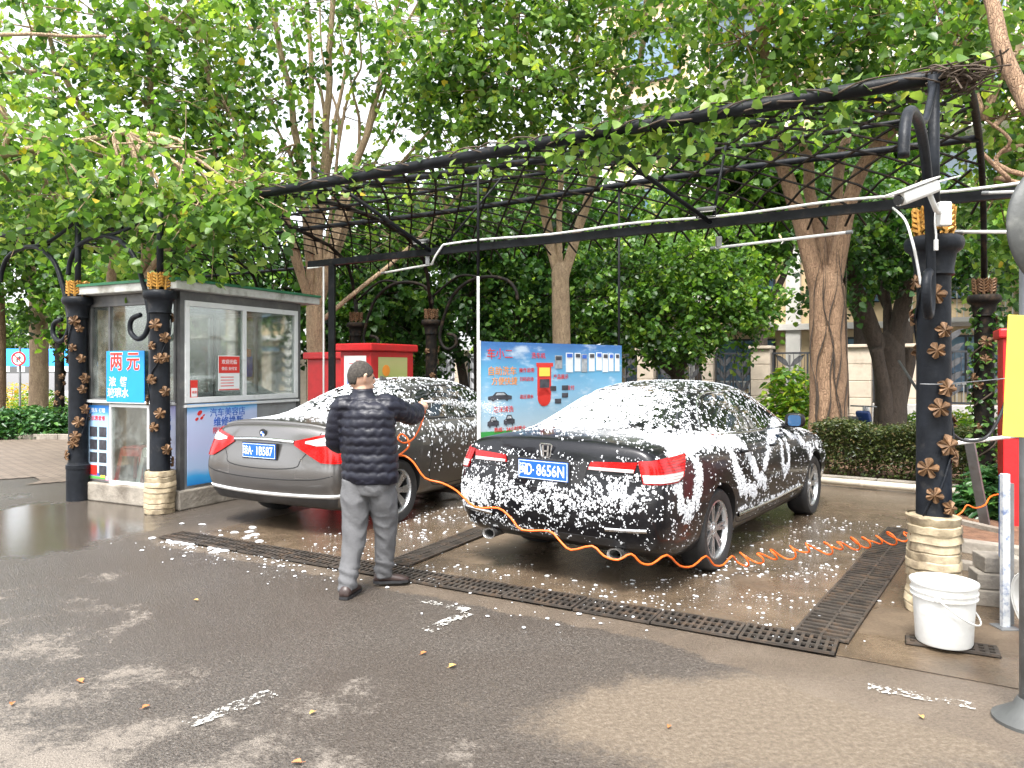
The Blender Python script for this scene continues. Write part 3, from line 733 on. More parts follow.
# ---- grey saloon (far)
stB = [
 st(.04,.32,.76,[(.78,.34),(.83,.46),(.85,.62),(.81,.80),(.72,.96)],[(.60,1.0),(.44,1.03),(.23,1.045),(0,1.05)]),
 st(.14,.25,.80,[(.84,.28),(.89,.44),(.915,.64),(.87,.84),(.79,.985)],[(.68,1.03),(.50,1.06),(.26,1.08),(0,1.085)]),
 st(.45,.20,.80,[(.86,.23),(.91,.42),(.925,.66),(.89,.86),(.83,.985)],[(.72,1.04),(.53,1.07),(.28,1.088),(0,1.092)]),
 st(.82,.20,.80,[(.86,.22),(.915,.42),(.93,.66),(.905,.87),(.85,.975)],[(.74,1.04),(.57,1.085),(.30,1.105),(0,1.11)]),
 st(1.10,.20,.80,[(.86,.22),(.915,.42),(.93,.66),(.91,.87),(.86,.97)],[(.76,1.05),(.60,1.19),(.34,1.22),(0,1.23)]),
 st(1.68,.20,.80,[(.86,.22),(.91,.42),(.925,.66),(.91,.865),(.865,.96)],[(.785,1.02),(.60,1.39),(.35,1.45),(0,1.465)]),
 st(2.35,.20,.80,[(.86,.22),(.905,.42),(.92,.66),(.905,.86),(.862,.95)],[(.79,1.0),(.615,1.42),(.36,1.482),(0,1.497)]),
 st(2.95,.20,.80,[(.86,.22),(.905,.42),(.92,.66),(.90,.855),(.86,.94)],[(.79,.985),(.59,1.38),(.34,1.45),(0,1.465)]),
 st(3.60,.20,.80,[(.86,.22),(.91,.42),(.925,.66),(.90,.85),(.855,.93)],[(.79,.965),(.66,1.03),(.38,1.06),(0,1.07)]),
 st(4.10,.20,.80,[(.86,.22),(.915,.42),(.93,.64),(.90,.80),(.84,.875)],[(.76,.905),(.58,.945),(.32,.965),(0,.97)]),
 st(4.60,.20,.78,[(.82,.23),(.88,.42),(.88,.60),(.84,.71),(.78,.77)],[(.70,.80),(.54,.83),(.30,.85),(0,.855)]),
 st(4.88,.23,.66,[(.70,.25),(.76,.42),(.76,.56),(.70,.65),(.64,.69)],[(.58,.71),(.44,.725),(.25,.735),(0,.74)]),
 st(4.96,.27,.58,[(.62,.29),(.68,.42),(.68,.54),(.62,.62),(.56,.65)],[(.50,.66),(.38,.67),(.22,.68),(0,.685)]),
]
def extraB(t, bvh, sp):
    sided('rear_side_window', M['car_glass'], t, lambda mb,sg: decal(mb, bvh, [(1.42,1.07),(2.24,1.035),(2.24,1.37),(1.95,1.372),(1.72,1.33),(1.55,1.22)], **SIDE, only=sg), angle=60)
    sided('front_side_window', M['car_glass'], t, lambda mb,sg: decal(mb, bvh, [(2.31,1.032),(3.38,1.01),(3.2,1.15),(2.95,1.30),(2.8,1.355),(2.6,1.372),(2.31,1.373)], **SIDE, only=sg), angle=60)
    g = MB(); decal(g, bvh, [(.86,-.50),(.86,.50),(.92,.60),(1.12,.60),(1.58,.50),(1.63,.42),(1.65,0),(1.63,-.42),(1.58,-.50),(1.12,-.60),(.92,-.60)], **TOP); g.build('rear_window', M['car_glass'], t, angle=60)
    g = MB(); decal(g, bvh, [(3.56,-.62),(3.64,0),(3.56,.62),(3.4,.66),(3.0,.54),(2.97,0),(3.0,-.54),(3.4,-.66)], **TOP); g.build('windscreen', M['car_glass'], t, angle=60)
    sided('window_trim', M['black_plastic'], t, lambda mb,sg: (ribbons(mb, bvh, [(1.30,1.085),(1.42,1.052),(2.3,1.02),(3.42,.997)], .012, (0,0,0),(1,0,0),(0,0,1),(0,1,0), .006, .004, only=sg), ribbons(mb, bvh, [(1.30,1.09),(1.52,1.245),(1.7,1.345),(2.0,1.388),(2.6,1.388),(2.85,1.362),(3.1,1.255),(3.32,1.11),(3.44,1.01)], .012, (0,0,0),(1,0,0),(0,0,1),(0,1,0), .006, .004, only=sg)), smooth=True)
    SD = ((0,0,0),(1,0,0),(0,0,1),(0,1,0))
    for pts in ([(1.45,1.04),(1.48,.9),(1.55,.72),(1.50,.5),(1.55,.36),(1.7,.30),(2.2,.29)], [(2.27,1.03),(2.28,.8),(2.26,.5),(2.24,.30)], [(3.36,1.0),(3.4,.85),(3.42,.6),(3.36,.40),(3.26,.30),(2.3,.29)]):
        sided('panel_seam', M['plate_dark'], t, lambda mb,sg: ribbons(mb, bvh, pts, .009, *SD, .0015, .004, only=sg), smooth=True)
    for pts in ([(-.66,.99),(-.63,.90),(-.50,.74),(-.43,.66),(0,.635),(.43,.66),(.50,.74),(.63,.90),(.66,.99)], [(-.84,.60),(-.6,.555),(0,.54),(.6,.555),(.84,.60)]):
        mb = MB(); ribbons(mb, bvh, pts, .010, (0,0,0),(0,1,0),(0,0,1),(1,0,0), .0015, .004); mb.build('panel_seam', M['plate_dark'], t, smooth=True)
    # boot lip spoiler
    lp = MB(); ribbons(lp, bvh, [(.17,-.66),(.13,-.4),(.11,0),(.13,.4),(.17,.66)], .055, (0,0,0),(1,0,0),(0,1,0),(0,0,-1), .020, .01); lp.build('boot_lip', M['paint_grey'], t, smooth=True)
    # chrome trim over plate
    c = MB(); ribbons(c, bvh, [(-.40,.895),(0,.91),(.40,.895)], .032, (0,0,0),(0,1,0),(0,0,1),(1,0,0), .02, .01); c.build('boot_handle_trim', M['chrome'], t, smooth=True)
    rear_plate(t, bvh, .80, ('琼','A','1B587','·'))
    for s in (-1,1):
        # inner tapering part on the boot plus wrapping outer part: red below, clear wedge above
        dd = Vector((1,-s*.75,0)).normalized(); e1 = Vector((-dd.y, dd.x, 0)); org = Vector((.12, s*.80, 0))
        fx = lambda P: [((q[0] if s > 0 else -q[0]), q[1]) for q in P]
        red = [(-.38,.865),(-.22,.77),(-.12,.715),(.14,.70),(.25,.76),(.27,.87),(.17,.945),(.02,.99),(-.10,.97),(-.38,.905)]
        m2 = MB(); decal(m2, bvh, fx(red), org, tuple(e1), (0,0,1), tuple(dd), off=.012, thick=.02, step=.03)
        lamp = m2.build('tail_light', M['lamp_red'], t, angle=50)
        m3 = MB(); decal(m3, bvh, fx([(-.27,.885),(-.16,.865),(-.06,.872),(.10,.905),(.01,.960),(-.08,.945),(-.27,.905)]), org, tuple(e1), (0,0,1), tuple(dd), off=.017, thick=.02, step=.03)
        m3.build('reversing_light', M['lamp_clear'], lamp, angle=50)
    # round emblem
    hh, n, _, _ = bvh.ray_cast(Vector((-2,0,.965)), Vector((1,0,0))); Mx = Matrix.Translation(hh+Vector((-.004,0,0))) @ Matrix.Rotation(R(-90),4,'Y') @ Matrix.Rotation(R(-12),4,'Y')
    e = MB(); e.lathe([(.044,-.01),(.044,.006),(.036,.009),(.001,.009)], 28, cap=False, M=Mx); ob = e.build('emblem', M['plate_dark'], t, angle=50)
    for k, mt in ((0,'plate_white'),(1,'plate_blue'),(2,'plate_white'),(3,'plate_blue')):
        q = MB(); q.add([Mx @ Vector((0,0,.011))]+[Mx @ Vector((math.cos(a)*.026, math.sin(a)*.026, .011)) for a in [math.pi/2*k+math.pi/2*j/6 for j in range(7)]], [(0,j,j+1) for j in range(1,7)]); q.build('emblem_quarter', M[mt], ob)
    # bumper chrome strip and dark diffuser
    c = MB(); ribbons(c, bvh, [(-.86,.405),(-.6,.395),(0,.39),(.6,.395),(.86,.405)], .030, (0,0,0),(0,1,0),(0,0,1),(1,0,0), .010, .01); c.build('bumper_strip', M['alu'], t, smooth=True)
    l = MB(); decal(l, bvh, [(-.80,.285),(.80,.285),(.84,.375),(-.84,.375)], **YZ, off=.006); l.build('lower_bumper', M['black_plastic'], t, angle=60)
    Mx = Matrix(((0,0,-1,.03),(-1,0,0,0),(0,1,0,.735),(0,0,0,1)))
    hh, n, _, _ = bvh.ray_cast(Vector((-2,.5,.76)), Vector((1,0,0))); hx = hh.x
    e = MB(); Mq = Matrix(((0,0,-1,hx-.006),(-1,0,0,.44),(0,1,0,.73),(0,0,0,1))); text_into(e, '520Li', .05, Mq, .003, xs=.9)
    Mq = Matrix(((0,0,-1,hx-.006),(-1,0,0,-.44),(0,1,0,.73),(0,0,0,1))); text_into(e, '华晨宝马', .042, Mq, .003)
    e.build('badge_lettering', M['chrome'], t)
    e = MB(); e.tube([(0,0,0),(-.02,0,.0),(-.21,0,.14)], [.012,.009,.002], 6); h2,_,_,_ = bvh.ray_cast(Vector((1.85,0,3)), Vector((0,0,-1)))
    # short fin aerial
    f = MB(); f.prism([(-.06,0),(.07,0),(.045,.03),(-.04,.055)], .02, Matrix.Translation(h2) @ Matrix.Rotation(R(90),4,'X')); f.build('aerial', M['paint_grey'], t)
    mirrors(t, bvh, 3.24, 1.02, False, M['paint_grey'])
    door_handle(t, bvh, 1.80, .90, M['paint_grey']); door_handle(t, bvh, 2.56, .89, M['paint_grey'])
    sided('headlight', M['lamp_clear'], t, lambda mb,s: decal(mb, bvh, [(s*.45,.56),(s*.66,.58),(s*.66,.66),(s*.45,.64)], (0,0,0),(0,1,0),(0,0,1),(-1,0,0), off=.008, thick=.01, step=.04), angle=50)
aB = R(28.5); hB = Vector((math.sin(aB), math.cos(aB), 0)); rB = Vector((hB.y, -hB.x, 0))
wB = Vector((-1.16,7.62,0)); oB = wB - hB*.98 - rB*.90
carB, bvhB, meB = make_car(dict(label='grey saloon with blue plate A 1B587, beside the glass kiosk', loc=oB, rot=R(90)-aB, st=stB,
    cap0=(.085,.075,.045,.015), cap1=(.07,.06,.04,.015), xo0=(.06,-.0,-.03,.02,.05), xo1=(-.04,0,.02,-.03,-.06), axle_r=.98, axle_f=4.0, ytrack=.79, arch=.365,
    tyre_r=.33, rim_r=.225, paint=M['paint_grey'], style='star', extra=extraB))
# ------------------------------------------------------------ ornamental columns
C1 = Vector((2.77,4.86,0)); C2 = Vector((-3.9,8.2,0)); C3 = Vector((-5.26,8.97,0))
B1 = Vector((5.55,8.7,0)); B2 = Vector((-1.44,13.2,0)); B3 = Vector((-2.95,14.0,0)); B4 = Vector((-10.7,17.5,0))
def maple(mb, c, nrm, up, s):
    """five-lobed leaf, slightly domed, facing nrm"""
    nrm = Vector(nrm).normalized(); r = Vector(up).cross(nrm).normalized(); u = nrm.cross(r)
    pts = []
    for i in range(5):
        a = math.pi/2 + 2*math.pi*i/5
        for da, rr in ((-.58,.52),(-.42,.84),(-.2,.95),(0,1.0),(.2,.95),(.42,.84),(.58,.52)):
            pts.append((math.cos(a+da)*rr*s*(1.0 if i else 1.15), math.sin(a+da)*rr*s*(.92 if i in (2,3) else 1.05)))
    vs = [c + nrm*.02] ; vs += [c + r*x + u*y + nrm*(.004 + .012*math.sin(i*1.7)) for i,(x,y) in enumerate(pts)]
    n = len(pts); vs += [v - nrm*.006 for v in vs]
    f = [(0,1+i,1+(i+1)%n) for i in range(n)] + [(n+1,n+2+(i+1)%n,n+2+i) for i in range(n)] + [(1+i,n+2+i,n+2+(i+1)%n,1+(i+1)%n) for i in range(n)]
    mb.add(vs, f)
def wheat(mb, M_):
    """small gold palmette leaf standing up"""
    h = .15; prev = None
    mb.m = M_
    for side in (-1,1):
        for k in range(5):
            z = .02+k*.026; a = Vector((0,0,z)); b = Vector((side*(.034-.003*k), .012, z+.03)); 
            mb.tube([a, a.lerp(b,.5)+Vector((side*.006,0,0)), b], [.006,.010,.002], 5)
    mb.tube([(0,0,0),(0,.006,.07),(0,.018,h)], [.009,.008,.002], 5); mb.m = Matrix.Identity(4)
scroll_px = [(68,275),(70,262),(76,249),(88,240),(105,236),(121,241),(135,257),(144,284),(148,303),(150,320),(146,334),(139,339),(132,333),(131,324),(134,318),(141,315)]
S_PROF = []
for px,py in scroll_px:
    D = 8.97 - (px-78)/82*.77; p = PD(px,py,D); d = (p-C2); S_PROF.append((-(Vector((d.x,d.y)).length) if px < 160 else 0, p.z))
def column(loc, label, rz, wrap, bracket_dir, seed, post_to, old=False, detail=True, low_collar=False):
    t = thing('ornamental_column', label, 'column', loc, rz, 'cast iron pergola columns')
    mt = M['old_metal'] if old else M['column_metal']
    mb = MB(); mb.lathe([(.118,0),(.118,.02),(.108,.05),(.104,.9),(.100,2.2),(.105,2.22),(.112,2.225)], 28); mb.build('shaft', mt, t, angle=40)
    mb = MB(); mb.lathe([(.112,2.20),(.122,2.21),(.116,2.24),(.125,2.30),(.132,2.345),(.150,2.36),(.168,2.375),(.176,2.40),(.176,2.425),(.168,2.45),(.145,2.46),(.06,2.465)], 32); mb.build('capital', mt, t, angle=50)
    mb = MB(); k = 8
    for i in range(k):
        a = 2*math.pi*i/k+.2; wheat(mb, Matrix.Rotation(a,4,'Z') @ Matrix.Translation((0,.10,2.46)) @ Matrix.Diagonal((1.75,1.6,1.25,1)))
    mb.build('gilded_crown', M['gold'] if not old else M['leaf_gold'], t, angle=50)
    rr = random.Random(seed)
    if detail:
        mb = MB(); pts = []
        for i in range(60):
            z = .62+i*.027; a = z*4.2+seed; pts.append((math.cos(a)*.112, math.sin(a)*.112, z+.02*math.sin(i*.6)))
        mb.tube(pts, .0075, 6); mb.build('vine_stem', mt, t, smooth=True)
        zs = .55
        i = 0
        while zs < 2.2:
            z = zs; a = z*4.2+seed+rr.uniform(-.5,.5); n = Vector((math.cos(a),math.sin(a),rr.uniform(-.2,.3)))
            mb = MB(); maple(mb, Vector((math.cos(a)*.122,math.sin(a)*.122,z)), n, (rr.uniform(-.5,.5),rr.uniform(-.5,.5),1), rr.uniform(.055,.07))
            mb.build('leaf_ornament', M['leaf_gold'], t); zs += .23; i += 1
        # leaves facing the road, as they show most there
        for z in ([.70,.95,1.10,1.34,1.47,1.71,1.84,2.07] if not old else [.9,1.4,1.9]):
            a = math.atan2(-loc.y,-loc.x)+rr.uniform(-.8,.8) - rz; n = Vector((math.cos(a),math.sin(a),.1))
            mb = MB(); maple(mb, Vector((math.cos(a)*.122,math.sin(a)*.122,z)), n, (rr.uniform(-.5,.5),0,1), rr.uniform(.050,.078)); mb.build('leaf_ornament', M['leaf_gold'], t)
    if low_collar:
        mb = MB(); mb.lathe([(.128,0),(.128,.38),(.134,.385),(.134,.43),(.118,.44),(.112,.46)],28); mb.build('base_collar', mt, t, angle=40)
    if wrap:
        mb = MB(); prof = []; z = 0; i = 0
        while z < wrap:
            prof += [(.152+.004*math.sin(i*2.3), z),(.161+.005*math.sin(i*1.7), z+.008),(.158+.005*math.cos(i*1.3), z+.05)]; z += .058; i += 1
        prof.append((.15,z)); n = 40; vs = []
        for r_, zz in prof:
            for j in range(n):
                a = 2*math.pi*j/n; q = noise.noise(Vector((math.cos(a)*2.2,math.sin(a)*2.2,zz*5+seed)))
                vs.append((math.cos(a)*(r_+q*.02), math.sin(a)*(r_+q*.02), max(0,zz+q*.016)))
        m_ = len(prof); mb.add(vs, [(i*n+j,i*n+(j+1)%n,(i+1)*n+(j+1)%n,(i+1)*n+j) for i in range(m_-1) for j in range(n)])
        mb.lathe([(.15,z-.005),(.105,z+.002)],n,cap=False)
        mb.build('tape_wrapping', M['tape'], t, angle=40)
    # post up to the beam
    mb = MB(); mb.tube([(0,0,2.44),(0,0,post_to)], .036, 10); mb.build('upper_post', mt, t, smooth=True)
    if bracket_dir is not None:
        d = Matrix.Rotation(-rz,3,'Z') @ Vector(bracket_dir).normalized(); ku, kz_ = (.74,.80) if seed == 1 else (1,1)
        pts = [Vector((d.x*(-u)*ku, d.y*(-u)*ku, z if z < 2.47 else 2.47+(z-2.47)*kz_)) for u, z in S_PROF]
        # keep the curl just off the shaft
        pts = [p if Vector((p.x,p.y)).length > .14 else Vector((d.x*.145, d.y*.145, p.z)) for p in pts]
        mb = MB(); mb.tube(smoothpts(pts, 5), .029, 10); mb.build('scroll_bracket', mt, t, smooth=True)
        top = pts[4]; mb = MB(); mb.tube(smoothpts([top, top*.55+Vector((0,0,3.25*.45)), Vector((0,0,post_to-.05))],4), .022, 8); mb.build('bracket_arm', mt, t, smooth=True)
    return t
M['tape'] = pm('yellowed_tape_wrap', (.43,.35,.23), .5, var=.25, scale=9, dirt=(.11,.08,.05), dirt_amt=.9, dscale=5, bmp=.006, bscale=28)
column(C1, 'large black column with bronze leaves and tape-wrapped foot, behind the white bucket', 0, .60, (-.58,-.81,0), 1, 3.52)
column(C2, 'black column with tape-wrapped foot standing at the corner of the glass kiosk', 0, .42, (-.87,.49,0), 4.2, 3.45)
column(C3, 'black column with bare black foot, left of the glass kiosk', 0, 0, (-.87,.49,0), 2.1, 3.45, low_collar=True)
column(B1, 'dark vine-grown column behind the large column, by the red cabinet', 0, 0, None, 3.3, 2.9, old=True)
column(B2, 'old rusty column right of the red boxes, beyond the grey saloon', 0, 0, (.87,-.49,0), 5.1, 2.9, old=True)
column(B3, 'old rusty column rising behind the larger red box', 0, 0, (.87,-.49,0), 6.1, 2.9, old=True)
column(B4, 'distant dark column in the shrubs, far left', 0, 0, None, 7.1, 2.8, old=True)

# ------------------------------------------------------------ pergola
FR = Vector((2.98,4.86,0)); FL = Vector((-2.76,8.16,0)); BR = Vector((5.55,8.7,0)); BL = Vector((-1.44,13.2,0))
ZT = {0:3.54,.157:3.67,.36:3.79,.58:3.82,.78:3.75,.915:3.56,.97:3.2,1.0:2.6}
SM = 1.92
def PS(s, t):
    a = FR + (FL-FR)*s; b = BR + (BL-BR)*s; p = a + (b-a)*t
    if s > 1: p = p
    return Vector((p.x, p.y, interp_st(t, ZT)))
pg = thing('pergola', 'long black steel pergola with diamond lattice roof over both wash bays', 'pergola', ((FR+BL)/2))
mb = MB(); mb.tube([PS(-.02,0)+Vector((0,0,.02*math.sin(s*3))) if False else PS(s,0)+Vector((0,0,.015*math.sin(s*5))) for s in np.linspace(0,SM,40)], .052, 12); mb.build('front_beam', M['black_metal'], pg, smooth=True, world=True)
for t_, r_ in ((.157,.036),(.58,.036),(.915,.032),(.36,.02)):
    mb = MB(); mb.tube([PS(s,t_)+Vector((0,0,.02*math.sin(s*7+t_*9))) for s in np.linspace(-.0,SM,40)], r_, 10); mb.build('purlin', M['black_metal'], pg, smooth=True, world=True)
for s in (0, 1.0, 1.22, 1.55, 1.9):
    mb = MB(); mb.tube([PS(s,t_) for t_ in np.linspace(0,1,28)], .032, 10); mb.build('rib', M['old_metal'], pg, smooth=True, world=True)
# diamond lattice: two families of flat bars
mb = MB(); ncell = 30; LU = 6.62
for fam in (1,-1):
    k = -20
    while k < 52:
        pts = []
        for i in range(25):
            t_ = i/24*.94; s = (k*.36/LU) + fam*(t_*5.0)/LU*.48 
            if -.0 <= s <= SM: pts.append(PS(s,t_) + Vector((0,0,-.03+fam*.008)))
        if len(pts) > 1:
            for a, b in zip(pts[:-1], pts[1:]): mb.bar(a, b, .024, .016)
        k += 1
lt = mb.build('lattice', M['old_metal'], pg, world=True)
# braces in the roof
def brace(a, b, r=.024):
    mb = MB(); mb.tube([a,b], r, 8); mb.build('brace', M['black_metal'], pg, smooth=True, world=True)
def beamP(px, z=2.96, off=0):
    k = (px-CX)/F; s = (3.45-6.0*k)/(5.75+3.5*k); p = Vector((3.45-5.75*s, 6.0+3.5*s, z)); return p + Vector((-.52,-.85,0))*off
b1 = beamP(432); b2 = beamP(712)
brace(PS(.93,.08)+Vector((0,0,.25)), b1); brace(PS(.63,.3), b1+Vector((.1,-.05,0)), .014)
brace(PS(.41,.05), b2, .022); brace(PS(.28,.3), b2, .014)

# ------------------------------------------------------------ light steel frame carrying the lamps
fr = thing('lamp_gantry', 'straight black steel beam with white conduit on a square post', 'gantry', beamP(332,0))
a = beamP(309); b = Vector((3.45,6.0,2.96)) + Vector((5.75,-3.5,0)).normalized()*1.6
mb = MB(); mb.bar(a, b, .05, .08); mb.build('beam', M['black_metal'], fr, world=True)
mb = MB(); p = beamP(332); mb.bar((p.x,p.y,0),(p.x,p.y,2.92), .078, .078); mb.build('post', M['black_metal'], fr, world=True)
mb = MB()
pp = [beamP(434,2.80,.05), beamP(438,2.90,.05), beamP(445,3.01,.05)]; 
for s in np.linspace(0,1,24): pp.append(beamP(446,3.02,.05).lerp(b+Vector((-.03,-.05,.06)), s)+Vector((0,0,.012*math.sin(s*22))))
mb.tube(pp, .012, 8); mb.build('conduit', M['white_metal'], fr, smooth=True, world=True)
mb = MB(); p = beamP(311,2.9,.06); q = beamP(327,2.9,.06); mb.tube([p,q,Vector((q.x,q.y,0.1))], .012, 6); mb.build('drop_conduit', M['white_metal'], fr, world=True)
def tubelight(a, b, label, r=.012, mt=True):
    t = thing('tube_light', label, 'tube light', (a+b)/2, 0, 'tube lights on the lamp gantry')
    mb = MB(); mb.tube([a,b], r, 10); mb.build('tube', M['white_plastic'], t, smooth=True, world=True)
    for p, q in ((a,b),(b,a)):
        d = (q-p).normalized(); mb = MB(); mb.tube([p-d*.02,p+d*.03], r*1.25, 10); mb.build('end_cap', M['grey_metal'], t, world=True)
    if not mt: return
    d = (b-a).normalized(); mb = MB(); mb.bbox(a+d*.06+Vector((0,0,.05)), (.05,.05,.10), .006); mb.build('mount', M['grey_metal'], t, world=True)
tubelight(PD(432,264,8.7), PD(383,273,9.0), 'slim white tube light near the square post')
tubelight(beamP(716,2.71,.1), PD(850,232,5.95), 'slim white tube light above the black saloon')
tubelight(PD(958,232,4.9), PD(1040,232,4.6), 'white tube light running off to the right of the large column', mt=False)
tubelight(PD(985,193,5.6), PD(1060,190,5.2), 'short white tube light above the round mirror', mt=False)
def flood(px, label):
    p = beamP(px, 3.06, .06); t = thing('floodlight', label, 'floodlight', p, R(-30), 'small floodlights on the beam')
    mb = MB(); mb.bbox((0,0,.03),(.17,.11,.035),.008, tilt=Matrix.Rotation(R(14),4,'X')); mb.build('housing', M['grey_metal'], t, angle=40)
    mb = MB(); mb.bbox((0,-.003,.006),(.15,.09,.01),.003, tilt=Matrix.Rotation(R(14),4,'X')); mb.build('lens', M['white_plastic'], t)
    mb = MB(); mb.bar((-.09,0,.03),(-.09,0,-.05),.008,.02); mb.bar((.09,0,.03),(.09,0,-.05),.008,.02); mb.bar((-.09,0,-.05),(.09,0,-.05),.02,.008); mb.build('bracket', M['black_metal'], t)
flood(424, 'small grey floodlight on the beam above the grey saloon'); flood(708, 'small grey floodlight on the beam above the black saloon')

# ------------------------------------------------------------ CCTV camera on the large column
ct = thing('security_camera', 'white bullet security camera on an arm in front of the large column', 'camera', (2.45,4.42,2.70), 0)
pa = PD(945,180,4.35)
mb = MB(); c0 = PD(899,200,4.30); c1 = PD(935,186,4.40); d = (c1-c0); L = d.length; 
Mx = Matrix.Translation((c0+c1)/2) @ d.to_track_quat('X','Z').to_matrix().to_4x4()
mb.m = Mx; mb.bbox((0,0,0),(L,.085,.075),.018); mb.m = Matrix.Identity(4); mb.build('camera_body', M['white_plastic'], ct, world=True, angle=45)
mb = MB(); mb.m = Mx; mb.bbox((-.02,0,.045),(L+.05,.10,.012),.005); mb.m = Matrix.Identity(4); mb.build('sun_hood', M['white_plastic'], ct, world=True)
mb = MB(); mb.lathe([(.001,-L/2-.012),(.03,-L/2-.012),(.032,-L/2+.01)],16,M=Mx @ Matrix.Rotation(R(90),4,'Y') ,cap=False); mb.build('lens', M['car_glass'], ct, world=True)
mb = MB(); mb.tube([c1+Vector((0,0,.02)), PD(960,176,4.55)], [.007,.005], 6); mb.build('antenna', M['white_plastic'], ct, world=True)
mb = MB(); mb.tube([c1+Vector((-.04,0,-.03)), PD(936,210,4.45), PD(939,212,4.60), PD(941,215,4.75)], .016, 8); mb.build('mounting_arm', M['white_plastic'], ct, world=True, smooth=True)
jb = thing('junction_box', 'white junction box on the large column below the camera', 'junction box', PD(944,214,4.62))
mb = MB(); mb.bbox(PD(944,214,4.62),(.075,.05,.15),.008); mb.build('box', M['white_plastic'], jb, world=True)
mb = MB(); mb.tube(smoothpts([PD(936,205,4.6),PD(935,222,4.58),PD(936,234,4.58),PD(936,246,4.58)],4), .006, 6); mb.build('cable', M['white_plastic'], jb, world=True, smooth=True)
mb = MB(); mb.bbox(PD(936,245,4.58),(.022,.02,.07),.004); mb.build('plug', M['white_plastic'], jb, world=True)
def cable(pts, r, mat, label, cat='cable', name='cable', group=None):
    mb = MB(); mb.tube(smoothpts(pts, 6), r, 6)
    return solo(name, mb, mat, label, cat, group, smooth=True)
cable([PD(893,208,5.6),PD(905,220,5.0),PD(912,240,4.75),PD(917,262,4.75),PD(921,285,4.76)], .009, M['white_plastic'], 'white hanging cable left of the large column')
cable([PD(870,368,5.6),PD(900,360,5.2),PD(905,365,5.1)], .006, M['black_plastic'], 'thin black cable hanging by the dark tree trunk') if False else None
cable([PD(899,361,6.2),PD(921,395,4.95),PD(945,425,4.95),PD(962,440,5.1),PD(985,438,5.2),PD(998,420,5.2),PD(1010,390,5.2)], .011, M['black_plastic'], 'black cable looping past the large column')
cable([PD(920,384,4.75),PD(945,384,4.74),PD(990,380,5.0),PD(1010,378,5.0)], .004, M['grey_metal'], 'thin grey wire tied round the large column')

# ------------------------------------------------------------ thin posts and the banner
Pl = Vector((-.35,7.66,0)); Pr = Vector((1.31,9.06,0))
def bannerpost(p, ztop, zsplit, label):
    t = thing('thin_post', label, 'post', p, 0, 'thin posts of the banner')
    mb = MB(); mb.tube([(0,0,zsplit),(0,0,ztop)], .015, 8); mb.build('upper_pole', M['black_metal'], t, smooth=True)
    mb = MB(); mb.tube([(0,0,0),(0,0,zsplit)], .014, 8); mb.build('lower_pole', M['white_metal'], t, smooth=True)
bannerpost(Pl, 3.70, 2.55, 'thin post, white below and black above, at the near end of the banner')
bannerpost(Pr, 3.80, .9, 'thin black post rising behind the roof of the black saloon')
def banner_mat():
    m, nt, b = newmat('printed_sky_banner'); co = coord(nt); s = N(nt,'ShaderNodeSeparateXYZ'); nt.links.new(co, s.inputs[0])
    base = ramp(nt, math_(nt,'MULTIPLY',math_(nt,'SUBTRACT',s.outputs[2],.85),1.0), [(0,(.05,.30,.07)),(.085,(.05,.30,.07)),(.09,(.42,.52,.58)),(.35,(.28,.47,.62)),(.72,(.11,.36,.58)),(1,(.04,.15,.40))])
    mp = N(nt,'ShaderNodeMapping'); mp.inputs['Scale'].default_value = (1.2,1,3.2); nt.links.new(co, mp.inputs[0])
    cl = sstep(nt, noi(nt, mp.outputs[0], 2.2, 6, .6), .52, .72)
    above = sstep(nt, s.outputs[2], .94, .95)
    c = mixc(nt, math_(nt,'MULTIPLY',math_(nt,'MULTIPLY',cl,.7),above), base, (.62,.70,.76)); nt.links.new(c, b.inputs['Base Color']); b.inputs['Roughness'].default_value = .4
    bump(nt, b, noi(nt, co, 3, 3), .02, .5); return m
bd = (Pr-Pl); bl = bd.length; ba = math.atan2(bd.y, bd.x)
bn = thing('advertising_banner', 'blue sky advertising banner with a red wash machine printed on it, behind the black saloon', 'banner', Pl, ba)
mb = MB(); mb.box((bl/2,-.025,1.36),(bl+.03,.012,1.03)); mb.build('banner_sheet', banner_mat(), bn)
mb = MB(); mb.box((-.012,-.03,1.36),(.03,.02,1.05)); mb.build('edge_tape', M['white_metal'], bn)
M['print_red'] = pm('printed_red', (.62,.03,.02), .4, var=.06, bmp=0); M['print_orange'] = pm('printed_orange', (.8,.28,.03), .4, var=.06, bmp=0)
M['print_dark'] = pm('printed_dark', (.05,.05,.06), .4, var=.5, scale=18, bmp=0); M['print_white'] = pm('printed_white', (.72,.74,.74), .4, var=.04, bmp=0)
M['print_grey'] = pm('printed_grey', (.33,.35,.37), .4, var=.3, scale=16, bmp=0); M['print_blue'] = pm('printed_blue', (.03,.12,.5), .4, var=.08, bmp=0); M['print_yellow'] = pm('printed_yellow', (.75,.62,.08), .4, var=.05, bmp=0)
M['print_pink'] = pm('printed_pink', (.7,.42,.5), .4, var=.05, bmp=0); M['print_green'] = pm('printed_green', (.1,.4,.08), .4, var=.15, bmp=0)
BW, BH = 139.0, 96.0     # layout units: the banner's own print, measured on the sheet
def bx(u): return u/BW*bl
def bz(v): return 1.87 - v/BH*1.02
def prect(mb, u0, v0, u1, v1, y=-.034): mb.box(((bx(u0)+bx(u1))/2, y, (bz(v0)+bz(v1))/2), (abs(bx(u1)-bx(u0)), .005, abs(bz(v0)-bz(v1))))
def ptext(mat, s, u, v, size, y=-.033, **k):
    mb = MB(); text_into(mb, s, size, Matrix.Translation((bx(u),y,bz(v))) @ Matrix.Rotation(R(90),4,'X'), .0015, **k); mb.build('print_lettering', M[mat], bn)
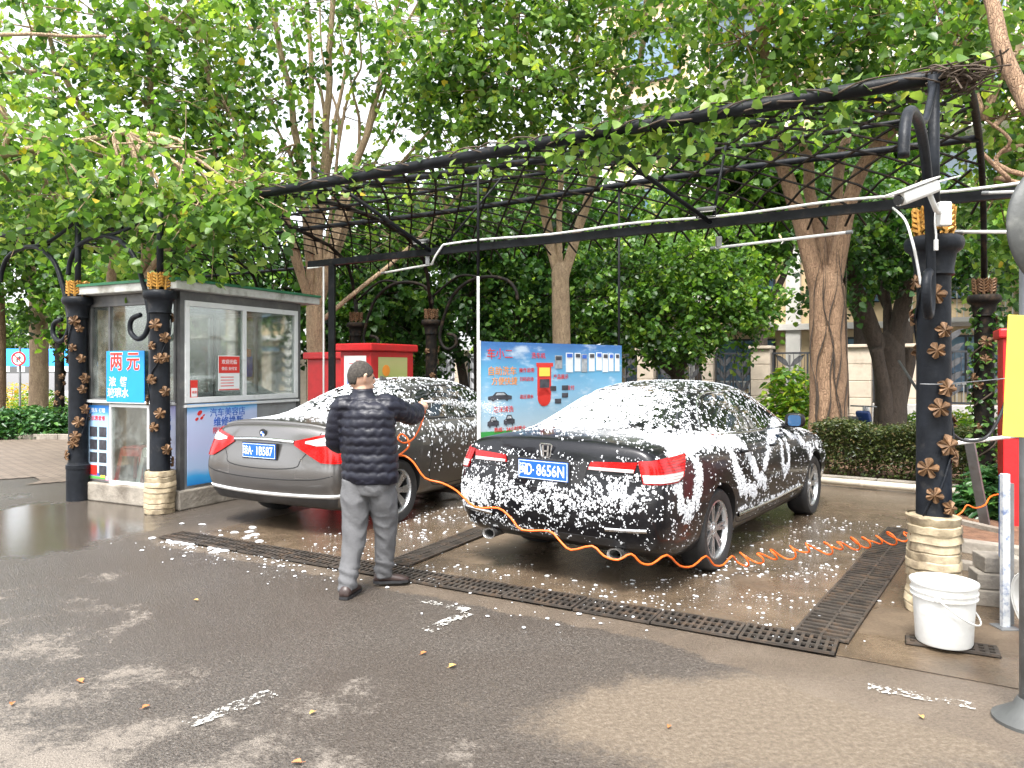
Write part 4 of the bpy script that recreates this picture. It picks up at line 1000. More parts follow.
mb = MB(); prect(mb, 51,54,64,24); mb.lathe([(.098,-.0045),(.098,.0)],24,M=Matrix.Translation((bx(57.5),-.0365,bz(56))) @ Matrix.Rotation(R(90),4,'X')); prect(mb, 50,24,66,20); q = mb.build('printed_machine', M['print_red'], bn)
mb = MB(); prect(mb, 52.5,25,62.5,34,-.0385); mb.build('machine_screen', M['print_yellow'], q); mb = MB(); prect(mb, 53,37,62,46,-.0385); mb.build('machine_window', M['print_dark'], q)
for i,(u0,u1,v0,v1,mt) in enumerate([(68,75,12,26,'print_grey'),(79,86,9,30,'print_white'),(88,94,9,29,'print_white'),(95,101,10,30,'print_grey'),(103,109,9,29,'print_white'),(111,117,8,28,'print_white'),(118,124,9,30,'print_white'),(125,130,9,29,'print_white'),(132,137,9,29,'print_white')]):
    mb = MB(); prect(mb,u0,v0,u1,v1); o = mb.build('printed_machine', M[mt], bn)
    mb = MB(); prect(mb,u0+.8,v0+1,u1-.8,v0+5,-.0385); mb.build('machine_screen', M['print_blue' if i%2 else 'print_dark'], o)
for u,v,s in ((17,54,1),(11,79,.45),(25,78,.45)):
    mb = MB(); w_ = .16*s if s==1 else .075; h_ = .05 if s==1 else .06
    prof = [(-1,-.6),(-1,.1),(-.62,.3),(-.35,1),(.35,1),(.65,.35),(1,.15),(1,-.6),(.72,-.6),(.6,-.95),(.4,-.6),(-.4,-.6),(-.6,-.95),(-.75,-.6)]
    mb.prism([(a*w_,b_*h_) for a,b_ in prof], .005, Matrix.Translation((bx(u),-.034,bz(v))) @ Matrix.Rotation(R(90),4,'X')); o = mb.build('printed_car', M['print_dark'], bn)
    mb = MB(); mb.prism([(-.4*w_,.35*h_),(-.25*w_,.8*h_),(.28*w_,.8*h_),(.45*w_,.35*h_)], .004, Matrix.Translation((bx(u),-.0385,bz(v))) @ Matrix.Rotation(R(90),4,'X')); mb.build('printed_glass', M['print_grey'], o)
for u,v in ((63,44.5),(75,44),(75,52),(68,58)):
    mb = MB(); prect(mb,u,v,u+6,v+5); mb.build('printed_picture', M['print_dark'], bn)
ptext('print_red','车小二',17,12,.12); ptext('print_orange','自助洗车',19,29,.10); ptext('print_orange','方便快捷',21,39,.09); ptext('print_red','洗车机',52,13,.07)
ptext('print_red','操作说明',41,28,.055); ptext('print_red','扫码启动',41,37,.05); ptext('print_red','高压清水',41,55,.05); ptext('print_red','泡沫清洗',20,67,.07); ptext('print_red','热线：24小时营业',26,87,.055); ptext('print_red','产品展示',74,35,.06)
ptext('print_red','支付',84,47,.06)

# ------------------------------------------------------------ kiosk
def clear_glass():
    m, nt, b = newmat('kiosk_glass'); gl = N(nt,'ShaderNodeBsdfGlossy'); gl.inputs['Roughness'].default_value = .03; tr = N(nt,'ShaderNodeBsdfTransparent'); tr.inputs[0].default_value = (.93,.97,.95,1)
    df = N(nt,'ShaderNodeBsdfDiffuse'); df.inputs[0].default_value = (.5,.52,.5,1); co = coord(nt)
    fz = N(nt,'ShaderNodeFresnel'); fz.inputs[0].default_value = 1.6
    m1 = N(nt,'ShaderNodeMixShader'); nt.links.new(math_(nt,'ADD',math_(nt,'MULTIPLY',fz.outputs[0],.6),.03), m1.inputs[0]); nt.links.new(tr.outputs[0], m1.inputs[1]); nt.links.new(gl.outputs[0], m1.inputs[2])
    d = math_(nt,'MULTIPLY',sstep(nt,noi(nt, co, 3, 6, .7),.4,.7),.16); m2 = N(nt,'ShaderNodeMixShader'); nt.links.new(d, m2.inputs[0]); nt.links.new(m1.outputs[0], m2.inputs[1]); nt.links.new(df.outputs[0], m2.inputs[2])
    nt.links.new(m2.outputs[0], nt.nodes['Material Output'].inputs[0]); return m
M['glass'] = clear_glass()
M['panel_grey'] = pm('grey_panel', (.36,.37,.38), .4, .2, var=.08, dirt=(.2,.18,.15), dirt_amt=.5)
M['green_edge'] = pm('green_roof_edge', (.02,.13,.06), .5, var=.2)
M['roof_white'] = pm('dirty_white_roof', (.5,.5,.47), .6, var=.1, dirt=(.16,.14,.1), dirt_amt=.7, dscale=4)
KW, KD, ZB, ZS, ZW, ZR = 1.62, 1.95, .22, 1.20, 2.34, 2.47
kz = Vector((-3.74,8.34,0)); ks = thing('kiosk', 'small glass-walled kiosk with a pale flat roof, left of the grey saloon', 'kiosk', kz, R(-26))
mb = MB(); mb.bbox((-KW/2-.05,KD/2,ZB/2),(KW+.22,KD+.12,ZB-.002),.015); mb.build('base_slab', M['concrete_block'], ks)
for x,y in ((0,0),(-KW,0),(0,KD),(-KW,KD)):
    mb = MB(); mb.box((x+(-.03 if x==0 else .03), y+(.03 if y==0 else -.03),(ZB+ZR)/2),(.06,.06,ZR-ZB)); mb.build('corner_frame', M['dark_alu'], ks)
mb = MB(); mb.box((-KW/2,.03,ZR-.05),(KW-.12,.055,.10)); mb.box((-.03,KD/2,ZR-.05),(.055,KD-.12,.10)); mb.box((-KW+.03,KD/2,ZR-.05),(.055,KD-.12,.10)); mb.box((-KW/2,KD-.03,ZR-.05),(KW-.12,.055,.10)); mb.build('top_rail', M['dark_alu'], ks)
mb = MB(); mb.bbox((-KW/2,KD/2+.04,ZR+.055),(KW+.26,KD+.40,.10),.01); rf = mb.build('roof', M['roof_white'], ks)
mb = MB(); mb.box((.135,KD/2+.04,ZR+.115),(.03,KD+.42,.03)); mb.box((-KW/2,-.165,ZR+.115),(KW+.24,.03,.03)); mb.build('green_edging', M['green_edge'], rf)
# right wall: lower panel, window with two lights
mb = MB(); mb.box((-.035,KD/2,(ZB+ZS)/2),(.03,KD-.12,ZS-ZB)); mb.build('side_panel', M['panel_grey'], ks)
def window(name, axis, a0, a1, z0, z1, face, fw, mull, mat, sgn):
    """axis 'y': in the side wall at x=face; axis 'x': in the front wall at y=face"""
    mb = MB()
    def bx_(a, z, da, dz, th=.05):
        if axis == 'y': mb.bbox((face,a,z),(th,da,dz),.004)
        else: mb.bbox((a,face,z),(da,th,dz),.004)
    bx_((a0+a1)/2, z0+fw/2, a1-a0, fw); bx_((a0+a1)/2, z1-fw/2, a1-a0, fw)
    bx_(a0+fw/2, (z0+z1)/2, fw, z1-z0-2*fw); bx_(a1-fw/2, (z0+z1)/2, fw, z1-z0-2*fw)
    for m_ in mull: bx_(m_, (z0+z1)/2, fw*.9, z1-z0-2*fw, .044)
    w_ = mb.build(name, mat, ks)
    ed = [a0+fw] + sum([[m_-fw*.45, m_+fw*.45] for m_ in mull], []) + [a1-fw]
    for i in range(0, len(ed), 2):
        mb = MB(); c = (ed[i]+ed[i+1])/2; d = ed[i+1]-ed[i]
        if axis == 'y': mb.box((face,c,(z0+z1)/2),(.006,d,z1-z0-2*fw))
        else: mb.box((c,face,(z0+z1)/2),(d,.006,z1-z0-2*fw))
        mb.build('pane', M['glass'], w_)
window('window', 'y', .06, KD-.06, ZS, ZR-.10, -.012, .062, [.95], M['alu'], 1)
window('window', 'y', .06, KD-.06, ZS, ZR-.10, -KW+.012, .05, [.95], M['alu'], 1)
window('window', 'x', -KW+.06, -.06, ZS, ZR-.10, .012, .035, [-1.20,-.50], M['dark_alu'], 1)
window('window', 'x', -KW+.06, -.06, ZS, ZR-.10, KD-.012, .05, [-.8], M['alu'], 1)
window('glazed_panel', 'x', -1.20, -.50, ZB, ZS-.03, .012, .035, [], M['alu'], 1)
mb = MB(); mb.box((-1.385,.03,(ZB+ZS)/2),(.33,.03,ZS-ZB-.01)); mb.box((-.28,.03,(ZB+ZS)/2),(.40,.03,ZS-ZB-.01)); mb.box((-KW+.03,KD/2,(ZB+ZS)/2),(.03,KD-.12,ZS-ZB)); mb.box((-KW/2,KD-.03,(ZB+ZS)/2),(KW-.12,.03,ZS-ZB)); mb.build('wall_panel', M['panel_grey'], ks)
mb = MB(); mb.box((-KW/2,-.02,ZS+.0),(KW-.14,.06,.03)); mb.box((.01,KD/2,ZS-.035),(.03,KD-.1,.03)); mb.build('sill', M['alu'], ks)
mb = MB(); mb.box((-.5,KD-.55,.86),(.8,.5,.03)); mb.box((-.5,KD-.55,.55),(.76,.46,.6)); 
M['curtain'] = pm('pale_cupboard', (.45,.46,.44), .5, var=.1)
KM = Matrix.Translation(kz) @ Matrix.Rotation(R(-26),4,'Z')
cb = thing('cupboard', 'pale low cupboard standing inside the kiosk', 'cupboard', KM @ Vector((-.95,1.5,ZB)), R(-26))
mb = MB(); mb.bbox((0,0,.37),(.85,.5,.74),.01); mb.build('carcass', M['curtain'], cb); mb = MB(); mb.bbox((0,0,.755),(.9,.54,.03),.006); mb.build('top', M['white_plastic'], cb)
KM = Matrix.Translation(kz) @ Matrix.Rotation(R(-26),4,'Z')
def kp(x,y,z): return KM @ Vector((x,y,z))
# blue sign: two big red characters
sg = thing('price_sign', 'blue hanging sign with two large red characters on the kiosk front', 'sign', kp(-.855,-.05,1.50), R(-26))
M['sign_blue'] = pm('sign_blue', (.01,.27,.72), .35, var=.05, bmp=0)
mb = MB(); mb.bbox((0,0,0),(.66,.012,.60),.002); mb.build('board', M['sign_blue'], sg)
def stext(par, mat, s, x, z, size, y=-.008, rot=0, **k):
    mb = MB(); text_into(mb, s, size, Matrix.Translation((x,y,z)) @ Matrix.Rotation(R(90),4,'X'), .0015, **k); return mb.build('lettering', M[mat], par)
stext(sg,'print_white','两 元',0,.165,.235,bold=.010,xs=.98); stext(sg,'print_red','两 元',0,.165,.235,y=-.0105,bold=.004,xs=.98)
stext(sg,'print_white','浓  缩',-.12,-.07,.125,bold=.002); stext(sg,'print_white','玻璃水',-.12,-.20,.125,bold=.002)
# poster left: pictures of washing
def poster(label, loc, rz, w_, h_, mat, name='poster', cat='poster'):
    t = thing(name, label, cat, loc, rz); mb = MB(); mb.bbox((0,0,0),(w_,.006,h_),.001); mb.build('sheet', mat, t); return t
def grad_mat(name, stops, z0, z1):
    m, nt, b = newmat(name); co = coord(nt); s = N(nt,'ShaderNodeSeparateXYZ'); nt.links.new(co, s.inputs[0])
    f = math_(nt,'DIVIDE',math_(nt,'SUBTRACT',math_(nt,'ADD',s.outputs[2],math_(nt,'MULTIPLY',noi(nt,co,3,3),.12)),z0+.06),z1-z0)
    nt.links.new(ramp(nt, f, stops), b.inputs['Base Color']); b.inputs['Roughness'].default_value = .35; return m
pa = poster('tall blue poster with eight small car pictures, left end of the kiosk front', kp(-1.40,-.004,.70), R(-26), .37, .90, grad_mat('poster_blue', [(0,(.6,.3,.4)),(.12,(.5,.62,.75)),(.5,(.42,.6,.78)),(.85,(.3,.52,.78)),(.92,(.04,.22,.6)),(1,(.03,.2,.6))], -.45, .45))
for i in range(4):
    for j in range(2):
        mb = MB(); mb.bbox((-.085+j*.17,-.006,.13-i*.155),(.135,.004,.12),.012); mb.build('picture', M['print_red' if (i,j)==(3,0) else 'print_dark'], pa)
stext(pa,'print_white','洗车 打蜡',0,.385,.06,y=-.005); stext(pa,'print_red','优惠套餐',0,.29,.065,y=-.005)
for k,(c,z) in enumerate((('print_blue',-.385),('print_green',-.425),('print_yellow',-.405))):
    mb = MB(); mb.bbox((-.02+.11*(k==2),-.0055-.002*k,z),(.30 if k<2 else .08,.004,.03),.003); mb.build('stripe', M[c], pa)
pb = poster('large pale blue poster with dark car pictures on the kiosk side, by the grey saloon', kp(.006,.62,.72), R(64), 1.06, .93, grad_mat('poster_pale', [(0,(.02,.22,.62)),(.1,(.06,.38,.75)),(.2,(.42,.55,.78)),(.5,(.50,.54,.78)),(.86,(.5,.58,.8)),(.97,(.05,.36,.72)),(1,(.02,.26,.65))], -.465, .465))
# facing outwards (+x of the kiosk): local -y must point to +x
stext(pb,'print_blue','汽车美容店',.06,.345,.11,y=-.005); stext(pb,'print_blue','维修换新',.07,.235,.115,y=-.005,bold=.001); stext(pb,'print_red','限时200元-600元',.12,.135,.08,y=-.005)
mb = MB()
for x,z,r_ in ((-.36,.36,.03),(-.33,.30,.02),(-.40,.29,.02),(-.30,.33,.012)): mb.prism([(math.cos(a)*r_*1.3,math.sin(a)*r_*.8) for a in [i*.63 for i in range(10)]], .004, Matrix.Translation((x,-.005,z)) @ Matrix.Rotation(R(90),4,'X') @ Matrix.Rotation(R(35),4,'Z'))
mb.build('emblem', M['print_red'], pb)
mb = MB(); mb.box((.15,-.005,.095),(.52,.003,.008)); mb.build('red_line', M['print_red'], pb)
for i,(z,x) in enumerate(((-.00,.06),(-.17,.06),(-.345,.04))):
    mb = MB(); mb.bbox((x,-.006,z),(.34 if i<2 else .42,.004,.13),.004); mb.build('picture', M['print_dark'], pb)
    mb = MB(); mb.bbox((x+.4,-.006,z),(.34,.004,.13),.004); mb.build('picture', M['print_dark'], pb)
pc = poster('red and white notice stuck inside the middle of the kiosk side window', kp(.0,.60,1.66), R(64), .33, .42, M['print_white'])
pc.location = kp(.004,.70,1.54)
mb = MB(); mb.bbox((0,-.005,.10),(.32,.003,.20),.001); mb.build('red_field', M['print_red'], pc)
stext(pc,'print_white','欢迎光临',0,.13,.06,y=-.0075); stext(pc,'print_white','微信 支付宝',0,.05,.045,y=-.0075)
for i in range(4): 
    mb = MB(); mb.box((-.03,-.0045,-.05-i*.035),(.20,.002,.010)); mb.build('text_line', M['print_red'], pc)
mb = MB(); mb.box((0,-.005,-.2),(.31,.003,.012)); mb.build('red_border', M['print_red'], pc)
pd_ = poster('small red and white sticker in the corner of the kiosk side window', kp(.004,.185,1.36), R(64), .10, .20, M['print_red'])
mb = MB(); mb.bbox((0,-.005,-.04),(.08,.003,.10),.001); mb.build('white_field', M['print_white'], pd_)
stext(pd_,'print_red','收款',0,-.04,.035,y=-.0075)
pe = poster('narrow pale blue notice beside the tape-wrapped column on the kiosk front', kp(-.20,-.004,.72), R(-26), .26, .90, grad_mat('poster_pale2', [(0,(.5,.55,.75)),(.8,(.55,.6,.78)),(1,(.3,.3,.6))], -.45, .45))
stext(pe,'print_blue','服务',0,.3,.07,y=-.005); stext(pe,'print_blue','项目',0,.2,.07,y=-.005)
pf = poster('sheet of handwriting pinned up inside the lower glass of the kiosk', kp(-.86,.55,.92), R(-26), .40, .52, M['print_white'])
for i in range(7):
    mb = MB(); mb.box((0,-.0045,.2-i*.06),(.3-.04*(i%3),.002,.008)); mb.build('text_line', M['print_grey'], pf)
pg2 = poster('blue cloth hanging inside the far pane of the kiosk window', kp(-.06,1.08,1.62), R(64), .12, .26, M['print_blue'])
mb = MB(); mb.bbox((0,0,.17),(.06,.03,.10),.01); mb.build('orange_top', M['print_orange'], pg2)
# stools inside
def stool(x, y, mat, label, s=1.0):
    t = thing('plastic_stool', label, 'stool', kp(x,y,ZB+.002), R(-10), 'plastic stools in the kiosk')
    h = .42*s; tp = .13*s; bt = .17*s
    mb = MB(); mb.bbox((0,0,h),(tp*2,tp*2,.025),.01); mb.build('seat', mat, t)
    for sx in (-1,1):
        for sy in (-1,1):
            mb = MB(); mb.tube([(sx*tp*.92,sy*tp*.92,h),(sx*bt,sy*bt,.01)], [.022,.028], 4); mb.build('leg', mat, t)
    mb = MB()
    for sx in (-1,1): mb.bar((sx*tp,-tp,h-.06),(sx*tp,tp,h-.06),.012,.08); mb.bar((-tp,sx*tp,h-.06),(tp,sx*tp,h-.06),.012,.08)
    mb.build('apron', mat, t)
M['stool_red'] = pm('red_plastic', (.45,.02,.02), .4, var=.08, bmp=0)
stool(-1.02,.24,M['stool_red'],'red plastic stool behind the lower glass of the kiosk'); stool(-.66,.26,M['white_plastic'],'white plastic stool beside the red one in the kiosk')
mb = MB(); mb.lathe([(.001,0),(.10,.01),(.13,.05),(.10,.10),(.001,.11)],18,M=Matrix.Translation(kp(-.68,.27,.66))); solo('yellow_helmet', mb, M['print_yellow'], 'round yellow helmet resting on the white stool', 'helmet', smooth=True)
# meter box at the foot and a mat of black hose by the kiosk
# ------------------------------------------------------------ red boxes behind the grey saloon
def redbox(loc, w_, d_, h_, label, signs):
    t = thing('red_cabinet', label, 'cabinet', loc, R(-30), 'red self-service cabinets')
    mb = MB(); mb.bbox((0,0,h_/2),(w_,d_,h_),.01); mb.build('cabinet_body', M['red_paint'], t)
    mb = MB(); mb.bbox((0,0,h_+.06),(w_+.12,d_+.12,.12),.02); mb.build('lid', M['red_paint'], t)
    if signs:
        mb = MB(); mb.bbox((0,-d_/2-.006,h_-.32),(w_*.72,.008,.5),.002); a_ = mb.build('notice', M['print_white'], t)
        stext(a_,'print_red','一元',0,h_-.2,.12,y=-d_/2-.013); mb = MB(); mb.box((0,-d_/2-.012,h_-.45),(w_*.5,.003,.16)); mb.build('picture', M['print_blue'], a_)
        mb = MB(); mb.bbox((w_/2+.006,0,h_-.32),(.008,d_*.68,.46),.002); b_ = mb.build('notice', grad_mat('green_notice', [(0,(.35,.42,.12)),(.5,(.5,.48,.2)),(1,(.3,.45,.15))], 1.4, 2.0), t)
        mb = MB(); mb.lathe([(.09,0),(.09,.004),(.05,.006)],18,M=Matrix.Translation((w_/2+.012,-.18,h_-.3)) @ Matrix.Rotation(R(90),4,'Y')); mb.build('emblem', M['print_orange'], b_)
redbox(Vector((-2.16,11.9,0)), .62, 1.05, 1.86, 'larger red cabinet with white and green notices behind the grey saloon', True)
redbox(Vector((-3.05,12.9,0)), .8, .6, 1.75, 'smaller plain red cabinet half hidden by the square post', False)

# ------------------------------------------------------------ drains
M['grate'] = pm('rusty_cast_grate', (.060,.050,.042), .5, .3, var=.4, dirt=(.12,.075,.045), dirt_amt=.6, dscale=12, bmp=.004)
M['drain_dark'] = pm('drain_channel', (.003,.003,.003), .7, var=.3, spec=.1)
def drain(a, b, w_, rows, label, pitch=.045):
    """channel with cast grates: bars across, rows of slots"""
    a = Vector((a.x,a.y,0)); b = Vector((b.x,b.y,0)); d = (b-a); L = d.length; ang = math.atan2(d.y,d.x)
    t = thing('drain_grate', label, 'drain', a, ang, 'cast iron drain grates')
    mb = MB(); mb.add([(0,-w_/2,.009),(L,-w_/2,.009),(L,w_/2,.009),(0,w_/2,.009)],[(0,1,2,3)]); mb.build('channel', M['drain_dark'], t)
    n = max(1,int(L/.5)); seg = L/n
    for i in range(n):
        mb = MB(); x0 = i*seg+.006; x1 = (i+1)*seg-.006
        zz = .018+.003*math.sin(i*2.1); rw = .016
        tot = rows+1
        for r_ in range(tot):
            y = -w_/2+rw/2+(w_-rw)*r_/rows; mb.box(((x0+x1)/2,y,zz),(x1-x0,rw,.014))
        k = int((x1-x0)/pitch)
        for j in range(k+1):
            x = x0+.008+(x1-x0-.016)*j/k
            for r_ in range(rows):
                ya = -w_/2+rw+(w_-rw)*r_/rows; yb = -w_/2+(w_-rw)*(r_+1)/rows
                mb.box((x,(ya+yb)/2,zz),(pitch*.42,yb-ya,.012))
        mb.build('grate', M['grate'], t)
    return t
drain(Vector((-3.25,7.05,0)), G(838,650), .27, 3, 'long cast iron drain along the front of both wash bays')
drain(G(820,640), G(905,531), .31, 2, 'wide drain with slotted grates along the right of the black saloon', .07)
drain(G(397,566), G(468,537)+VX*.35, .24, 2, 'narrow drain between the two saloons')
drain(G(905,641), G(1000,655), .16, 3, 'small square-holed drain under the white bucket', .05)
# ------------------------------------------------------------ bucket
bk = thing('bucket', 'white plastic bucket with a wire handle, in front of the tape-wrapped column', 'bucket', (2.48,4.25,.03), R(20))
mb = MB(); mb.lathe([(.001,0),(.140,0),(.146,.012),(.158,.24),(.160,.262),(.172,.264),(.173,.272),(.163,.274),(.164,.292),(.173,.294),(.174,.302),(.166,.304),(.168,.335),(.176,.337),(.177,.350),(.160,.350),(.159,.33),(.140,.02),(.001,.018)], 40, cap=False); mb.build('pail', M['white_plastic'], bk, angle=35)
mb = MB(); pts = [Vector((.170*math.cos(a), .170*math.sin(a), .285-.15*math.sin((a-R(-150))/R(180)*math.pi)) ) * 1 for a in [R(-150)+R(180)*i/16 for i in range(17)]]
pts = [Vector((p.x*1.06,p.y*1.06,p.z)) for p in pts]; mb.tube(pts, .005, 6); mb.build('handle', M['white_plastic'], bk, smooth=True)
for a in (R(-150), R(30)):
    mb = MB(); mb.lathe([(.016,0),(.018,.012),(.001,.016)],12,cap=False,M=Matrix.Translation((.170*math.cos(a),.170*math.sin(a),.285)) @ Matrix.Rotation(a,4,'Z') @ Matrix.Rotation(R(90),4,'Y')); mb.build('handle_lug', M['white_plastic'], bk)

# ------------------------------------------------------------ right-hand clutter
M['mirror_grey'] = pm('grey_mirror_shell', (.075,.078,.076), .55, .1, var=.15, dirt=(.25,.25,.22), dirt_amt=.4)
MRP = Vector(((1030-512)/740*3.34,3.34,0))
mp_ = thing('mirror_pole', 'grey pole with a round convex mirror at the right edge of the scene', 'mirror', MRP)
mb = MB(); mb.tube([(0,0,.02),(0,0,2.3)], .042, 16); mb.build('pole', M['grey_metal'], mp_, smooth=True)
mb = MB(); mb.lathe([(.15,0),(.15,.015),(.12,.035),(.07,.07),(.05,.11)],20); mb.build('foot', M['mirror_grey'], mp_, angle=40)
mb = MB(); Mx = Matrix.Translation((.085,-.10,2.22)) @ Matrix.Rotation(R(12),4,'Z') @ Matrix.Rotation(R(90),4,'X')
mb.lathe([(.001,.075),(.12,.065),(.20,.045),(.26,.015),(.285,-.005),(.29,-.02),(.28,-.025)],40,cap=False,M=Mx); mb.build('mirror_back', M['mirror_grey'], mp_, smooth=True)
mb = MB(); mb.lathe([(.28,-.022),(.18,-.045),(.001,-.06)],40,cap=False,M=Mx); mb.build('mirror_face', M['chrome'], mp_, smooth=True)
ys = thing('yellow_sign', 'yellow sign with red characters hanging on the mirror pole', 'sign', (MRP.x-.02,MRP.y-.07,1.56), R(-6))
mb = MB(); mb.bbox((.02,0,0),(.30,.01,.54),.003, tilt=Matrix.Rotation(R(2.5),4,'Y')); mb.build('board', M['print_yellow'], ys)
stext(ys,'print_red','洗车',.09,-.2,.085,y=-.009,bold=.001); stext(ys,'print_dark','自助',.10,.02,.05,y=-.009); stext(ys,'print_dark','扫码',.10,-.06,.05,y=-.009)
def stand(name, label, cat, px, ybase, D, top, r_, mat):
    p = Vector(((px-512)/740*D, D, 0)); t = thing(name, label, cat, p)
    mb = MB(); mb.bbox((0,0,top/2),(r_,r_*.8,top),.004); mb.build('pole', mat, t); return t
M['blotchy'] = pm('flaking_white_blue_paint', (.55,.57,.58), .5, .2, var=.12, scale=14, dirt=(.08,.13,.28), dirt_amt=.75, dscale=22)
sp_ = stand('barrier_post', 'square post with flaking white and blue paint, right of the bucket', 'post', 1005, 628, 4.55, .95, .045, M['blotchy'])
mb = MB(); mb.bbox((0,0,.006),(.12,.12,.012),.003); mb.build('base_plate', M['grey_metal'], sp_)
M['board_blue'] = pm('blue_board', (.05,.16,.42), .5, var=.15, dirt=(.3,.3,.3), dirt_amt=.3)
bb_ = thing('blue_board', 'narrow blue board on edge behind the flaking post', 'board', Vector((3.16,4.72,0)), R(62))
mb = MB(); mb.bbox((.1,0,.45),(.5,.03,.85),.005); mb.build('panel', M['board_blue'], bb_)
mb = MB(); mb.box((-.155,0,.45),(.02,.036,.87)); mb.build('edge_strip', M['grey_metal'], bb_)
wb = thing('wash_basin', 'white plastic basin stood on edge behind the mirror pole', 'basin', Vector((3.03,4.32,.035)), 0)
mb = MB(); mb.lathe([(.001,-.05),(.11,-.05),(.14,-.04),(.17,.04),(.185,.045),(.18,.05),(.165,.045),(.13,-.03),(.001,-.04)],32,cap=False,M=Matrix.Translation((.06,0,.185)) @ Matrix.Rotation(R(-96),4,'Y')); mb.build('bowl', M['white_plastic'], wb, smooth=True)
mb = MB(); mb.tube([Matrix.Translation((.06,0,.185)) @ Matrix.Rotation(R(-96),4,'Y') @ Vector((.186*math.cos(a),.186*math.sin(a),.047)) for a in [2*math.pi*i/32 for i in range(33)]], .006, 6); mb.build('rim', M['white_plastic'], wb)
rc = thing('red_cabinet', 'tall narrow red cabinet at the right edge behind the yellow sign', 'cabinet', Vector((5.35,7.55,0)), R(-28), 'red self-service cabinets')
mb = MB(); mb.bbox((0,0,.95),(.62,.5,1.9),.01); mb.build('cabinet_body', M['red_paint'], rc)
mb = MB(); mb.bbox((0,0,1.95),(.70,.58,.10),.02); mb.build('lid', M['red_paint'], rc)
mb = MB(); mb.bbox((-.02,-.255,1.3),(.42,.01,.8),.004); dr = mb.build('door', M['red_paint'], rc); mb = MB(); mb.bbox((.14,-.265,1.3),(.03,.02,.12),.004); mb.build('handle', M['black_plastic'], dr)
for i in range(3):
    mb = MB(); mb.bbox((0,0,.055),(.30-.03*i,.20,.105),.008)
    o = solo('paving_block', mb, M['concrete_block'], ['dark block lying lowest in the stack behind the flaking post','dark block in the middle of the stack of three','dark block topmost of its stack beside the flaking post'][i], 'block', 'stacked paving blocks')
    o.location = Vector((3.26+.03*i,5.02+.02*i,.004+.108*i)); o.rotation_euler = (0,0,R(-22+6*i))
def pipe(a, b, r, mat, label, name='pipe', cat='pipe', group=None):
    mb = MB(); mb.tube([a, Vector(a).lerp(Vector(b),.5), b], r, 10)
    for k in (.33,.66):
        p = Vector(a).lerp(Vector(b),k); d = (Vector(b)-Vector(a)).normalized(); mb.tube([p-d*.02,p+d*.02], r*1.12, 10)
    return solo(name, mb, mat, label, cat, group, smooth=True)
pipe(Vector((3.35,5.6,1.03)), Vector((4.5,6.4,1.03)), .016, M['white_metal'], 'thin white pipe running level to the right of the large column')
M['cream_pipe'] = pm('cream_pvc_pipe', (.62,.55,.44), .45, var=.08, dirt=(.2,.15,.1), dirt_amt=.3)
hp = lambda px, D, z: Vector(((px-512)/740*D, D, z))
pipe(hp(812,10.1,.08), hp(975,9.0,.08), .045, M['cream_pipe'], 'long cream plastic pipe lying along the foot of the hedge')
lb = MB(); a, b = hp(985,7.5,.02), hp(969,7.3,.90); lb.bar(a, b, .09, .03)
solo('leaning_plank', lb, M['grey_metal'], 'grey plank leaning by the vine-grown column', 'plank')
lb = MB(); lb.bar(hp(955,7.6,.03), hp(1003,7.1,.03), .09, .05); solo('timber', lb, M['concrete_block'], 'pale timber lying on the soil at the foot of the leaning plank', 'timber')
# kerb and steps by the soil
def kerb(a, b, w_, h_, mat=None, name='kerb'):
    mb = MB(); a, b = Vector(a), Vector(b); d = b-a; n = max(1,int(d.length/.8))
    for i in range(n):
        p = a + d*(i/n) + d.normalized()*.004; q = a + d*((i+1)/n) - d.normalized()*.004; mb.m = Matrix.Identity(4)
        c = (p+q)/2; mb.bbox((c.x,c.y,h_/2),((q-p).length,w_,h_),.01, rz=math.atan2(d.y,d.x))
    o = mb.build(name, mat or M['concrete_block']); o['kind'] = 'structure'; return o
kerb(hp(800,10.6,0), hp(1060,8.9,0), .12, .10)
kerb(hp(950,6.5,0), hp(1060,6.0,0), .12, .11)
kerb(hp(958,5.9,0), hp(1060,5.45,0), .10, .07)
M['soil'] = pm('bare_red_soil', (.16,.085,.05), .9, var=.4, scale=9, bmp=.02, bscale=30)
sheet('soil_bed', [tuple(hp(955,7.9,0)[:2]), tuple(hp(945,6.58,0)[:2]), tuple(hp(1090,6.1,0)[:2]), tuple(hp(1090,9.0,0)[:2]), tuple(hp(985,8.9,0)[:2])], .014, M['soil'])
sheet('soil_strip', [tuple(hp(790,10.8,0)[:2]), tuple(hp(1080,8.95,0)[:2]), tuple(hp(1080,11.5,0)[:2]), tuple(hp(790,13.5,0)[:2])], .018, M['soil'])

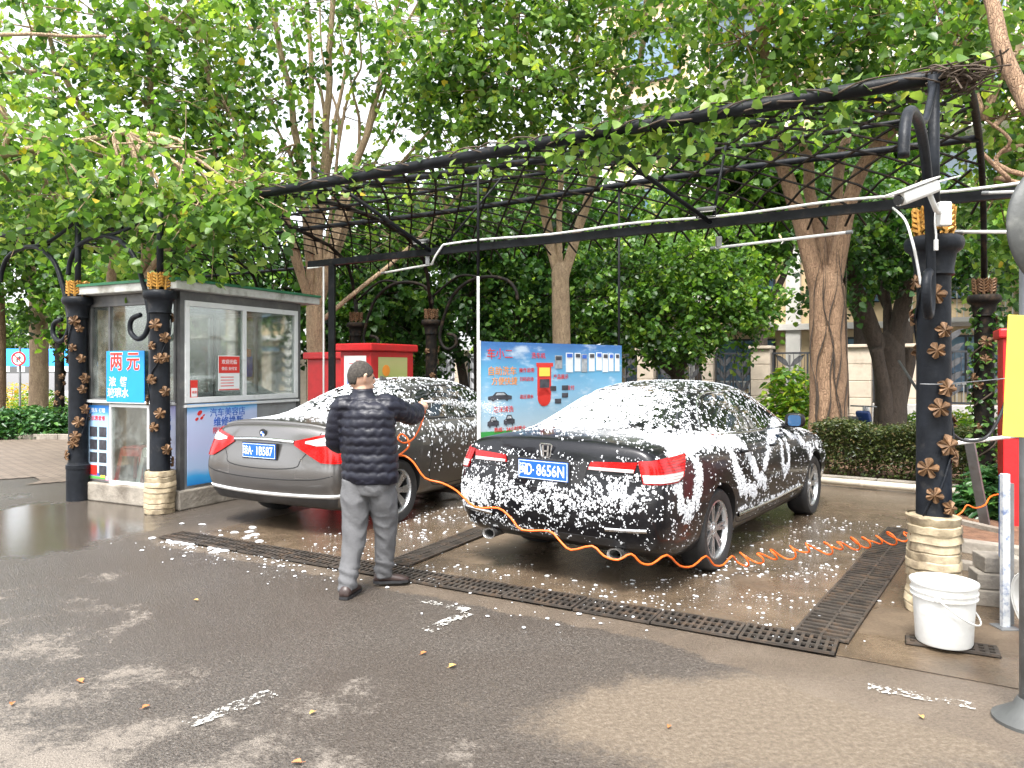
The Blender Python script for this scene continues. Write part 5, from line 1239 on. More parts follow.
# ------------------------------------------------------------ the man
skin = pm('skin', (.50,.30,.21), .5, var=.06, bmp=.001, Subsurface_Weight=.08)
M['jacket'] = pm('navy_down_jacket', (.0055,.006,.014), .42, var=.2, scale=14, bmp=.003, bscale=30, spec=.4)
M['trousers'] = pm('grey_trousers', (.105,.105,.11), .85, var=.12, scale=12, bmp=.003, bscale=60)
M['shoe'] = pm('brown_shoe_leather', (.035,.02,.017), .4, var=.3)
M['hair'] = pm('short_hair', (.045,.038,.032), .85, var=.5, scale=60, bmp=.004, bscale=260)
P0 = Vector((-1.03,5.32,0)); man = thing('person', 'person in a navy quilted jacket and grey trousers spraying the grey saloon', 'person', P0)
def ring_loft(mb, rings, n=28):
    """rings: (centre, rx, ry, rot) horizontal-ish ellipses"""
    vs = []
    for c, rx, ry, rot in rings:
        for j in range(n):
            a = 2*math.pi*j/n; x, y = math.cos(a)*rx, math.sin(a)*ry
            vs.append(Vector(c) + Vector((x*math.cos(rot)-y*math.sin(rot), x*math.sin(rot)+y*math.cos(rot), 0)))
    k = len(rings)
    mb.add(vs, [(i*n+j,i*n+(j+1)%n,(i+1)*n+(j+1)%n,(i+1)*n+j) for i in range(k-1) for j in range(n)] + [tuple(range(n-1,-1,-1)), tuple((k-1)*n+j for j in range(n))])
def ball(mb, c, rx, ry, rz_, rot=0):
    rings = []
    for i in range(1,14):
        t = math.pi*i/14; rings.append((Vector(c)+Vector((0,0,-math.cos(t)*rz_)), math.sin(t)*rx, math.sin(t)*ry, rot))
    ring_loft(mb, rings, 20)
def remeshed(mb, vox, name, mat, parent, smooth_it=4, disp=None):
    me = bpy.data.meshes.new('tmp'); me.from_pydata(mb.v, [], mb.f); me.update(); fix_normals(me)
    o = bpy.data.objects.new('tmp', me); COL.objects.link(o)
    r = o.modifiers.new('r','REMESH'); r.mode = 'VOXEL'; r.voxel_size = vox
    s = o.modifiers.new('s','SMOOTH'); s.iterations = smooth_it; s.factor = .6
    bpy.context.view_layer.update(); out = bpy.data.meshes.new_from_object(o.evaluated_get(bpy.context.evaluated_depsgraph_get()))
    bpy.data.objects.remove(o)
    if disp:
        nn = [v.normal.copy() for v in out.vertices]
        for v, n in zip(out.vertices, nn): v.co = disp(v.co.copy(), n)
    out.materials.clear(); out.materials.append(mat); out.polygons.foreach_set('use_smooth', [True]*len(out.polygons)); out.name = name
    ob = bpy.data.objects.new(name, out); COL.objects.link(ob); ob.parent = parent; return ob
TR = R(-14)      # torso turned a little to the right
sR = Vector((.165,.03,1.335)); sL = Vector((-.195,.01,1.325)); eR = Vector((.285,.21,1.245)); hR = Vector((.335,.42,1.30)); eL = Vector((-.255,.06,1.06)); hL = Vector((-.12,.27,1.04))
hd = Vector((-.060,.045,1.525)); fd = Vector((.80,.60,0)).normalized()   # face direction
# body: head, neck, trunk, arms, hands, legs as one skin
b = MB()
rot = math.atan2(fd.y, fd.x)
# skull: longer along the face direction
ball(b, hd+Vector((0,0,.015))-fd*.008, .094, .076, .108, rot); ball(b, hd+fd*.022+Vector((0,0,-.055)), .066, .056, .062, rot)
fr_ = Vector((fd.y,-fd.x,0))
ball(b, hd+fd*.094+Vector((0,0,-.02)), .016, .011, .022, rot)        # nose
ball(b, hd+fd*.080+Vector((0,0,-.063)), .014, .024, .010, rot)       # lips
ball(b, hd+fd*.074+Vector((0,0,.022)), .016, .045, .010, rot)        # brow
for s in (-1,1):
    b.tube(smoothpts([hd+fr_*s*.074+Vector((0,0,-.03))+fd*-.002, hd+fr_*s*.085-fd*.012+Vector((0,0,-.005)), hd+fr_*s*.088-fd*.016+Vector((0,0,.020)), hd+fr_*s*.080+fd*.002+Vector((0,0,.03))],3), .0085, 8)
    ball(b, hd+fr_*s*.076-fd*.004, .012, .008, .024, rot)
ring_loft(b, [(Vector((-.045,.02,1.33)),.075,.07,0),(Vector((-.052,.025,1.38)),.060,.060,0),(Vector((-.058,.032,1.45)),.056,.060,0),(Vector((-.06,.04,1.49)),.05,.055,0)])
ring_loft(b, [(Vector((0,0,.82)),.15,.10,TR),(Vector((0,0,.95)),.14,.09,TR),(Vector((-.01,0,1.15)),.155,.10,TR),(Vector((-.02,.01,1.30)),.16,.085,TR),(Vector((-.03,.015,1.37)),.08,.06,TR)])
b.tube([sR,eR,hR-Vector((.02,.06,.015))],[.05,.04,.028],12); b.tube([sL,eL,hL],[.05,.04,.028],12)
for hp_, kp_, fp in ((Vector((-.09,0,.84)),Vector((-.085,-.03,.46)),Vector((-.115,-.15,.075))),(Vector((.085,0,.84)),Vector((.105,.08,.46)),Vector((.085,.13,.075)))):
    b.tube([hp_,kp_,fp],[.075,.05,.035],12)
def hand(mb, wrist, fwd, up, side, curl=1.0, rr=.0085):
    """palm box loft, four curled fingers and a thumb; side: direction from little finger to index"""
    fwd = Vector(fwd).normalized(); up = Vector(up).normalized(); side = Vector(side).normalized()
    mb.tube([wrist-fwd*.02, wrist+fwd*.02, wrist+fwd*.055, wrist+fwd*.085],[.024,.030,.036,.030],10)
    for i, L in enumerate((.085,.095,.088,.070)):
        o = wrist + fwd*.075 + side*(.026-.0175*i); p = [o]; ang = 0
        for k, (f, c) in enumerate(((.45,.6),(.30,.95),(.25,.7))):
            ang += c*curl; d = fwd*math.cos(ang) - up*math.sin(ang); p.append(p[-1]+d*L*f)
        mb.tube(smoothpts(p,3), rr, 8)
    t0 = wrist + fwd*.03 + side*.026; mb.tube(smoothpts([t0, t0+side*.024+fwd*.022-up*.008, t0+side*.026+fwd*.045-up*.022, t0+side*.012+fwd*.062-up*.034],3), [.0125]*4+[.011]*6 if False else .0105, 8)
fw = Vector((.35,.93,.05)).normalized()
hand(b, hR-fw*.04, fw, Vector((.93,-.35,0)), Vector((0,0,1)))
hand(b, hL, Vector((.6,.7,-.2)), Vector((0,0,1)), Vector((.8,-.5,0)), .5)
remeshed(b, .0055, 'body', skin, man, 3)
# eyes
for s in (-1,1):
    mb = MB(); ball(mb, hd+fd*.083+fr_*s*.030+Vector((0,0,.004)), .009,.011,.008, rot); mb.build('eye', M['print_dark'], man, smooth=True)
# hair: cap over the skull, cut at the hairline
mb = MB(); n = 40; rings = []
vs = []; fs = []; K = 16
for i in range(K+1):
    t = math.pi*(i/K)*.66
    for j in range(n):
        a = 2*math.pi*j/n
        # hairline: lower at the back, higher at the face and round the ears
        back = (1-math.cos(a))/2      # 0 = face, 1 = back
        tt = t*(.60+.42*min(1,back*1.35))
        if abs(math.sin(a)) > .75: tt = min(tt, 1.62)
        tt *= 1+.05*noise.noise(Vector((math.cos(a)*6,math.sin(a)*6,i*.3)))
        p = hd+Vector((0,0,.017))-fd*.008 + (fd*math.cos(a)*.0985 + fr_*math.sin(a)*.0805)*math.sin(tt) + Vector((0,0,.1120*math.cos(tt)))
        q = noise.noise(p*60)*.003+noise.noise(p*190)*.0025; vs.append(p + (p-hd).normalized()*q)
fs = [(i*n+j,i*n+(j+1)%n,(i+1)*n+(j+1)%n,(i+1)*n+j) for i in range(K) for j in range(n)]
inner = [hd + (Vector(v)-hd)*.90 for v in vs[-n:]]; base = len(vs); vs += inner; fs += [(K*n+j,K*n+(j+1)%n,base+(j+1)%n,base+j) for j in range(n)]
mb.add(vs, fs); mb.build('hair', M['hair'], man, smooth=True)
# jacket
j = MB()
ring_loft(j, [(Vector((.012,0,.775)),.200,.135,TR),(Vector((.012,0,.80)),.212,.145,TR),(Vector((.008,0,.90)),.208,.142,TR),(Vector((.0,-.002,1.02)),.206,.140,TR),(Vector((-.01,-.004,1.15)),.212,.142,TR),(Vector((-.018,0,1.26)),.212,.132,TR),(Vector((-.022,.008,1.33)),.185,.112,TR),(Vector((-.032,.014,1.375)),.125,.088,TR),(Vector((-.046,.022,1.405)),.083,.076,TR),(Vector((-.050,.026,1.452)),.074,.072,TR)])
j.tube(smoothpts([sR+Vector((-.08,-.01,-.01)),sR+Vector((-.01,0,-.01)),eR,hR-fw*.075],4),[.088]*3+[.088,.085,.082,.079,.077,.075,.070,.064,.056,.050][:10],16)
j.tube(smoothpts([sL+Vector((.06,0,-.01)),sL+Vector((.0,0,-.015)),eL,hL-Vector((.03,.04,-.01))],4),[.085]*3+[.085,.083,.080,.077,.074,.070,.066,.060,.054,.048],16)
ball(j, sR+Vector((-.015,0,-.02)), .09,.088,.085); ball(j, sL+Vector((.012,0,-.02)), .088,.086,.085)
def quilt(co, n):
    x, y, z = co
    # along the right sleeve the channels run round the arm
    ax = (co - sR); along = ax.dot((hR-sR).normalized())
    if along > .06 and x > .17:
        ph = along/.055
    elif x < -.205 and z < 1.25: ph = z/.06
    else: ph = (z + .0045*math.sin(x*85) + .012*abs(x+.02))/.062
    q = abs(math.sin(math.pi*ph)); w_ = noise.noise(co*9)*.010 + noise.noise(co*26)*.005
    k = (1.0 if z < 1.385 else .3)*(.5 if (along > .06 and x > .17) or x < -.205 else 1)
    hem = .3 if z < .80 else 1
    return co + n*((q**.5)*.0115*k*hem + w_*k - .004)
remeshed(j, .0095, 'jacket', M['jacket'], man, 4, quilt)
# trousers
tr = MB()
ring_loft(tr, [(Vector((.008,.005,.92)),.155,.105,TR),(Vector((.006,.005,.84)),.175,.122,TR),(Vector((.0,.005,.76)),.182,.128,TR),(Vector((0,.005,.70)),.165,.115,TR)])
for pts, rr_ in (([(-.088,0,.80),(-.095,-.005,.66),(-.090,-.02,.48),(-.105,-.08,.28),(-.118,-.14,.10),(-.118,-.145,.055)],[.100,.104,.086,.072,.062,.064]),([(.090,.005,.80),(.100,.02,.66),(.108,.065,.48),(.100,.10,.28),(.088,.125,.10),(.088,.128,.065)],[.100,.104,.086,.072,.062,.064])):
    P = smoothpts(pts,4); rr2 = [interp_st(i/(len(P)-1)*5, {0:rr_[0],1:rr_[1],2:rr_[2],3:rr_[3],4:rr_[4],5:rr_[5]}) for i in range(len(P))]
    tr.tube(P, rr2, 18)
def folds(co, n):
    x, y, z = co; k = noise.noise(Vector((x*9+z*5,y*9,z*3.5+3)))*.010 + abs(noise.noise(Vector((x*11+5+z*7,y*11-z*6,z*6))))*-.014+.004
    if z < .20: k += .0045*math.sin(z*85+x*30+y*25)
    return co + n*(k+.003)
remeshed(tr, .009, 'trousers', M['trousers'], man, 4, folds)
def shoe(c, ang):
    mb = MB(); L = .27; Mx = Matrix.Translation(c) @ Matrix.Rotation(ang,4,'Z'); rings = []
    prof = [(-.07,.030,.052),(-.055,.040,.085),(-.02,.042,.095),(.03,.042,.085),(.08,.045,.065),(.13,.048,.052),(.165,.040,.042),(.185,.022,.030)]
    vs = []; n = 14
    for x, w_, h_ in prof:
        for k in range(n):
            a = 2*math.pi*k/n; vs.append(Mx @ Vector((x, math.cos(a)*w_, max(0,h_/2+math.sin(a)*h_/2))))
    m_ = len(prof); mb.add(vs, [(i*n+k,i*n+(k+1)%n,(i+1)*n+(k+1)%n,(i+1)*n+k) for i in range(m_-1) for k in range(n)]+[tuple(range(n-1,-1,-1)),tuple((m_-1)*n+k for k in range(n))])
    s_ = mb.build('shoe', M['shoe'], man, smooth=True)
    mb = MB(); out = [(-.076,-.03),(-.076,.03),(-.03,.046),(.06,.046),(.13,.051),(.175,.040),(.192,0),(.175,-.040),(.13,-.051),(.06,-.046),(-.03,-.046)]
    mb.prism(out, .018, Mx @ Matrix.Translation((0,0,.010))); mb.build('sole', M['black_plastic'], s_)
shoe(Vector((-.118,-.155,.004)), R(80)); shoe(Vector((.085,.13,.022)), R(8))

# ------------------------------------------------------------ spray gun and hose
gp = P0 + hR + fw*.045
gn = thing('spray_gun', 'small white spray gun held in the man\'s outstretched hand', 'spray gun', gp)
mb = MB(); mb.tube([gp+Vector((0,0,.035)), gp+Vector((-.005,-.01,-.055))], .011, 8); mb.build('grip', M['orange'], gn, world=True, smooth=True)
jet = Vector((.86,.50,-.06)).normalized()
mb = MB(); mb.tube([gp+Vector((0,0,.035))-jet*.02, gp+Vector((0,0,.035))+jet*.05, gp+Vector((0,0,.035))+jet*.075], [.011,.010,.006], 8); mb.build('nozzle', M['white_plastic'], gn, world=True, smooth=True)
mb = MB(); mb.bar(gp+Vector((0,0,.012))+jet*.018, gp+Vector((0,0,-.025))+jet*.022, .006,.004); mb.build('trigger', M['black_plastic'], gn, world=True)
HP = [gp+Vector((-.005,-.01,-.06))] + [PD(*q) for q in ((420,427,5.70),(413,439,5.66),(404,443,5.62),(398,439,5.60),(401,434,5.66),(407,438,5.70),(409,446,5.62),(402,453,5.5),(397,456,5.45),(405,456,5.40),(414,463,5.38),(425,478,5.36),(442,483,5.34),(457,491,5.25),(475,507,5.10),(498,508,5.02),(511,518,4.95),(522,530,4.90),(549,531,4.86),(560,541,4.80),(571,550,4.74),(592,546,4.70),(604,556,4.66),(618,560,4.64),(631,554,4.64),(641,563,4.66),(652,564,4.70),(667,555,4.78),(680,566,4.95),(693,566,5.1),(706,556,5.3),(714,565,5.4),(723,565,5.5),(732,556,5.6))]
A0, A1 = PD(736,561,5.65), PD(912,536,6.35)
for i in range(1, 12*14):
    t_ = i/(12*14); c = A0.lerp(A1, t_); a = 2*math.pi*12*t_+1.3*math.sin(t_*9)+.5*math.sin(t_*37); q = .058+.018*math.sin(t_*31)+.012*math.sin(t_*83)
    ax = (A1-A0).normalized(); si = Vector((-ax.y,ax.x,0)).normalized()
    HP.append(c + Vector((0,0,1))*q*(-math.sin(a))*.9*.8 + si*q*math.cos(a)*.8 + ax*.05*math.sin(a*1.0) + Vector((0,0,.01)))
HP += [PD(925,534,6.5), PD(950,520,6.9), PD(962,512,7.0), PD(967,505,7.0), PD(975,508,7.0), PD(985,505,7.1), PD(990,497,7.2), PD(1000,494,7.3), PD(1020,492,7.5)]
mb = MB(); mb.tube(smoothpts(HP,3), .0070, 7); solo('hose', mb, M['orange'], 'thin orange coiled hose running from the man across the floor to the right', 'hose', smooth=True)

# ------------------------------------------------------------ foam
def flake_mesh(name, P, Nn, size, mat, parent=None, flat=.55, stretch=None, seed=0, world=True):
    """small irregular low domes: P points, Nn normals, size radii"""
    rg = np.random.default_rng(seed); n = len(P); K = 6
    P = np.asarray(P); Nn = np.asarray(Nn); up = np.tile(np.array([0,0,1.0]), (n,1)); bad = np.abs(Nn[:,2]) > .9
    ang = rg.uniform(0,2*np.pi,n)
    if stretch is None: up[bad] = [1,0,0]
    X = np.cross(up, Nn); bad2 = np.linalg.norm(X,axis=1) < 1e-3; X[bad2] = [1,0,0]; X /= np.linalg.norm(X,axis=1)[:,None]; Y = np.cross(Nn, X)
    if stretch is None:
        c, s_ = np.cos(ang)[:,None], np.sin(ang)[:,None]; X, Y = X*c+Y*s_, Y*c-X*s_; sy = rg.uniform(.5,1.3,n)
    else: sy = rg.uniform(.8,stretch,n)
    V = np.zeros((n,K*2+1,3))
    for k in range(K):
        a = 2*np.pi*k/K + rg.uniform(-.3,.3,n); r_ = size*rg.uniform(.65,1.15,n)
        V[:,k] = P + X*(np.cos(a)*r_)[:,None] + Y*(np.sin(a)*r_*sy)[:,None] - Nn*(size*.1)[:,None]
        V[:,K+k] = P + X*(np.cos(a)*r_*.68)[:,None] + Y*(np.sin(a)*r_*.68*sy)[:,None] + Nn*(size*flat*.8)[:,None]
    V[:,2*K] = P + Nn*(size*flat*1.1)[:,None]
    V = V.reshape(-1,3); base = np.arange(n)*(2*K+1); F_ = []
    for k in range(K):
        k2 = (k+1)%K; F_.append(np.stack([base+k,base+k2,base+K+k2,base+K+k],1))
    T = [np.stack([base+K+k,base+K+(k+1)%K,base+K+(k+2)%K,base+2*K],1) for k in (0,2,4)]
    Fc = np.concatenate(F_+T)
    return raw_mesh(name, V, Fc, mat, parent, smooth=True)
def sample_surface(me, n, seed):
    rg = np.random.default_rng(seed); me.calc_loop_triangles(); nt_ = len(me.loop_triangles)
    tv = np.zeros(nt_*3, dtype=np.int32); me.loop_triangles.foreach_get('vertices', tv); tv = tv.reshape(-1,3)
    co = np.zeros(len(me.vertices)*3); me.vertices.foreach_get('co', co); co = co.reshape(-1,3)
    a, b_, c = co[tv[:,0]], co[tv[:,1]], co[tv[:,2]]; cr = np.cross(b_-a, c-a); ar = np.linalg.norm(cr,axis=1); nr = cr/np.maximum(ar,1e-12)[:,None]
    idx = rg.choice(nt_, n, p=ar/ar.sum()); u, v = rg.random(n), rg.random(n); m_ = u+v > 1; u[m_] = 1-u[m_]; v[m_] = 1-v[m_]
    return a[idx]+(b_-a)[idx]*u[:,None]+(c-a)[idx]*v[:,None], nr[idx]
def nz(P, s, off=0):
    return np.array([noise.noise(Vector((p[0]*s+off,p[1]*s,p[2]*s))) for p in P])
def blob(P, c, r):
    d = np.linalg.norm((P-np.array(c[:3]))/np.array(r), axis=1); return np.clip(1-d,0,1)
def segd(P2, a, b):
    a = np.array(a); b = np.array(b); ab = b-a; t = np.clip(((P2-a)@ab)/(ab@ab),0,1); return np.linalg.norm(P2-a-t[:,None]*ab,axis=1)
def stroke(P, pts, w_):
    """density of a sprayed stroke on the right flank, points in (x,z)"""
    P2 = P[:,[0,2]]; d = np.min([segd(P2,a,b) for a,b in zip(pts[:-1],pts[1:])],axis=0); k = np.clip(1.25-d/w_,0,1); k[P[:,1] > -.3] = 0; return k
def sprayed(me, n, dens, seed, smin, smax, name, parent, stretch=None, expo=1.6):
    P, Nn = sample_surface(me, n, seed); rg = np.random.default_rng(seed+1)
    A = dens(P, Nn); cl = .5+.9*nz(P, 17, seed)+.5*nz(P, 42, seed+3)
    keep = (rg.random(len(P)) < np.clip(A*1.3-.05,0,1)*np.clip((cl-(.62-A*.75))*5,0,1)) & (Nn[:,2] > -.7) & (P[:,2] > .24)
    P, Nn = P[keep], Nn[keep]; A = A[keep]
    sz = smin+(smax-smin)*rg.random(len(P))**expo*(.5+.6*A)
    return flake_mesh(name, P+Nn*.003, Nn, sz, M['foam'], parent, stretch=stretch, seed=seed+2)
def densA(P, Nn):
    A = np.zeros(len(P)); x, y, z = P[:,0], P[:,1], P[:,2]
    A = np.maximum(A, np.clip(1.5*blob(P,(1.12,.10,1.2),(.82,.85,.50)),0,.78)); A = np.maximum(A, .34*np.minimum(1,blob(P,(1.05,-.15,1.22),(1.2,1.2,.7))*1.5))          # rear window
    A = np.maximum(A, .55*blob(P,(.75,-.55,1.08),(.7,.5,.4))*1.2)
    A = np.maximum(A, .22*(z>1.30)*(x>1.4)*(x<3.0))                             # roof
    A = np.maximum(A, .55*blob(P,(.05,.0,.66),(.6,1.3,.30))*1.3)               # bumper top
    A = np.maximum(A, .85*blob(P,(.08,-.62,.72),(.5,.36,.22))*1.2)
    A = np.maximum(A, .80*blob(P,(.05,.70,.60),(.5,.40,.26))*1.2)
    A = np.maximum(A, .26*(x<.3)*(z>.30)*(z<.74)*np.clip(1.4-(y<-.1)*.6-np.abs(z-.6)*1.2,0,1))
    A = np.maximum(A, .22*(x<.4)*(z>.74)*(z<.98))
    side = (y < -.55)
    A = np.maximum(A, .24*side*(z>.95)*(x>.8)*(x<3.3)*(z<1.45)*np.clip(1.7-np.abs(x-1.6)*.6,0,1))
    A = np.maximum(A, .95*stroke(P,[(.35,.62),(.28,.80),(.34,.97),(.50,1.03),(.64,.98),(.68,.80),(.58,.63),(.44,.56),(.36,.62)],.085))   # ring on the quarter
    A = np.maximum(A, .95*stroke(P,[(.55,1.06),(.95,1.02),(1.25,1.03),(1.6,1.0)],.10))
    A = np.maximum(A, .9*stroke(P,[(1.35,1.05),(1.42,.80),(1.55,.60),(1.9,.52)],.085))
    A = np.maximum(A, .9*stroke(P,[(1.65,1.0),(1.80,.82),(1.95,.66),(2.15,.56)],.075))
    A = np.maximum(A, .9*stroke(P,[(2.15,.72),(2.35,.86),(2.65,.97),(2.95,1.03),(3.15,1.05)],.06))
    A = np.maximum(A, .85*stroke(P,[(2.75,.90),(2.68,.72),(2.78,.58),(2.92,.68),(2.90,.88)],.055))
    A = np.maximum(A, .7*stroke(P,[(3.1,.95),(3.4,.85),(3.65,.74),(3.75,.6)],.07))
    A = np.maximum(A, .5*stroke(P,[(1.5,.42),(2.4,.385),(3.4,.40)],.03))
    A = np.maximum(A, .12*side*(z>.45)*(x>1.0)*(x<2.6)*(z<1.0))
    A = np.maximum(A, .09*side*(z>.3))
    A = np.maximum(A, .25*(x>3.4)*(z>.9)); A = np.maximum(A, .45*stroke(P,[(3.6,.72),(3.9,.76),(4.2,.70)],.08))
    return A
sprayed(meA, 420000, densA, 11, .0020, .0115, 'foam', carA, stretch=1.9)['kind'] = 'stuff'
def densB(P, Nn):
    A = np.zeros(len(P)); x, y, z = P[:,0], P[:,1], P[:,2]; side = y < -.5
    A = np.maximum(A, .42*np.minimum(1,blob(P,(1.15,.0,1.20),(1.1,1.5,.8))*1.6))
    A = np.maximum(A, .50*(x>.62)*(x<.98)*(z>1.0))
    A = np.maximum(A, .55*(x>.35)*(x<.62)*(z>1.04)*(np.abs(y)>.35))
    A = np.maximum(A, .20*(z>1.36)*(x>1.4)*(x<3.6))
    A = np.maximum(A, .20*side*(z>1.0)*(x>1.3)); A = np.maximum(A, .34*side*(z>.86)*(z<.97)*(x>1.5))
    A = np.maximum(A, .20*side*(z>.70)*(z<.9)*(x>1.6)); A = np.maximum(A, .11*side*(z>.45)*(x>1.4))
    A = np.maximum(A, .4*stroke(P,[(2.6,1.15),(3.0,1.1),(3.5,.95)],.06))
    A = np.maximum(A, .9*((np.abs(y-.46)<.02)&(x<.1)&(z<.5)&(z>.4)))
    A = A*np.where((x<.3)&(z<1.0),.02,1)
    return A
sprayed(meB, 170000, densB, 31, .005, .016, 'foam', carB, stretch=2.6)['kind'] = 'stuff'
# foam on the ground: flecks round the cars and on the drains
def ground_flecks(name, n, gen, smin, smax, seed, label):
    rg = np.random.default_rng(seed); P = []
    while len(P) < n:
        x, y = gen(rg)
        if noise.noise(Vector((x*2.5+seed,y*2.5,0))) > rg.uniform(-.5,.35): P.append((x,y,.010))
    P = np.array(P); sz = smin+(smax-smin)*rg.random(n)**4.5
    o = flake_mesh(name, P, np.tile([0,0,1.0],(n,1)), sz, M['foam'], flat=.22, seed=seed); return tag(o, label, 'foam', kind='stuff')
def g1(rg):
    u = rg.uniform(0,3.9); v = rg.normal(0,.36); p = oA + hA*(u-.1) + rA*(1.22+v) ; return p.x, p.y
def g2(rg):
    u = rg.normal(0,.32); v = rg.uniform(-1.2,1.1); p = oA - hA*(.15-u) + rA*v; return p.x, p.y
def g3(rg):
    u = rg.uniform(-.4,2.4); v = rg.normal(0,.36); p = oB + hB*u + rB*(1.25+v); return p.x, p.y
def g4(rg):
    t_ = rg.uniform(0,1); p = G(165,538).lerp(G(330,575),t_); return p.x+rg.normal(0,.16), p.y+rg.normal(0,.20)
def g5(rg):
    u = rg.uniform(0,1.0); p = Vector((-3.2,7.1,0)).lerp(G(838,650),u); return p.x+rg.normal(0,.07), p.y+rg.normal(0,.07)
def gall(rg): return (g1,g1,g1,g2,g3,g3,g4,g5)[rg.integers(0,8)](rg)
ground_flecks('foam_flecks', 3600, gall, .002, .019, 5, 'white foam flecks splashed on the wet floor around both saloons')
rg = np.random.default_rng(12); P = []
for i in range(60):
    p = G(150+rg.uniform(0,110), 536+rg.normal(0,5)+0); 
    if i < 34: p = G(172,542).lerp(G(232,551), rg.random()) + Vector((rg.normal(0,.05),rg.normal(0,.04),0))
    P.append((p.x,p.y,.009))
tag(flake_mesh('foam_puddle', np.array(P), np.tile([0,0,1.0],(60,1)), rg.uniform(.015,.055,60), M['foam'], flat=.06, seed=9), 'flat white puddles of foam on the asphalt at the left end of the drain', 'foam', kind='stuff')
# spray from the gun
rg = np.random.default_rng(3); n = 900; q = rg.random(n)**.8; org = np.array(gp+Vector((0,0,.035))+jet*.08); jd = np.array(jet)
P = org + jd*(q*.62)[:,None] + rg.normal(0,1,(n,3))*(.004+.035*q)[:,None] - np.array([0,0,1])*(q**2*.05)[:,None]
tag(flake_mesh('water_spray', P, rg.normal(0,1,(n,3))/1.7, .0022+.0025*rg.random(n), M['foam'], flat=.8, seed=4), 'white spray shooting from the gun towards the grey saloon', 'spray', kind='stuff')
# ------------------------------------------------------------ foliage
def leafmat(name, stops, trans=.35, rough=.33):
    m, nt, b = newmat(name); at = N(nt,'ShaderNodeAttribute'); at.attribute_name = 'tone'
    c = ramp(nt, at.outputs['Fac'], stops); nt.links.new(c, b.inputs['Base Color']); b.inputs['Roughness'].default_value = rough
    b.inputs['Specular IOR Level'].default_value = .45
    tl = N(nt,'ShaderNodeBsdfTranslucent'); g = N(nt,'ShaderNodeMix', data_type='RGBA', blend_type='MULTIPLY'); g.inputs[0].default_value = 1
    nt.links.new(c, g.inputs[6]); g.inputs[7].default_value = (1.25,1.35,.5,1); nt.links.new(g.outputs[2], tl.inputs[0])
    mx = N(nt,'ShaderNodeMixShader'); mx.inputs[0].default_value = trans; nt.links.new(b.outputs[0], mx.inputs[1]); nt.links.new(tl.outputs[0], mx.inputs[2])
    nt.links.new(mx.outputs[0], nt.nodes['Material Output'].inputs[0]); return m
LB = leafmat('bright_leaf', [(0,(.028,.070,.020)),(.3,(.085,.175,.040)),(.6,(.17,.29,.065)),(.93,(.33,.44,.11)),(.985,(.42,.46,.07)),(1,(.55,.42,.06))], .5)
LM = leafmat('mid_leaf', [(0,(.022,.060,.016)),(.4,(.070,.155,.030)),(.8,(.15,.28,.045)),(1,(.32,.43,.08))], .45)
LD = leafmat('dark_leaf', [(0,(.014,.042,.012)),(.4,(.032,.088,.020)),(.75,(.075,.17,.032)),(1,(.19,.31,.05))], .38, .35)
LH = leafmat('hedge_leaf', [(0,(.022,.036,.012)),(.45,(.050,.072,.020)),(.8,(.10,.12,.035)),(1,(.15,.10,.05))], .25)
LG = leafmat('shrub_leaf', [(0,(.02,.06,.02)),(.5,(.045,.13,.04)),(1,(.12,.25,.06))], .25)
LY = leafmat('garden_leaf', [(0,(.05,.13,.02)),(.5,(.14,.28,.03)),(1,(.4,.42,.04))], .4)
TMPL = np.array([(0,0,0),(-.46,.26,.09),(-.34,.70,.06),(0,1.06,-.06),(.34,.70,.06),(.46,.26,.09)])
def leaves(name, P, size, mat, seed, parent=None, droop=.55, tone=None, out=None, narrow=1.0):
    rg = np.random.default_rng(seed); P = np.asarray(P); n = len(P)
    # tip direction: random horizontal with a fall
    a = rg.uniform(0,2*np.pi,n); Y = np.stack([np.cos(a),np.sin(a),-droop-rg.random(n)*.9+.2],1); Y /= np.linalg.norm(Y,axis=1)[:,None]
    W = rg.normal(0,.55,(n,3)); W[:,2] += 1; 
    X = np.cross(Y, W); X /= np.maximum(np.linalg.norm(X,axis=1),1e-6)[:,None]; Z = np.cross(X, Y)
    s = size*(.42+.85*rg.random(n)**.8)
    T = TMPL*np.array([narrow,1,1])
    V = P[:,None,:] + s[:,None,None]*(T[None,:,0:1]*X[:,None,:]+T[None,:,1:2]*Y[:,None,:]+T[None,:,2:3]*Z[:,None,:])
    b = np.arange(n)*6; Fc = np.concatenate([np.stack([b,b+3,b+2,b+1],1), np.stack([b,b+5,b+4,b+3],1)])
    t = rg.random(n)*.97 if tone is None else np.clip(tone + rg.normal(0,.18,n),0,.97)
    t[rg.random(n) < .004] = 1
    return raw_mesh(name, V.reshape(-1,3), Fc, mat, parent, {'tone': np.concatenate([t,t])})
def twigs(rg, c, r, ntw, per, spread=.22):
    """leaf points on twigs filling an ellipsoid; returns points, twig start/end"""
    c = np.array(c); r = np.array(r); d = rg.normal(0,1,(ntw,3)); d /= np.linalg.norm(d,axis=1)[:,None]; q = rg.random(ntw)**(1/2.4)
    s = c + d*r*q[:,None]; dr = d*np.array([1,1,.4]) + rg.normal(0,.5,(ntw,3)) + np.array([0,0,-.35]); dr /= np.linalg.norm(dr,axis=1)[:,None]; L = rg.uniform(.25,.6,ntw)
    t = rg.random((ntw,per)); P = s[:,None,:] + dr[:,None,:]*(t*L[:,None])[:,:,None] + rg.normal(0,1,(ntw,per,3))*spread*.35; P[:,:,2] -= (t**2*.12)
    tone = rg.normal(.5,.2,ntw)[:,None]+np.zeros((ntw,per)) + d[:,2:3]*.12
    return P.reshape(-1,3), s, s+dr*L[:,None], tone.ravel()
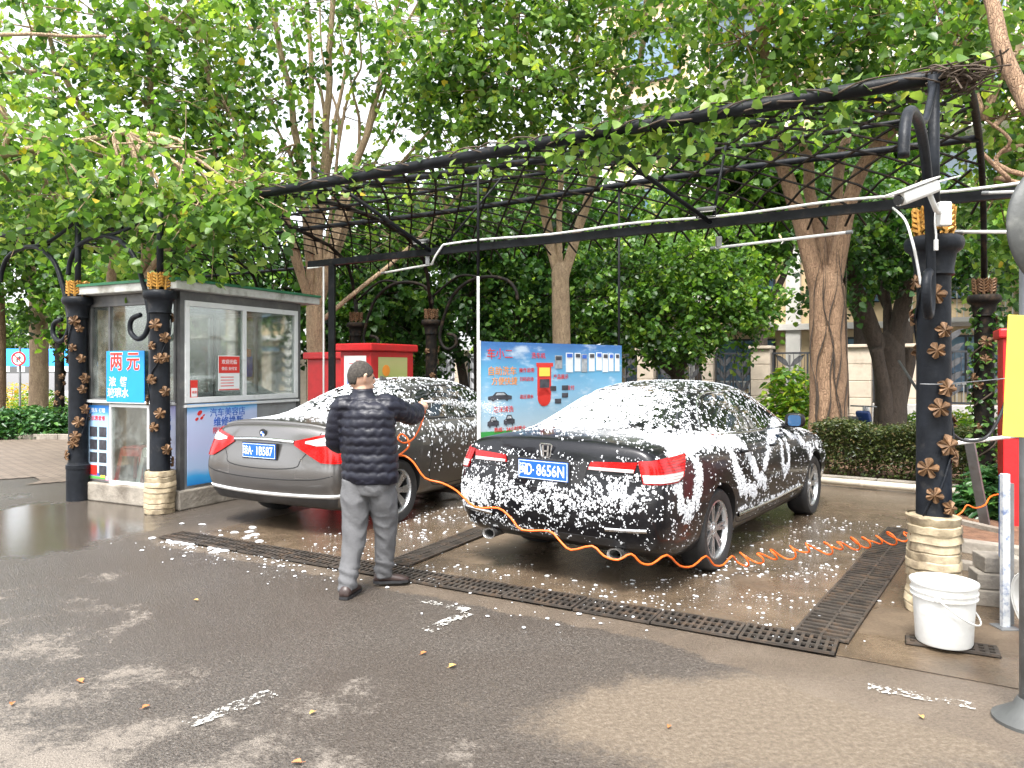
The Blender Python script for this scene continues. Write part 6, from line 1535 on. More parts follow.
def barkm(name, c1, c2, ring=False, sc=3):
    m, nt, b = newmat(name); co = coord(nt, 'Object', (sc,sc,sc*.35)); n = noi(nt, co, 3, 8, .7, .6); n2 = noi(nt, coord(nt), 30, 5, .7)
    big = noi(nt, coord(nt), 1.6, 5, .6, .3)
    c = ramp(nt, n, [(.3,c1),(.65,c2)]); c = mixc(nt, math_(nt,'MULTIPLY',sstep(nt,big,.55,.7),.5), c, tuple(x*.55 for x in c2)); 
    c = mixc(nt, .3, c, ramp(nt, n2, [(.3,tuple(x*.6 for x in c1)),(.7,tuple(min(1,x*1.25) for x in c2))]))
    vo = N(nt,'ShaderNodeTexVoronoi', feature='DISTANCE_TO_EDGE'); mp = N(nt,'ShaderNodeMapping'); mp.inputs['Scale'].default_value = (7,7,1.1); nt.links.new(coord(nt), mp.inputs[0])
    ad = N(nt,'ShaderNodeVectorMath', operation='ADD'); nt.links.new(mp.outputs[0], ad.inputs[0]); nn_ = N(nt,'ShaderNodeTexNoise'); nn_.inputs['Scale'].default_value = 4; nt.links.new(coord(nt), nn_.inputs['Vector']); nt.links.new(nn_.outputs['Color'], ad.inputs[1]); nt.links.new(ad.outputs[0], vo.inputs['Vector'])
    crk = sstep(nt, vo.outputs['Distance'], .10, .0); c = mixc(nt, math_(nt,'MULTIPLY',crk,.28), c, tuple(x*.35 for x in c1))
    spt = sstep(nt, noi(nt, coord(nt), 11, 4, .7), .62, .70); c = mixc(nt, math_(nt,'MULTIPLY',spt,.5), c, tuple(x*.5 for x in c1))
    nt.links.new(c, b.inputs['Base Color']); b.inputs['Roughness'].default_value = .85
    bump(nt, b, math_(nt,'SUBTRACT',math_(nt,'ADD',n,math_(nt,'MULTIPLY',n2,.5)),math_(nt,'MULTIPLY',crk,.4)), .03, .9); return m
BK = barkm('pale_bark', (.26,.175,.11), (.60,.44,.28)); BR_ = barkm('reddish_bark', (.17,.095,.055), (.42,.27,.165)); BD = barkm('dark_bark', (.035,.026,.02), (.10,.072,.052), sc=6)
def limb(mb, pts, r0, r1, n=9, wob=.04, seed=0):
    P = smoothpts(pts, 5); k = len(P); rg = random.Random(seed)
    P = [p + Vector((noise.noise(p*1.3+Vector((seed,0,0))),noise.noise(p*1.3+Vector((0,seed,9))),0))*wob for p in P]
    mb.tube(P, [ (r0+(r1-r0)*(i/(k-1))**.8)*(1+.10*noise.noise(P[i]*3)) for i in range(k)], n); return P
def tree(name, label, base, r, fork, limbs, clumps, lm, bark, lsize, seed, per=14, dens=1.0, group='trees around the wash bays', lean=(0,0), flare=1.35, droop=.55, extra=None, trunks=None, narrow=1.0):
    """limbs: list of (points..., r0, r1) from the fork; clumps: (centre, radii, twigs)"""
    base = Vector(base); t = thing(name, label, 'tree', base, 0, group); rg = np.random.default_rng(seed)
    mb = MB(); fk = base + Vector((lean[0],lean[1],fork))
    tp = [base+Vector((0,0,-.05)), base+Vector((0,0,.25))+Vector((lean[0],lean[1],0))*.05, base.lerp(fk,.5)+Vector((.03,0,0)), fk]
    P = smoothpts(tp,5); K = len(P); rr_ = [r*(1+(flare-1)*max(0,1-i/(K*.25)))*(1-.16*i/K)*(1+.06*noise.noise(P[i]*4)) for i in range(K)]
    P += [fk+Vector((0,0,r*q)) for q in (.35,.7,1.0,1.2)]; rr_ += [r*q for q in (.74,.58,.34,.05)]; mb.tube(P, rr_, 16)
    ends = []
    for i, (pts, r0, r1) in enumerate(limbs):
        L = limb(mb, [fk-Vector((0,0,r*1.6))+(Vector(pts[0])-fk).normalized()*r*.10]+[Vector(p) for p in pts], r0, r1, 10, .08, seed+i); ends += L[len(L)//3:]
    if trunks:
        for i, (pts, r0, r1) in enumerate(trunks): limb(mb, [Vector(p) for p in pts], r0, r1, 10, .06, seed+50+i)
    allP = []; tones = []; E = np.array([tuple(e) for e in ends]) if ends else None
    for c, rad, ntw in clumps:
        P_, s0, s1, tn = twigs(rg, c, rad, max(1,int(ntw*dens)), per); allP.append(P_); tones.append(tn)
        if E is not None:
            # a bough from the nearest limb point to the clump, and thin twigs
            cc = Vector(c); k = int(np.argmin(np.linalg.norm(E-np.array(c),axis=1)+.5*np.maximum(0,E[:,2]-c[2]))); o = Vector(E[k])
            mid = o.lerp(cc,.5)+Vector((rg.normal(0,.1),rg.normal(0,.1),.12)); mb.tube(smoothpts([o,mid,cc],4), [.035]*3+[.028,.024,.020,.016,.012,.010], 6)
            for q in range(0, len(s0), 4): mb.tube([mid.lerp(cc,.2+.8*rg.random()), Vector(s0[q]), Vector(s1[q])], [.013,.008,.004], 4, cap=False)
    tk = mb.build('trunk', bark, t, smooth=True, world=True)
    allP = np.concatenate(allP); tones = np.concatenate(tones)
    cr = leaves('crown', allP-np.array(base), lsize, lm, seed+1, t, droop, tones, narrow=narrow); return t
def pc_(px, py, D): return tuple(PD(px,py,D))
def cl(px, py, D, r, n, rz=None):
    rz = rz or r*.8; return (pc_(px,py,D), (r,r,rz), n)
# 1: multi-stemmed pale tree behind the kiosk, open crown against the sky
def L(*pts): return [pc_(*p) for p in pts]
tree('street_tree', 'pale multi-stemmed tree with an open crown, behind the grey saloon', G(315,455)*1.0, .19, 2.7,
 [(L((322,180,13.4),(328,80,13.2),(335,-40,13)),.10,.04),(L((300,170,13.3),(285,70,12.8),(262,-30,12.4)),.09,.035),(L((285,215,13.0),(262,190,12),(235,170,11)),.085,.04),(L((345,190,13.6),(372,120,13.4),(392,30,13.2),(410,-40,13)),.09,.03),(L((312,150,13.5),(310,40,13.8),(300,-60,14)),.08,.03),(L((350,210,13.8),(405,160,13.9),(440,120,14)),.06,.02),(L((352,170,13.6),(375,110,13.5),(400,40,13.3),(430,-20,13)),.05,.018),(L((358,150,13.7),(350,90,13.6),(340,20,13.5)),.045,.015),
  (L((322,110,13.4),(300,60,13.2),(290,-10,13)),.045,.015),(L((340,140,13.9),(325,70,14),(318,-20,14)),.04,.014),(L((368,130,13.6),(380,60,13.8),(372,-20,13.8)),.04,.014),(L((362,185,14),(400,120,14.2),(415,60,14.4)),.04,.014),(L((300,190,13.3),(275,120,13.2),(240,60,13)),.045,.016),(L((290,230,13.3),(255,150,13.3),(225,90,13.2)),.04,.014),(L((345,110,13.4),(362,60,13.3),(358,-10,13.2)),.035,.012),(L((400,255,14),(440,215,14.2),(470,185,14.4)),.05,.02),(L((330,150,14),(352,40,14.4),(368,-50,14.6)),.06,.02)],
 [cl(250,30,12.5,1.0,46),cl(215,90,11.6,1.0,60),cl(300,10,13,.9,26),cl(345,0,13,.8,20),cl(385,80,13.4,.7,20),cl(400,20,13.2,.9,30),cl(440,130,14,.9,40),cl(280,150,12.6,.7,22),cl(235,175,11.5,.8,50),cl(345,120,13.5,.7,12),cl(430,190,14.5,.9,36),cl(320,-60,13,1.2,50),cl(390,240,15,.8,30),cl(370,170,14,.6,22),cl(270,100,12.8,.8,30),cl(330,60,13,.6,14)], LB, BK, .115, 101, per=12)
# 2: leafy tree left, over the kiosk
tree('street_tree', 'leafy tree rising behind the left end of the kiosk', (-6.9,12.6,0), .17, 2.6,
 [(L((175,200,12),(150,110,11.5),(150,10,11)),.09,.035),(L((120,180,12),(80,110,11.5),(50,30,11)),.085,.03),(L((195,210,12),(215,130,11.5),(200,30,11.2)),.07,.03),(L((185,250,12.4),(230,225,11.8)),.05,.02)],
 [cl(30,30,11,1.3,90),cl(100,20,11,1.2,90),cl(170,30,11,1.1,80),cl(60,100,11,1.2,95),cl(140,100,11,1.1,90),cl(205,40,11.4,1.0,70),cl(20,160,11.5,1.1,80),cl(110,160,11.3,1.0,85),cl(180,150,11.5,1.0,80),cl(60,205,11.8,.9,60),cl(-30,80,11,1.3,80),cl(220,130,11.8,.9,60),cl(90,-40,11,1.5,90),cl(200,-50,11,1.3,80)], LB, BK, .115, 202, dens=.52)
# near boughs hanging over the front beam, left: their tree stands left, outside the frame
tree('street_tree', 'near tree whose leafy boughs hang over the left columns', (-8.6,8.2,0), .2, 2.6,
 [([(-7.6,8.6,3.6),(-6.2,9.0,4.2),(-4.6,8.8,4.4)],.10,.03),([(-7.8,8.0,4.2),(-6.5,7.8,5.0),(-4.4,8.0,5.2)],.05,.015)],
 [cl(60,212,9.4,.55,20,.25),cl(20,205,9.6,.6,22,.3),cl(110,205,8.9,.55,22,.28),cl(160,205,8.5,.55,26,.3),cl(205,212,8.3,.5,24,.28),cl(142,262,8.6,.28,7,.22),cl(180,228,8.2,.35,12,.2),cl(235,205,8.2,.4,16,.2),cl(120,165,8.6,.8,38),cl(190,165,8.3,.7,34),cl(245,195,8.2,.5,20,.35),cl(60,150,9,.8,36),cl(10,120,9,.9,40)], LB, BK, .105, 303, per=13, dens=.95)
# 4: centre tree with a V fork
tree('street_tree', 'pale tree with a V-shaped fork behind the banner', (.95,14.6,0), .20, 3.5,
 [(L((545,215,14.6),(540,150,14),(520,60,13),(500,-30,12.5)),.12,.04),(L((580,225,14.6),(600,150,14.2),(640,60,13.5),(650,-30,13)),.12,.04),(L((560,160,14.5),(575,60,14),(580,-40,13.8)),.07,.03)],
 [cl(455,30,12,1.1,80),cl(520,10,12,1.1,80),cl(580,20,12.3,1.1,80),cl(480,90,12.2,1.0,75),cl(545,80,12.2,1.0,70),cl(610,70,12.5,1.0,60),cl(500,145,12.6,.8,60),cl(440,90,12.5,.9,55),cl(560,140,12.8,.8,45),cl(660,20,12.8,1.0,50),cl(640,120,13,.8,35),cl(425,60,12.4,.9,55),cl(450,-20,12,1.0,60),cl(520,-60,12,1.4,80),cl(610,-60,12.5,1.4,70)], LB, BK, .12, 404, dens=.85)
# 5: big tree right of centre
tree('street_tree', 'largest tree with a thick reddish trunk behind the black saloon', (5.15,12.1,0), .32, 2.9,
 [(L((795,200,12.1),(770,110,12),(760,20,11.6)),.17,.06),(L((812,190,12.4),(800,120,12.6),(790,20,12.6)),.13,.05),(L((850,195,12),(885,140,11.6),(930,85,11.2),(945,0,11)),.16,.05),(L((838,180,12.6),(858,90,12.8),(870,-20,12.8)),.12,.05)],
 [cl(740,40,11.4,1.0,64),cl(800,20,11.4,1.0,64),cl(860,30,11.2,1.0,64),cl(720,110,11.8,.9,42),cl(780,110,11.8,.8,32),cl(850,90,11.6,.8,36),cl(920,40,10.8,1.0,56),cl(700,-30,11.4,1.2,60),cl(820,-50,11,1.4,70),cl(910,-40,10.8,1.2,60),cl(900,110,11.5,.7,26)], LB, BR_, .12, 505, flare=1.25, dens=1.0)
bt = [o for o in COL.objects if o.name.startswith('street_tree') and o.get('label','').startswith('largest tree')][0]; rv = random.Random(4)
for k in range(7):
    a0 = R(-150)+R(120)*k/6; mb = MB(); pts = []
    for i in range(38):
        z = .02+i*.1; a = a0+.22*math.sin(z*2.3+k*2)+.1*math.sin(z*6+k); rr_ = .32*(1.0-.05*z)+.02; pts.append(Vector((5.15,12.1,0))+Vector((math.cos(a)*rr_, math.sin(a)*rr_, z)))
    mb.tube(pts, [(.012+.005*math.sin(i*.7+k))*max(.12,1-(i/37)**3) for i in range(38)], 5); mb.build('aerial_root', BD, bt, smooth=True, world=True)
# 6: near tree on the right, its limbs cross the corner
tree('street_tree', 'tree at the right edge with a reddish limb crossing the top corner', (7.3,7.2,0), .2, 3.3,
 [(L((1060,130,7.4),(1018,85,7.6),(992,10,7.8),(975,-50,8)),.11,.06),(L((1030,185,8.8),(1005,175,8.9),(975,150,9)),.055,.02),(L((1010,170,9),(1012,140,9),(985,120,9.1)),.04,.015)],
 [cl(985,60,9.4,.8,42),cl(940,20,9.5,.8,44),cl(1030,40,9.6,.8,36),cl(1000,120,9.8,.7,34),cl(1035,160,9.8,.7,30),cl(975,-30,9,1.0,40),cl(1000,200,10,.7,34),cl(1030,240,10,.6,28)], LB, BR_, .11, 606)
# 7: dark gnarled fig
tree('gnarled_fig', 'dark gnarled fig with twisted trunks behind the hedge', (7.75,15.2,0), .34, 2.0,
 [(L((862,300,15),(850,270,14.8),(845,220,14.6)),.2,.08),(L((905,290,15),(915,255,14.8),(925,210,14.6)),.2,.08),(L((885,290,15.3),(882,240,15.3)),.12,.05)],
 [cl(850,250,14.4,1.0,70),cl(900,215,14.6,1.1,70),cl(920,260,14.5,.9,55),cl(860,200,14.4,1.1,80),cl(955,220,14.2,1.0,60),cl(975,260,14,.6,24),cl(830,290,14.2,.5,18),cl(1010,250,14,1.0,60),cl(1010,300,15,.5,14)], LD, BD, .12, 707, trunks=[([(7.6,15.1,0),(7.55,15.0,1.0),(7.35,14.9,2.0)],.15,.12),([(7.95,15.3,0),(8.0,15.2,1.0),(8.15,15.1,2.0)],.14,.12)], per=16)
# 8: round dark tree behind the black saloon
tree('round_tree', 'round dense dark tree standing between the banner and the fence', (4.15,18.6,0), .20, 1.7,
 [(L((650,350,18.6),(640,320,18.5)),.12,.05),(L((690,345,18.6),(705,315,18.5)),.12,.05),(L((668,330,18.6),(668,280,18.6)),.1,.04)],
 [cl(640,310,18,1.2,110),cl(690,305,18,1.2,110),cl(665,265,18,1.2,110),cl(730,290,18,1.1,90),cl(620,270,18.2,1.1,85),cl(715,250,18.2,1.0,80),cl(670,345,18,1.0,60,.4),cl(740,320,18,.8,45),cl(760,300,17.8,.6,26),cl(600,330,18,.9,60)], LM, BD, .12, 808, per=16)
# 9..: dark trees behind the wash bays
tree('background_fig', 'dark multi-trunked fig behind the near end of the banner', (-.75,18.5,0), .26, 2.2,
 [(L((470,250,18.4),(450,180,18)),.16,.06),(L((500,250,18.4),(520,180,18)),.16,.06)],
 [cl(440,250,17.5,1.4,120),cl(500,230,17.5,1.4,120),cl(470,300,17.6,1.3,100),cl(540,270,17.8,1.2,100),cl(420,310,17.6,1.0,70),cl(520,320,17.8,1.0,70),cl(580,300,18,1.2,90),cl(560,200,18,1.3,100),cl(450,190,17.6,1.3,100)], LD, BD, .14, 909, per=16, trunks=[([(-1.1,18.6,0),(-1.2,18.5,1.2),(-1.5,18.4,2.6)],.14,.10),([(-.4,18.4,0),(-.3,18.4,1.2),(-.2,18.2,2.6)],.12,.10)])
tree('background_fig', 'dark tree behind the red cabinets', (-4.4,18.0,0), .24, 2.2,
 [(L((345,260,18),(350,200,17.8)),.14,.06),(L((320,250,18),(300,200,17.8)),.14,.06)],
 [cl(350,260,17,1.3,120),cl(390,300,17,1.2,110),cl(300,290,17,1.2,100),cl(340,320,17.2,1.1,90),cl(270,260,17,1.2,90),cl(400,230,17.2,1.2,90),cl(360,190,17.4,1.1,60),cl(420,350,18,.9,50)], LD, BD, .14, 1010, per=16)
tree('background_fig', 'dark tree seen through the kiosk windows', (-8.8,17.6,0), .22, 2.2,
 [(L((200,260,17.4),(210,200,17)),.13,.06),(L((150,260,17.4),(130,220,17)),.13,.06)],
 [cl(220,300,16.6,1.2,90),cl(160,280,16.6,1.3,100),cl(110,280,16.8,1.2,90),cl(250,330,17,1.1,70),cl(190,240,16.8,1.2,80),cl(90,320,17,1.0,60),cl(150,340,17.4,.9,40)], LM, BD, .14, 1111, per=15)
for (px, D, r, fk, lab, sd) in ((38,19.5,.25,3.3,'thick smooth grey trunk rising from the left shrub bed',1212),):
    tree('street_tree', lab, (pc_(px,368,D)[0],D,0), r, fk, [(L((20,190,19),(0,100,18.5)),.14,.06),(L((62,200,19.3),(90,120,19)),.14,.06)],
     [cl(10,230,18,1.2,60),cl(70,240,18,1.0,50),cl(30,290,18.4,1.0,50),cl(110,230,18,1.2,90),cl(-10,170,17.5,1.2,60),cl(60,160,17.6,1.1,50),cl(85,300,18.6,.8,30)], LM, BK, .15, sd)
tree('street_tree', 'pale trunk cut by the left edge', (pc_(-4,368,18.6)[0],18.6,0), .22, 3.4, [(L((-20,180,18),(-40,100,18)),.14,.06)], [cl(-30,200,17.6,1.4,70),cl(15,265,18,.8,40)], LM, BR_, .15, 1313)
# unseen trees added behind the viewpoint to block sky light and darken paint reflections
src_tree = [o for o in COL.objects if o.name.startswith('street_tree') and o.get('label','').startswith('leafy tree rising')][0]
for i,(x,y,rz_,sc_) in enumerate(((-9.5,-6.5,2.2,1.0),(-3.2,-7.5,.6,1.1),(3.2,-7,3.6,1.05),(9.0,-5.5,5.0,1.0),(-14,-2,1.4,1.0),(13,0,4.2,1.0))):
    c_ = copy_tree(src_tree); c_.location = (x,y,0); c_.rotation_euler = (0,0,rz_); c_.scale = (sc_,sc_,sc_)
    c_['label'] = 'added unseen tree behind the viewpoint, there to darken the paint reflections'; c_['group'] = 'added unseen trees behind the viewpoint'
# far greenery closing the view
rgf = np.random.default_rng(77)
def far_tree(px, D, h, wd, label, sd, lm=LM, n=7):
    x = (px-512)/740*D; base = (x,D,0); cs = []
    rg = np.random.default_rng(sd)
    lo_ = .42 if px < 650 else .66
    for i in range(n): cs.append(((x+rg.uniform(-wd,wd)*.6, D+rg.uniform(-1,1), h*rg.uniform(lo_,.98)), (wd*.55,wd*.55,wd*.45), 90))
    tree('background_tree', label, base, .22, h*.38, [([(x-.8,D,h*.55),(x-1.2,D,h*.8)],.14,.05),([(x+.8,D,h*.55),(x+1.0,D,h*.8)],.14,.05)], cs, lm, BD, .22, sd, per=13, group='trees in the background')
for a in ((-30,46,8,4,'hazy tree beyond the blue tent at the far left',33,LM,7),(60,44,8,4,'hazy tree beyond the road, right of the tent',34,LM,7),(760,21.5,8.5,2.6,'tall tree between the apartment block and the thick trunk',31,LM,8),(860,22.5,9,2.4,'tall tree behind the gnarled fig',32,LM,7),(90,27,6.5,3.2,'soft green tree far behind the left columns',21,LM,7),(210,26,7,3.2,'tall tree far behind the kiosk',22,LM,8),(380,27,6,3.2,'tree far behind the red cabinets',23,LM,7),(480,28,8.5,3.4,'tall tree far behind the thin posts',24,LM,9),(560,25,6.0,3.0,'tree far behind the V-forked tree',25,LM,8),(610,28,9.5,3.4,'tall tree left of the pale apartment block',26,LM,7),(700,24.5,7.5,2.2,'tree growing in front of the apartment block wall',27,LB,5),(1010,22,7.5,2.4,'tall tree above the mirror pole',28,LM,8),(905,21,7.2,2.2,'green tree far above the large column',29,LM,6)): far_tree(*a)
# ------------------------------------------------------------ hedge, shrubs, garden plants
def box_plant(name, label, a, b, dp, h, mat, n, size, seed, cat, group=None, narrow=.6, stems=True, kind=None):
    a, b = Vector(a), Vector(b); d = (b-a); Ln = d.length; d.normalize(); s = Vector((-d.y,d.x,0)); rg = np.random.default_rng(seed)
    u = rg.random(n)*Ln; v = rg.uniform(-.5,.5,n)*dp; w_ = rg.random(n)**.55*h
    sh = rg.random(n) < .55; fsel = rg.integers(0,3,n); v = np.where(sh&(fsel==0), -dp/2, v); v = np.where(sh&(fsel==1), dp/2, v); w_ = np.where(sh&(fsel==2), h, w_)
    top = h*(1+.10*np.array([noise.noise(Vector((x*1.7+seed,0,0))) for x in u])); w_ = w_/h*top
    P = np.array(a)+np.outer(u,np.array(d))+np.outer(v,np.array(s))+np.outer(w_,[0,0,1])+rg.normal(0,.03,(n,3)); P[:,2] = np.maximum(P[:,2],.05)
    org = (a+b)/2; t = thing(name, label, cat, org, 0, group)
    leaves('foliage', P-np.array(org), size, mat, seed+1, t, .1, narrow=narrow)
    if stems:
        mb = MB()
        for i in range(int(Ln*9)):
            p = a+d*rg.random()*Ln+s*rg.uniform(-.35,.35)*dp; q = p+Vector((rg.normal(0,.08),rg.normal(0,.08),h*.85)); mb.tube([p,p.lerp(q,.5)+Vector((rg.normal(0,.03),0,0)),q],[.012,.009,.005],4)
        mb.build('stem', M_ST, t, world=True)
    return t
M_ST = pm('twig_bark', (.07,.05,.035), .9, var=.3)
box_plant('hedge', 'clipped brownish green hedge behind the cream pipe', hp(818,11.1,0), hp(985,9.9,0), .8, .76, LH, 24000, .046, 41, 'hedge')
box_plant('hedge', 'loose hedge right of the large column, behind the leaning plank', hp(995,9.2,0), hp(1110,8.4,0), .7, .7, LH, 6000, .055, 42, 'hedge')
for i,(px,D,lab) in enumerate(((-20,16.6,'dark low shrub cut by the left edge'),(20,16.9,'dark low shrub at the far left, under the road sign'),(55,17.2,'dark low shrub in front of the grey trunk'),(95,17.6,'dark low shrub half hidden by the leftmost column'))):
    x = (px-512)/740*D; c = Vector((x,D+.3,0)); rg = np.random.default_rng(60+i); n = 2600; dd = rg.normal(0,1,(n,3)); dd /= np.linalg.norm(dd,axis=1)[:,None]; P = dd*np.array([.95,.85,.75])*(rg.random(n)**.35)[:,None]; P[:,2] = np.abs(P[:,2])*.95+.03
    t = thing('shrub', lab, 'shrub', c, 0, 'dark low shrubs on the left'); leaves('foliage', P, .13, LG, 70+i, t, .1, narrow=.55)
    mb = MB()
    for k in range(14): q = Vector((rg.normal(0,.35),rg.normal(0,.3),.6)); mb.tube([(q.x*.2,q.y*.2,0),q*.6,q],[.02,.014,.006],5)
    mb.build('stem', M_ST, t)
for i,(px,D,r,h,mt,lab) in enumerate(((795,15.6,.8,.5,LY,'bright green low bush left of the thick trunk'),(760,16.2,.7,.5,LY,'bright green low bush by the fence pier'),(930,16,.8,.7,LY,'bright bush against the low wall'),(960,15.5,.7,.7,LY,'bright bush behind the vine-grown column'),(790,17.8,.8,1.7,LY,'yellow-green croton bush in front of the fence gate'),(1000,8.0,.45,.55,LG,'small bush beside the red cabinet at the right'),(10,27,1.3,1.1,None,'yellow flowering bush beyond the road sign'),(40,26,1.0,.9,LY,'yellow-green bush beyond the grey trunk'))):
    x = (px-512)/740*D; rg = np.random.default_rng(90+i); n = 1500; dd = rg.normal(0,1,(n,3)); dd /= np.linalg.norm(dd,axis=1)[:,None]; P = dd*np.array([r,r,h])*(rg.random(n)**.4)[:,None]; P[:,2] = np.abs(P[:,2])+.03
    t = thing('bush', lab, 'bush', (x,D,0), 0, 'bushes beyond the hedge')
    mt = mt or leafmat('yellow_flower', [(0,(.12,.2,.03)),(.4,(.5,.4,.03)),(.8,(.7,.42,.03)),(1,(.75,.2,.04))], .3)
    leaves('foliage', P, .13 if h < 1.5 else .2, mt, 95+i, t, .1, narrow=.5)
    mb = MB()
    for k in range(8): q = Vector((rg.normal(0,r*.3),rg.normal(0,r*.3),h*.7)); mb.tube([(q.x*.2,q.y*.2,0),q*.6,q],[.02,.014,.006],5)
    mb.build('stem', M_ST, t)
# creeper on the front beam and on the capitals
rg = np.random.default_rng(5); P = []; mb = MB()
for i in range(300):
    s = rg.choice([rg.uniform(0,.45), rg.uniform(.2,1.0), rg.uniform(.9,1.9)], p=[.5,.2,.3]); t_ = abs(rg.normal(0,.05)) if rg.random() < .7 else rg.uniform(0,.35)
    o = np.array(PS(float(s), float(min(t_,.9)))); k = rg.integers(4,12); ln = rg.uniform(.05,.30)*(1.3 if .25<s<.5 else .8)
    for q in range(k): P.append(o+rg.normal(0,1,3)*np.array([.10,.10,.03])+np.array([0,0,.10-ln*rg.random()]))
for k in range(5):
    pts = [PS(float(s),.0)+Vector((.07*math.cos(s*40+k*1.3),.07*math.sin(s*40+k*1.3),.05*math.sin(s*33+k*2)+.03)) for s in np.linspace(0,1.4,90)]; mb.tube(pts, .007, 5)
cv = thing('creeper', 'thin leafy creeper wound along the front beam of the pergola', 'creeper', PS(.5,0))
mb.build('vine', M_ST, cv, world=True, smooth=True); leaves('foliage', np.array(P)-np.array(PS(.5,0)), .085, LB, 8, cv, .6)
# dead vines bunched on top of the large column
mb = MB(); c = Vector((2.95,4.86,3.5))
for i in range(46):
    p = [c+Vector((rg.normal(0,.10),rg.normal(0,.10),rg.normal(.0,.05))) for _ in range(4)]; mb.tube(smoothpts(p,3), .006, 4)
solo('dry_vine_knot', mb, M_ST, 'tangle of dry vines on the pergola corner above the large column', 'vine')
# creeper leaves round the distant right column
rg = np.random.default_rng(15); n = 500; a = rg.uniform(0,6.28,n); P = np.stack([np.cos(a)*.14,np.sin(a)*.14,rg.uniform(.3,2.3,n)],1)
cc_ = thing('creeper', 'creeper clinging to the dark column beside the red cabinet', 'creeper', B1); leaves('foliage', P, .06, LD, 16, cc_, .5)
mb = MB(); mb.tube([(math.cos(q*.5)*.125,math.sin(q*.5)*.125,.2+q*.05) for q in range(44)], .01, 5); mb.build('vine', M_ST, cc_, smooth=True)

# fallen leaves
for i,(px,py,lab,mt) in enumerate(((421,654,'small orange fallen leaf below the man','a'),(449,667,'yellow-brown fallen leaf lying left of the middle foreground','b'),(315,711,'pale curled fallen leaf right of the white dash','b'),(142,708,'brown fallen leaf in the lower left','a'),(82,682,'orange-brown fallen leaf in the dry patch at the left','a'),(198,600,'tiny pale fallen leaf on the wet asphalt','b'),(920,715,'yellow fallen leaf near the worn white line','b'),(302,762,'brown fallen leaf at the bottom edge','a'),(670,725,'dull brown fallen leaf in the silt patch','a'),(13,702,'pale orange leaf at the left edge','a'))):
    p = G(px,py,.01); mb = MB(); s = rnd.uniform(.014,.024); a = rnd.uniform(0,6.28)
    T = [(x*.8,y,abs(x)*.5+.05*y) for x,y,z in TMPL]; mb.m = Matrix.Translation((p.x,p.y,.009)) @ Matrix.Rotation(a,4,'Z') @ Matrix.Scale(s*2,4)
    mb.add(T+[(x,y,z-.02) for x,y,z in T],[(0,3,2,1),(0,5,4,3),(6,7,8,9),(6,9,10,11),(0,1,7,6),(1,2,8,7),(2,3,9,8),(3,4,10,9),(4,5,11,10),(5,0,6,11)]); mb.tube([(0,0,.02),(.05,-.35,.03)],.02,4)
    solo('fallen_leaf', mb, M['leaf_dry_'+mt] if 'leaf_dry_'+mt in M else M.setdefault('leaf_dry_'+mt, pm('dry_leaf_'+mt, (.45,.16,.05) if mt=='a' else (.55,.33,.10), .6, var=.3, scale=40)), lab, 'leaf', 'fallen leaves')
# ------------------------------------------------------------ fence, apartment block, road beyond
M['pier'] = pm('cream_stone_pier', (.50,.42,.33), .7, var=.10, dirt=(.2,.16,.12), dirt_amt=.5, dscale=2)
M['cream_wall'] = pm('cream_wall', (.60,.46,.28), .7, var=.06, dirt=(.35,.27,.18), dirt_amt=.3, dscale=1)
M['white_trim'] = pm('white_trim', (.66,.64,.6), .6, var=.05)
M['low_wall'] = pm('grey_low_wall', (.42,.40,.38), .8, var=.12, dirt=(.2,.18,.16), dirt_amt=.5, dscale=2)
M['win_glass'] = glassm('building_window', (.10,.17,.24), .08)
M['iron_leaf'] = pm('iron_leaf_grey', (.09,.09,.095), .5, .3, var=.3)
M['iron'] = pm('dark_iron', (.03,.032,.036), .5, var=.3)
FO = Vector((8.9,19,0)); FD = Vector((-.87,.50,0)).normalized()
fang = math.atan2(FD.y,FD.x)
def pier(s, w_, h_, label):
    p = FO+FD*s; t = thing('fence_pier', label, 'pier', p, fang, 'cream stone piers of the fence')
    mb = MB(); n = 5
    for i in range(n): mb.bbox((0,0,(i+.5)*h_/n),(w_,w_*.9,h_/n-.012),.012)
    mb.box((0,0,h_/2),(w_-.03,w_*.9-.03,h_-.02)); mb.build('shaft', M['pier'], t)
    mb = MB(); mb.bbox((0,0,h_+.04),(w_+.10,w_+.08,.08),.012); mb.build('cap', M['pier'], t)
ps = [(-6.2,.5),(-3.6,.5),(-1.2,.45),(0,.62),(2.4,.50),(3.85,.32),(5.65,.50),(7.9,.4),(10.0,.4),(12.2,.4),(14.5,.4),(17,.4),(19.5,.4)]
for i,(s,w_) in enumerate(ps): pier(s, w_, 2.12, ['cream pier far right behind the red cabinet','cream pier behind the vine-grown column','cream pier right of the gnarled fig','widest cream pier, left of the gnarled fig','wide cream pier left of the thick reddish trunk','narrow cream pier in the middle of the fence','cream pier behind the round dark tree','cream pier seen above the banner','cream pier behind the near end of the banner','cream pier behind the grey saloon','cream pier left of the rusty column','cream pier behind the red cabinets','last cream pier, farthest left'][i])
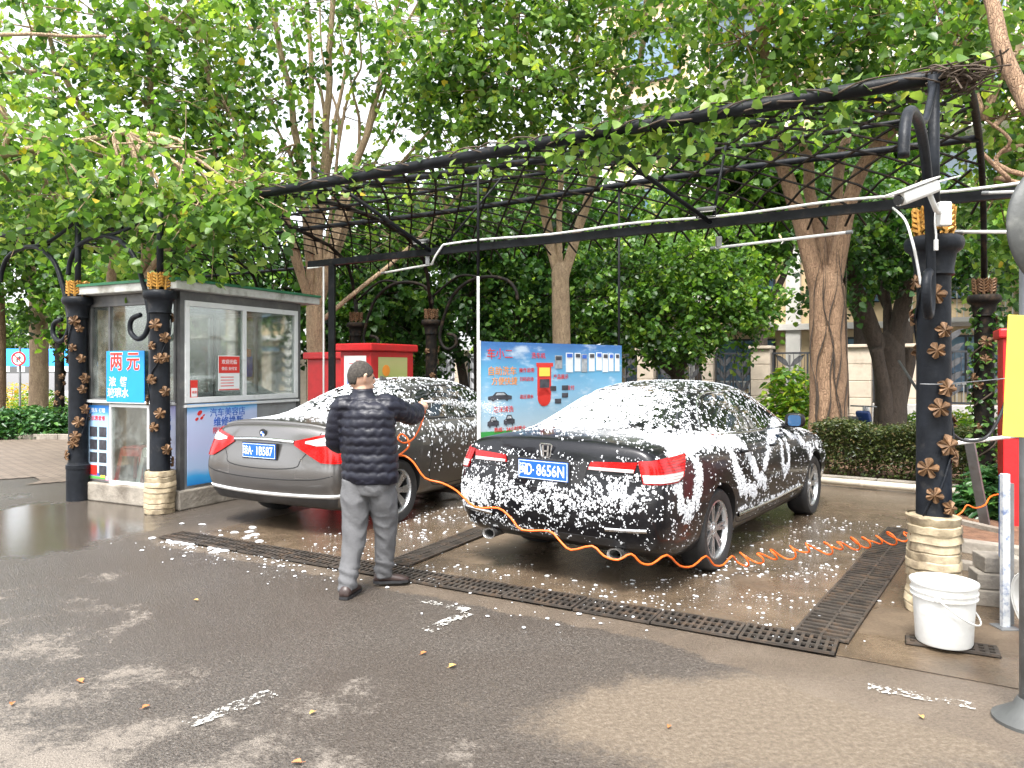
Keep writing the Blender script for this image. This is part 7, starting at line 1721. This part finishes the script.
def panel(s0, s1, label, z0=.15):
    p = FO+FD*s0; Ln = s1-s0; t = thing('iron_fence', label, 'fence', p, fang, 'dark iron fence panels with leaf shapes')
    mb = MB()
    for z in (z0,2.0): mb.box((Ln/2,0,z),(Ln,.05,.05))
    k = max(2,round(Ln/.85))
    for i in range(k+1): mb.box((.025+(Ln-.05)*i/k,0,(z0+2.0)/2),(.045,.04,2.0-z0))
    n = int(Ln/.13)
    for i in range(1,n): mb.box((Ln*i/n,.015,(z0+2.0)/2),(.014,.014,2.0-z0))
    mb.build('railing', M['iron'], t)
    mb = MB()
    for i in range(k):
        cx = Ln*(i+.5)/k; hw = Ln/k*.42; mb.bar((cx,-.02,z0),(cx,-.02,1.95),.03,.02)
        for r_ in range(5):
            z = z0+.12+r_*.34
            for sd in (-1,1):
                pts = [(0,0),(.35,.10),(.75,.38),(1.0,.78),(.62,.70),(.25,.45)]; mb.prism([(x*hw*sd, y*.42) for x,y in pts], .02, Matrix.Translation((cx,-.03,z)) @ Matrix.Rotation(R(90),4,'X'))
    mb.build('iron_leaves', M['iron_leaf'], t)
for i in range(len(ps)-1):
    a, b = ps[i][0]+ps[i][1]/2+.02, ps[i+1][0]-ps[i+1][1]/2-.02
    panel(a, b, ['dark leaf-pattern fence panel at the far right','dark fence panel behind the vine-grown column','dark fence panel right of the gnarled fig','short fence panel beside the widest pier','gate panel with yellow bush before it','leaf-pattern panel left of the wide pier','leaf-pattern panel behind the round tree','fence panel above the banner','fence panel left of the banner post','fence panel behind the grey saloon roof','fence panel near the rusty column','fence panel behind the red cabinets'][i], .75 if i < 3 else .15)
mb = MB(); p0 = FO+FD*(-9); p1 = FO+FD*(-.35); c = (p0+p1)/2 - Vector((FD.y,-FD.x,0))*-.0
nrm = Vector((-FD.y,FD.x,0)); nrm = nrm if nrm.y < 0 else -nrm
c = c + nrm*.42; mb.bbox((c.x,c.y,.36),((p1-p0).length,.2,.72),.02,rz=fang); solo('low_wall', mb, M['low_wall'], 'low grey wall in front of the iron fence behind the large column', 'wall')
# apartment block
bo = Vector((4.0,31,0)); bd_ = Vector((.87,-.50,0)); bang = math.atan2(bd_.y,bd_.x)
ab = thing('apartment_block', 'cream apartment block with blue-tinted windows beyond the fence', 'building', bo, bang)
W_, NF = 26, 6
mb = MB(); mb.box((W_/2,4,NF*1.55),(W_,8,NF*3.1)); mb.build('wall', M['cream_wall'], ab)
for f in range(NF):
    mb = MB(); mb.box((W_/2,-.12,f*3.1+3.1),(W_+.2,.5,.22)); mb.build('floor_band', M['white_trim'], ab)
    for i in range(7):
        x = 2+i*3.6; z0 = f*3.1+.75
        mb = MB(); mb.box((x,-.06,z0+1.0),(2.3,.10,1.9)); fr2 = mb.build('window', M['iron'], ab)
        for q in range(2):
            mb = MB(); mb.box((x-.56+q*1.12,-.125,z0+1.28),(1.04,.04,1.2)); mb.box((x-.56+q*1.12,-.125,z0+.34),(1.04,.04,.5)); mb.build('pane', M['win_glass'], fr2)
        mb = MB(); mb.box((x+1.8,-.15,f*3.1+1.5),(.5,.28,3.0)); mb.build('pilaster', M['white_trim'], ab)
    for i in range(0,7,2):
        x = 2+i*3.6+3.6; mb = MB(); mb.box((x,-.75,f*3.1+.05),(2.6,1.2,.14)); bl_ = mb.build('balcony', M['white_trim'], ab)
        mb = MB()
        for k in range(14): mb.box((x-1.2+k*2.4/13,-1.3,f*3.1+.6),(.03,.03,.95))
        mb.box((x,-1.3,f*3.1+1.1),(2.5,.05,.05)); mb.build('balustrade', M['white_trim'], bl_)
mb = MB(); mb.box((W_/2,4,NF*3.1+.2),(W_+.8,8.8,.35)); mb.build('roof', M['white_trim'], ab)
# pavement, road and far kerb on the left
def brick_mat():
    m, nt, b = newmat('brick_pavement'); co = coord(nt); br = N(nt,'ShaderNodeTexBrick'); br.inputs['Scale'].default_value = 2.2; br.inputs['Mortar Size'].default_value = .03
    br.inputs['Color1'].default_value = (.24,.19,.15,1); br.inputs['Color2'].default_value = (.15,.118,.095,1); br.inputs['Mortar'].default_value = (.05,.042,.035,1); nt.links.new(co, br.inputs['Vector'])
    c = mixc(nt, math_(nt,'MULTIPLY',noi(nt,co,1.5,6,.7),.6), br.outputs[0], (.16,.12,.09)); nt.links.new(c, b.inputs['Base Color']); b.inputs['Roughness'].default_value = .6; bump(nt,b,br.outputs['Fac'],-.004); return m
sheet('pavement', [(-22,13.5)]+wavy((-14,11.6),(-5.4,10.2),40,.5,4)+[(-3.9,12.0),(-4.6,16.0),(-22,17.6)], .010, brick_mat())
kerb((-24,17.4,0), (-4.4,16.2,0), .14, .12)
M['soil2'] = pm('planting_soil', (.06,.045,.03), .95, var=.3, bmp=.02)
sheet('planting_bed', [(-26,17.5),(-4.2,16.25),(9,11.9),(11,17.6),(8.5,19),(-3,25.4),(-26,22)], .014, M['soil2'])
def road_mat():
    m, nt, b = newmat('dry_far_asphalt'); co = coord(nt); c = ramp(nt, noi(nt,co,.8,6,.7), [(.3,(.26,.25,.24)),(.7,(.36,.35,.34))]); nt.links.new(c, b.inputs['Base Color']); b.inputs['Roughness'].default_value = .8; return m
sheet('road', [(-60,23),(-3,26),(-3,38),(-60,42)], .014, road_mat())
mb = MB(); 
rs = thing('road_sign', 'round no-right-turn sign on a thin pole at the far left', 'road sign', pc_(20,368,24)[:2]+(0,))
mb = MB(); mb.tube([(0,0,0),(0,0,2.3)], .035, 8); mb.build('pole', M['grey_metal'], rs)
Mx = Matrix.Translation((0,-.06,1.9)) @ Matrix.Rotation(R(90),4,'X')
mb = MB(); mb.lathe([(.22,0),(.22,.02),(.001,.02)],32,cap=False,M=Mx); d_ = mb.build('disc', M['print_white'], rs)
mb = MB(); mb.lathe([(.23,-.01),(.23,.03),(.18,.03),(.18,.02)],32,cap=False,M=Mx); mb.build('red_ring', M['print_red'], d_)
mb = MB(); mb.prism([(-.10,-.2),(-.03,-.2),(-.03,.02),(.04,.02),(.04,-.06),(.16,.06),(.04,.18),(.04,.09),(-.10,.09)], .01, Mx @ Matrix.Scale(.6,4) @ Matrix.Translation((0,0,.045))); mb.build('turn_arrow', M['print_dark'], d_)
mb = MB(); mb.box((0,0,.036),(.38,.03,.006)); mb.v = [tuple(Mx @ Matrix.Rotation(R(-45),4,'Z') @ Vector(v)) for v in mb.v]; mb.build('red_bar', M['print_red'], d_)
aw = thing('market_tent', 'blue and white tent roof far beyond the road sign', 'tent', (-21.5,34,0), R(10))
mb = MB(); w2 = 3.2
mb.add([(-w2,-1.5,2.1),(w2,-1.5,2.1),(w2,1.5,2.1),(-w2,1.5,2.1),(-w2*.8,0,3.1),(w2*.8,0,3.1)],[(0,1,5,4),(1,2,5),(2,3,4,5),(3,0,4),(3,2,1,0)]); mb.build('canopy', M['sign_blue'], aw); aw.scale = (.75,1,.8)
mb = MB(); 
for k in range(8): mb.box((-w2+.4+k*.8,-1.52,1.95),(.4,.02,.3))
mb.build('valance', M['print_white'], aw)
for x in (-3.1,3.1):
    for y in (-1.4,1.4): mb = MB(); mb.tube([(x,y,0),(x,y,2.1)],.04,6); mb.build('pole', M['grey_metal'], aw)
mb = MB(); mb.bbox((-23,32,.3),(14,.3,.6),.02,rz=R(3)); solo('planter_wall', mb, M['low_wall'], 'low pale wall along the far side of the road', 'wall')
# scooter parked beyond the hedge
sc = thing('scooter', 'blue parked scooter half hidden behind the hedge, by the gnarled fig', 'scooter', pc_(856,368,14.6)[:2]+(0,), R(35)); sc.scale = (.85,.85,.82)
M['scooter_blue'] = pm('blue_scooter_plastic', (.01,.03,.11), .35, var=.1)
for x in (-.55,.55):
    mb = MB(); mb.lathe([(.14,-.04),(.21,-.045),(.235,0),(.21,.045),(.14,.04)],20,cap=False,M=Matrix.Translation((x,0,.235)) @ Matrix.Rotation(R(90),4,'X')); w_ = mb.build('wheel', M['rubber'], sc)
    mb = MB(); mb.lathe([(.15,-.03),(.15,.03)],16,M=Matrix.Translation((x,0,.235)) @ Matrix.Rotation(R(90),4,'X')); mb.build('rim', M['grey_metal'], w_)
mb = MB(); mb.bbox((-.42,0,.55),(.62,.26,.30),.08); mb.bbox((0,0,.30),(.5,.24,.10),.03); mb.bbox((.38,0,.62),(.12,.34,.62),.05,tilt=Matrix.Rotation(R(-20),4,'Y')); mb.build('bodywork', M['scooter_blue'], sc, angle=45)
mb = MB(); mb.bbox((-.40,0,.75),(.66,.24,.09),.04); mb.build('seat', M['black_plastic'], sc, angle=45)
mb = MB(); mb.tube([(.30,-.32,1.02),(.36,-.12,1.02),(.36,.12,1.02),(.30,.32,1.02)],.018,8); mb.tube([(.36,0,1.02),(.55,0,.3)],.025,8); mb.build('handlebar', M['grey_metal'], sc, smooth=True)
mb = MB(); mb.bbox((.43,0,.95),(.08,.16,.12),.03); mb.build('headlight', M['white_plastic'], sc)
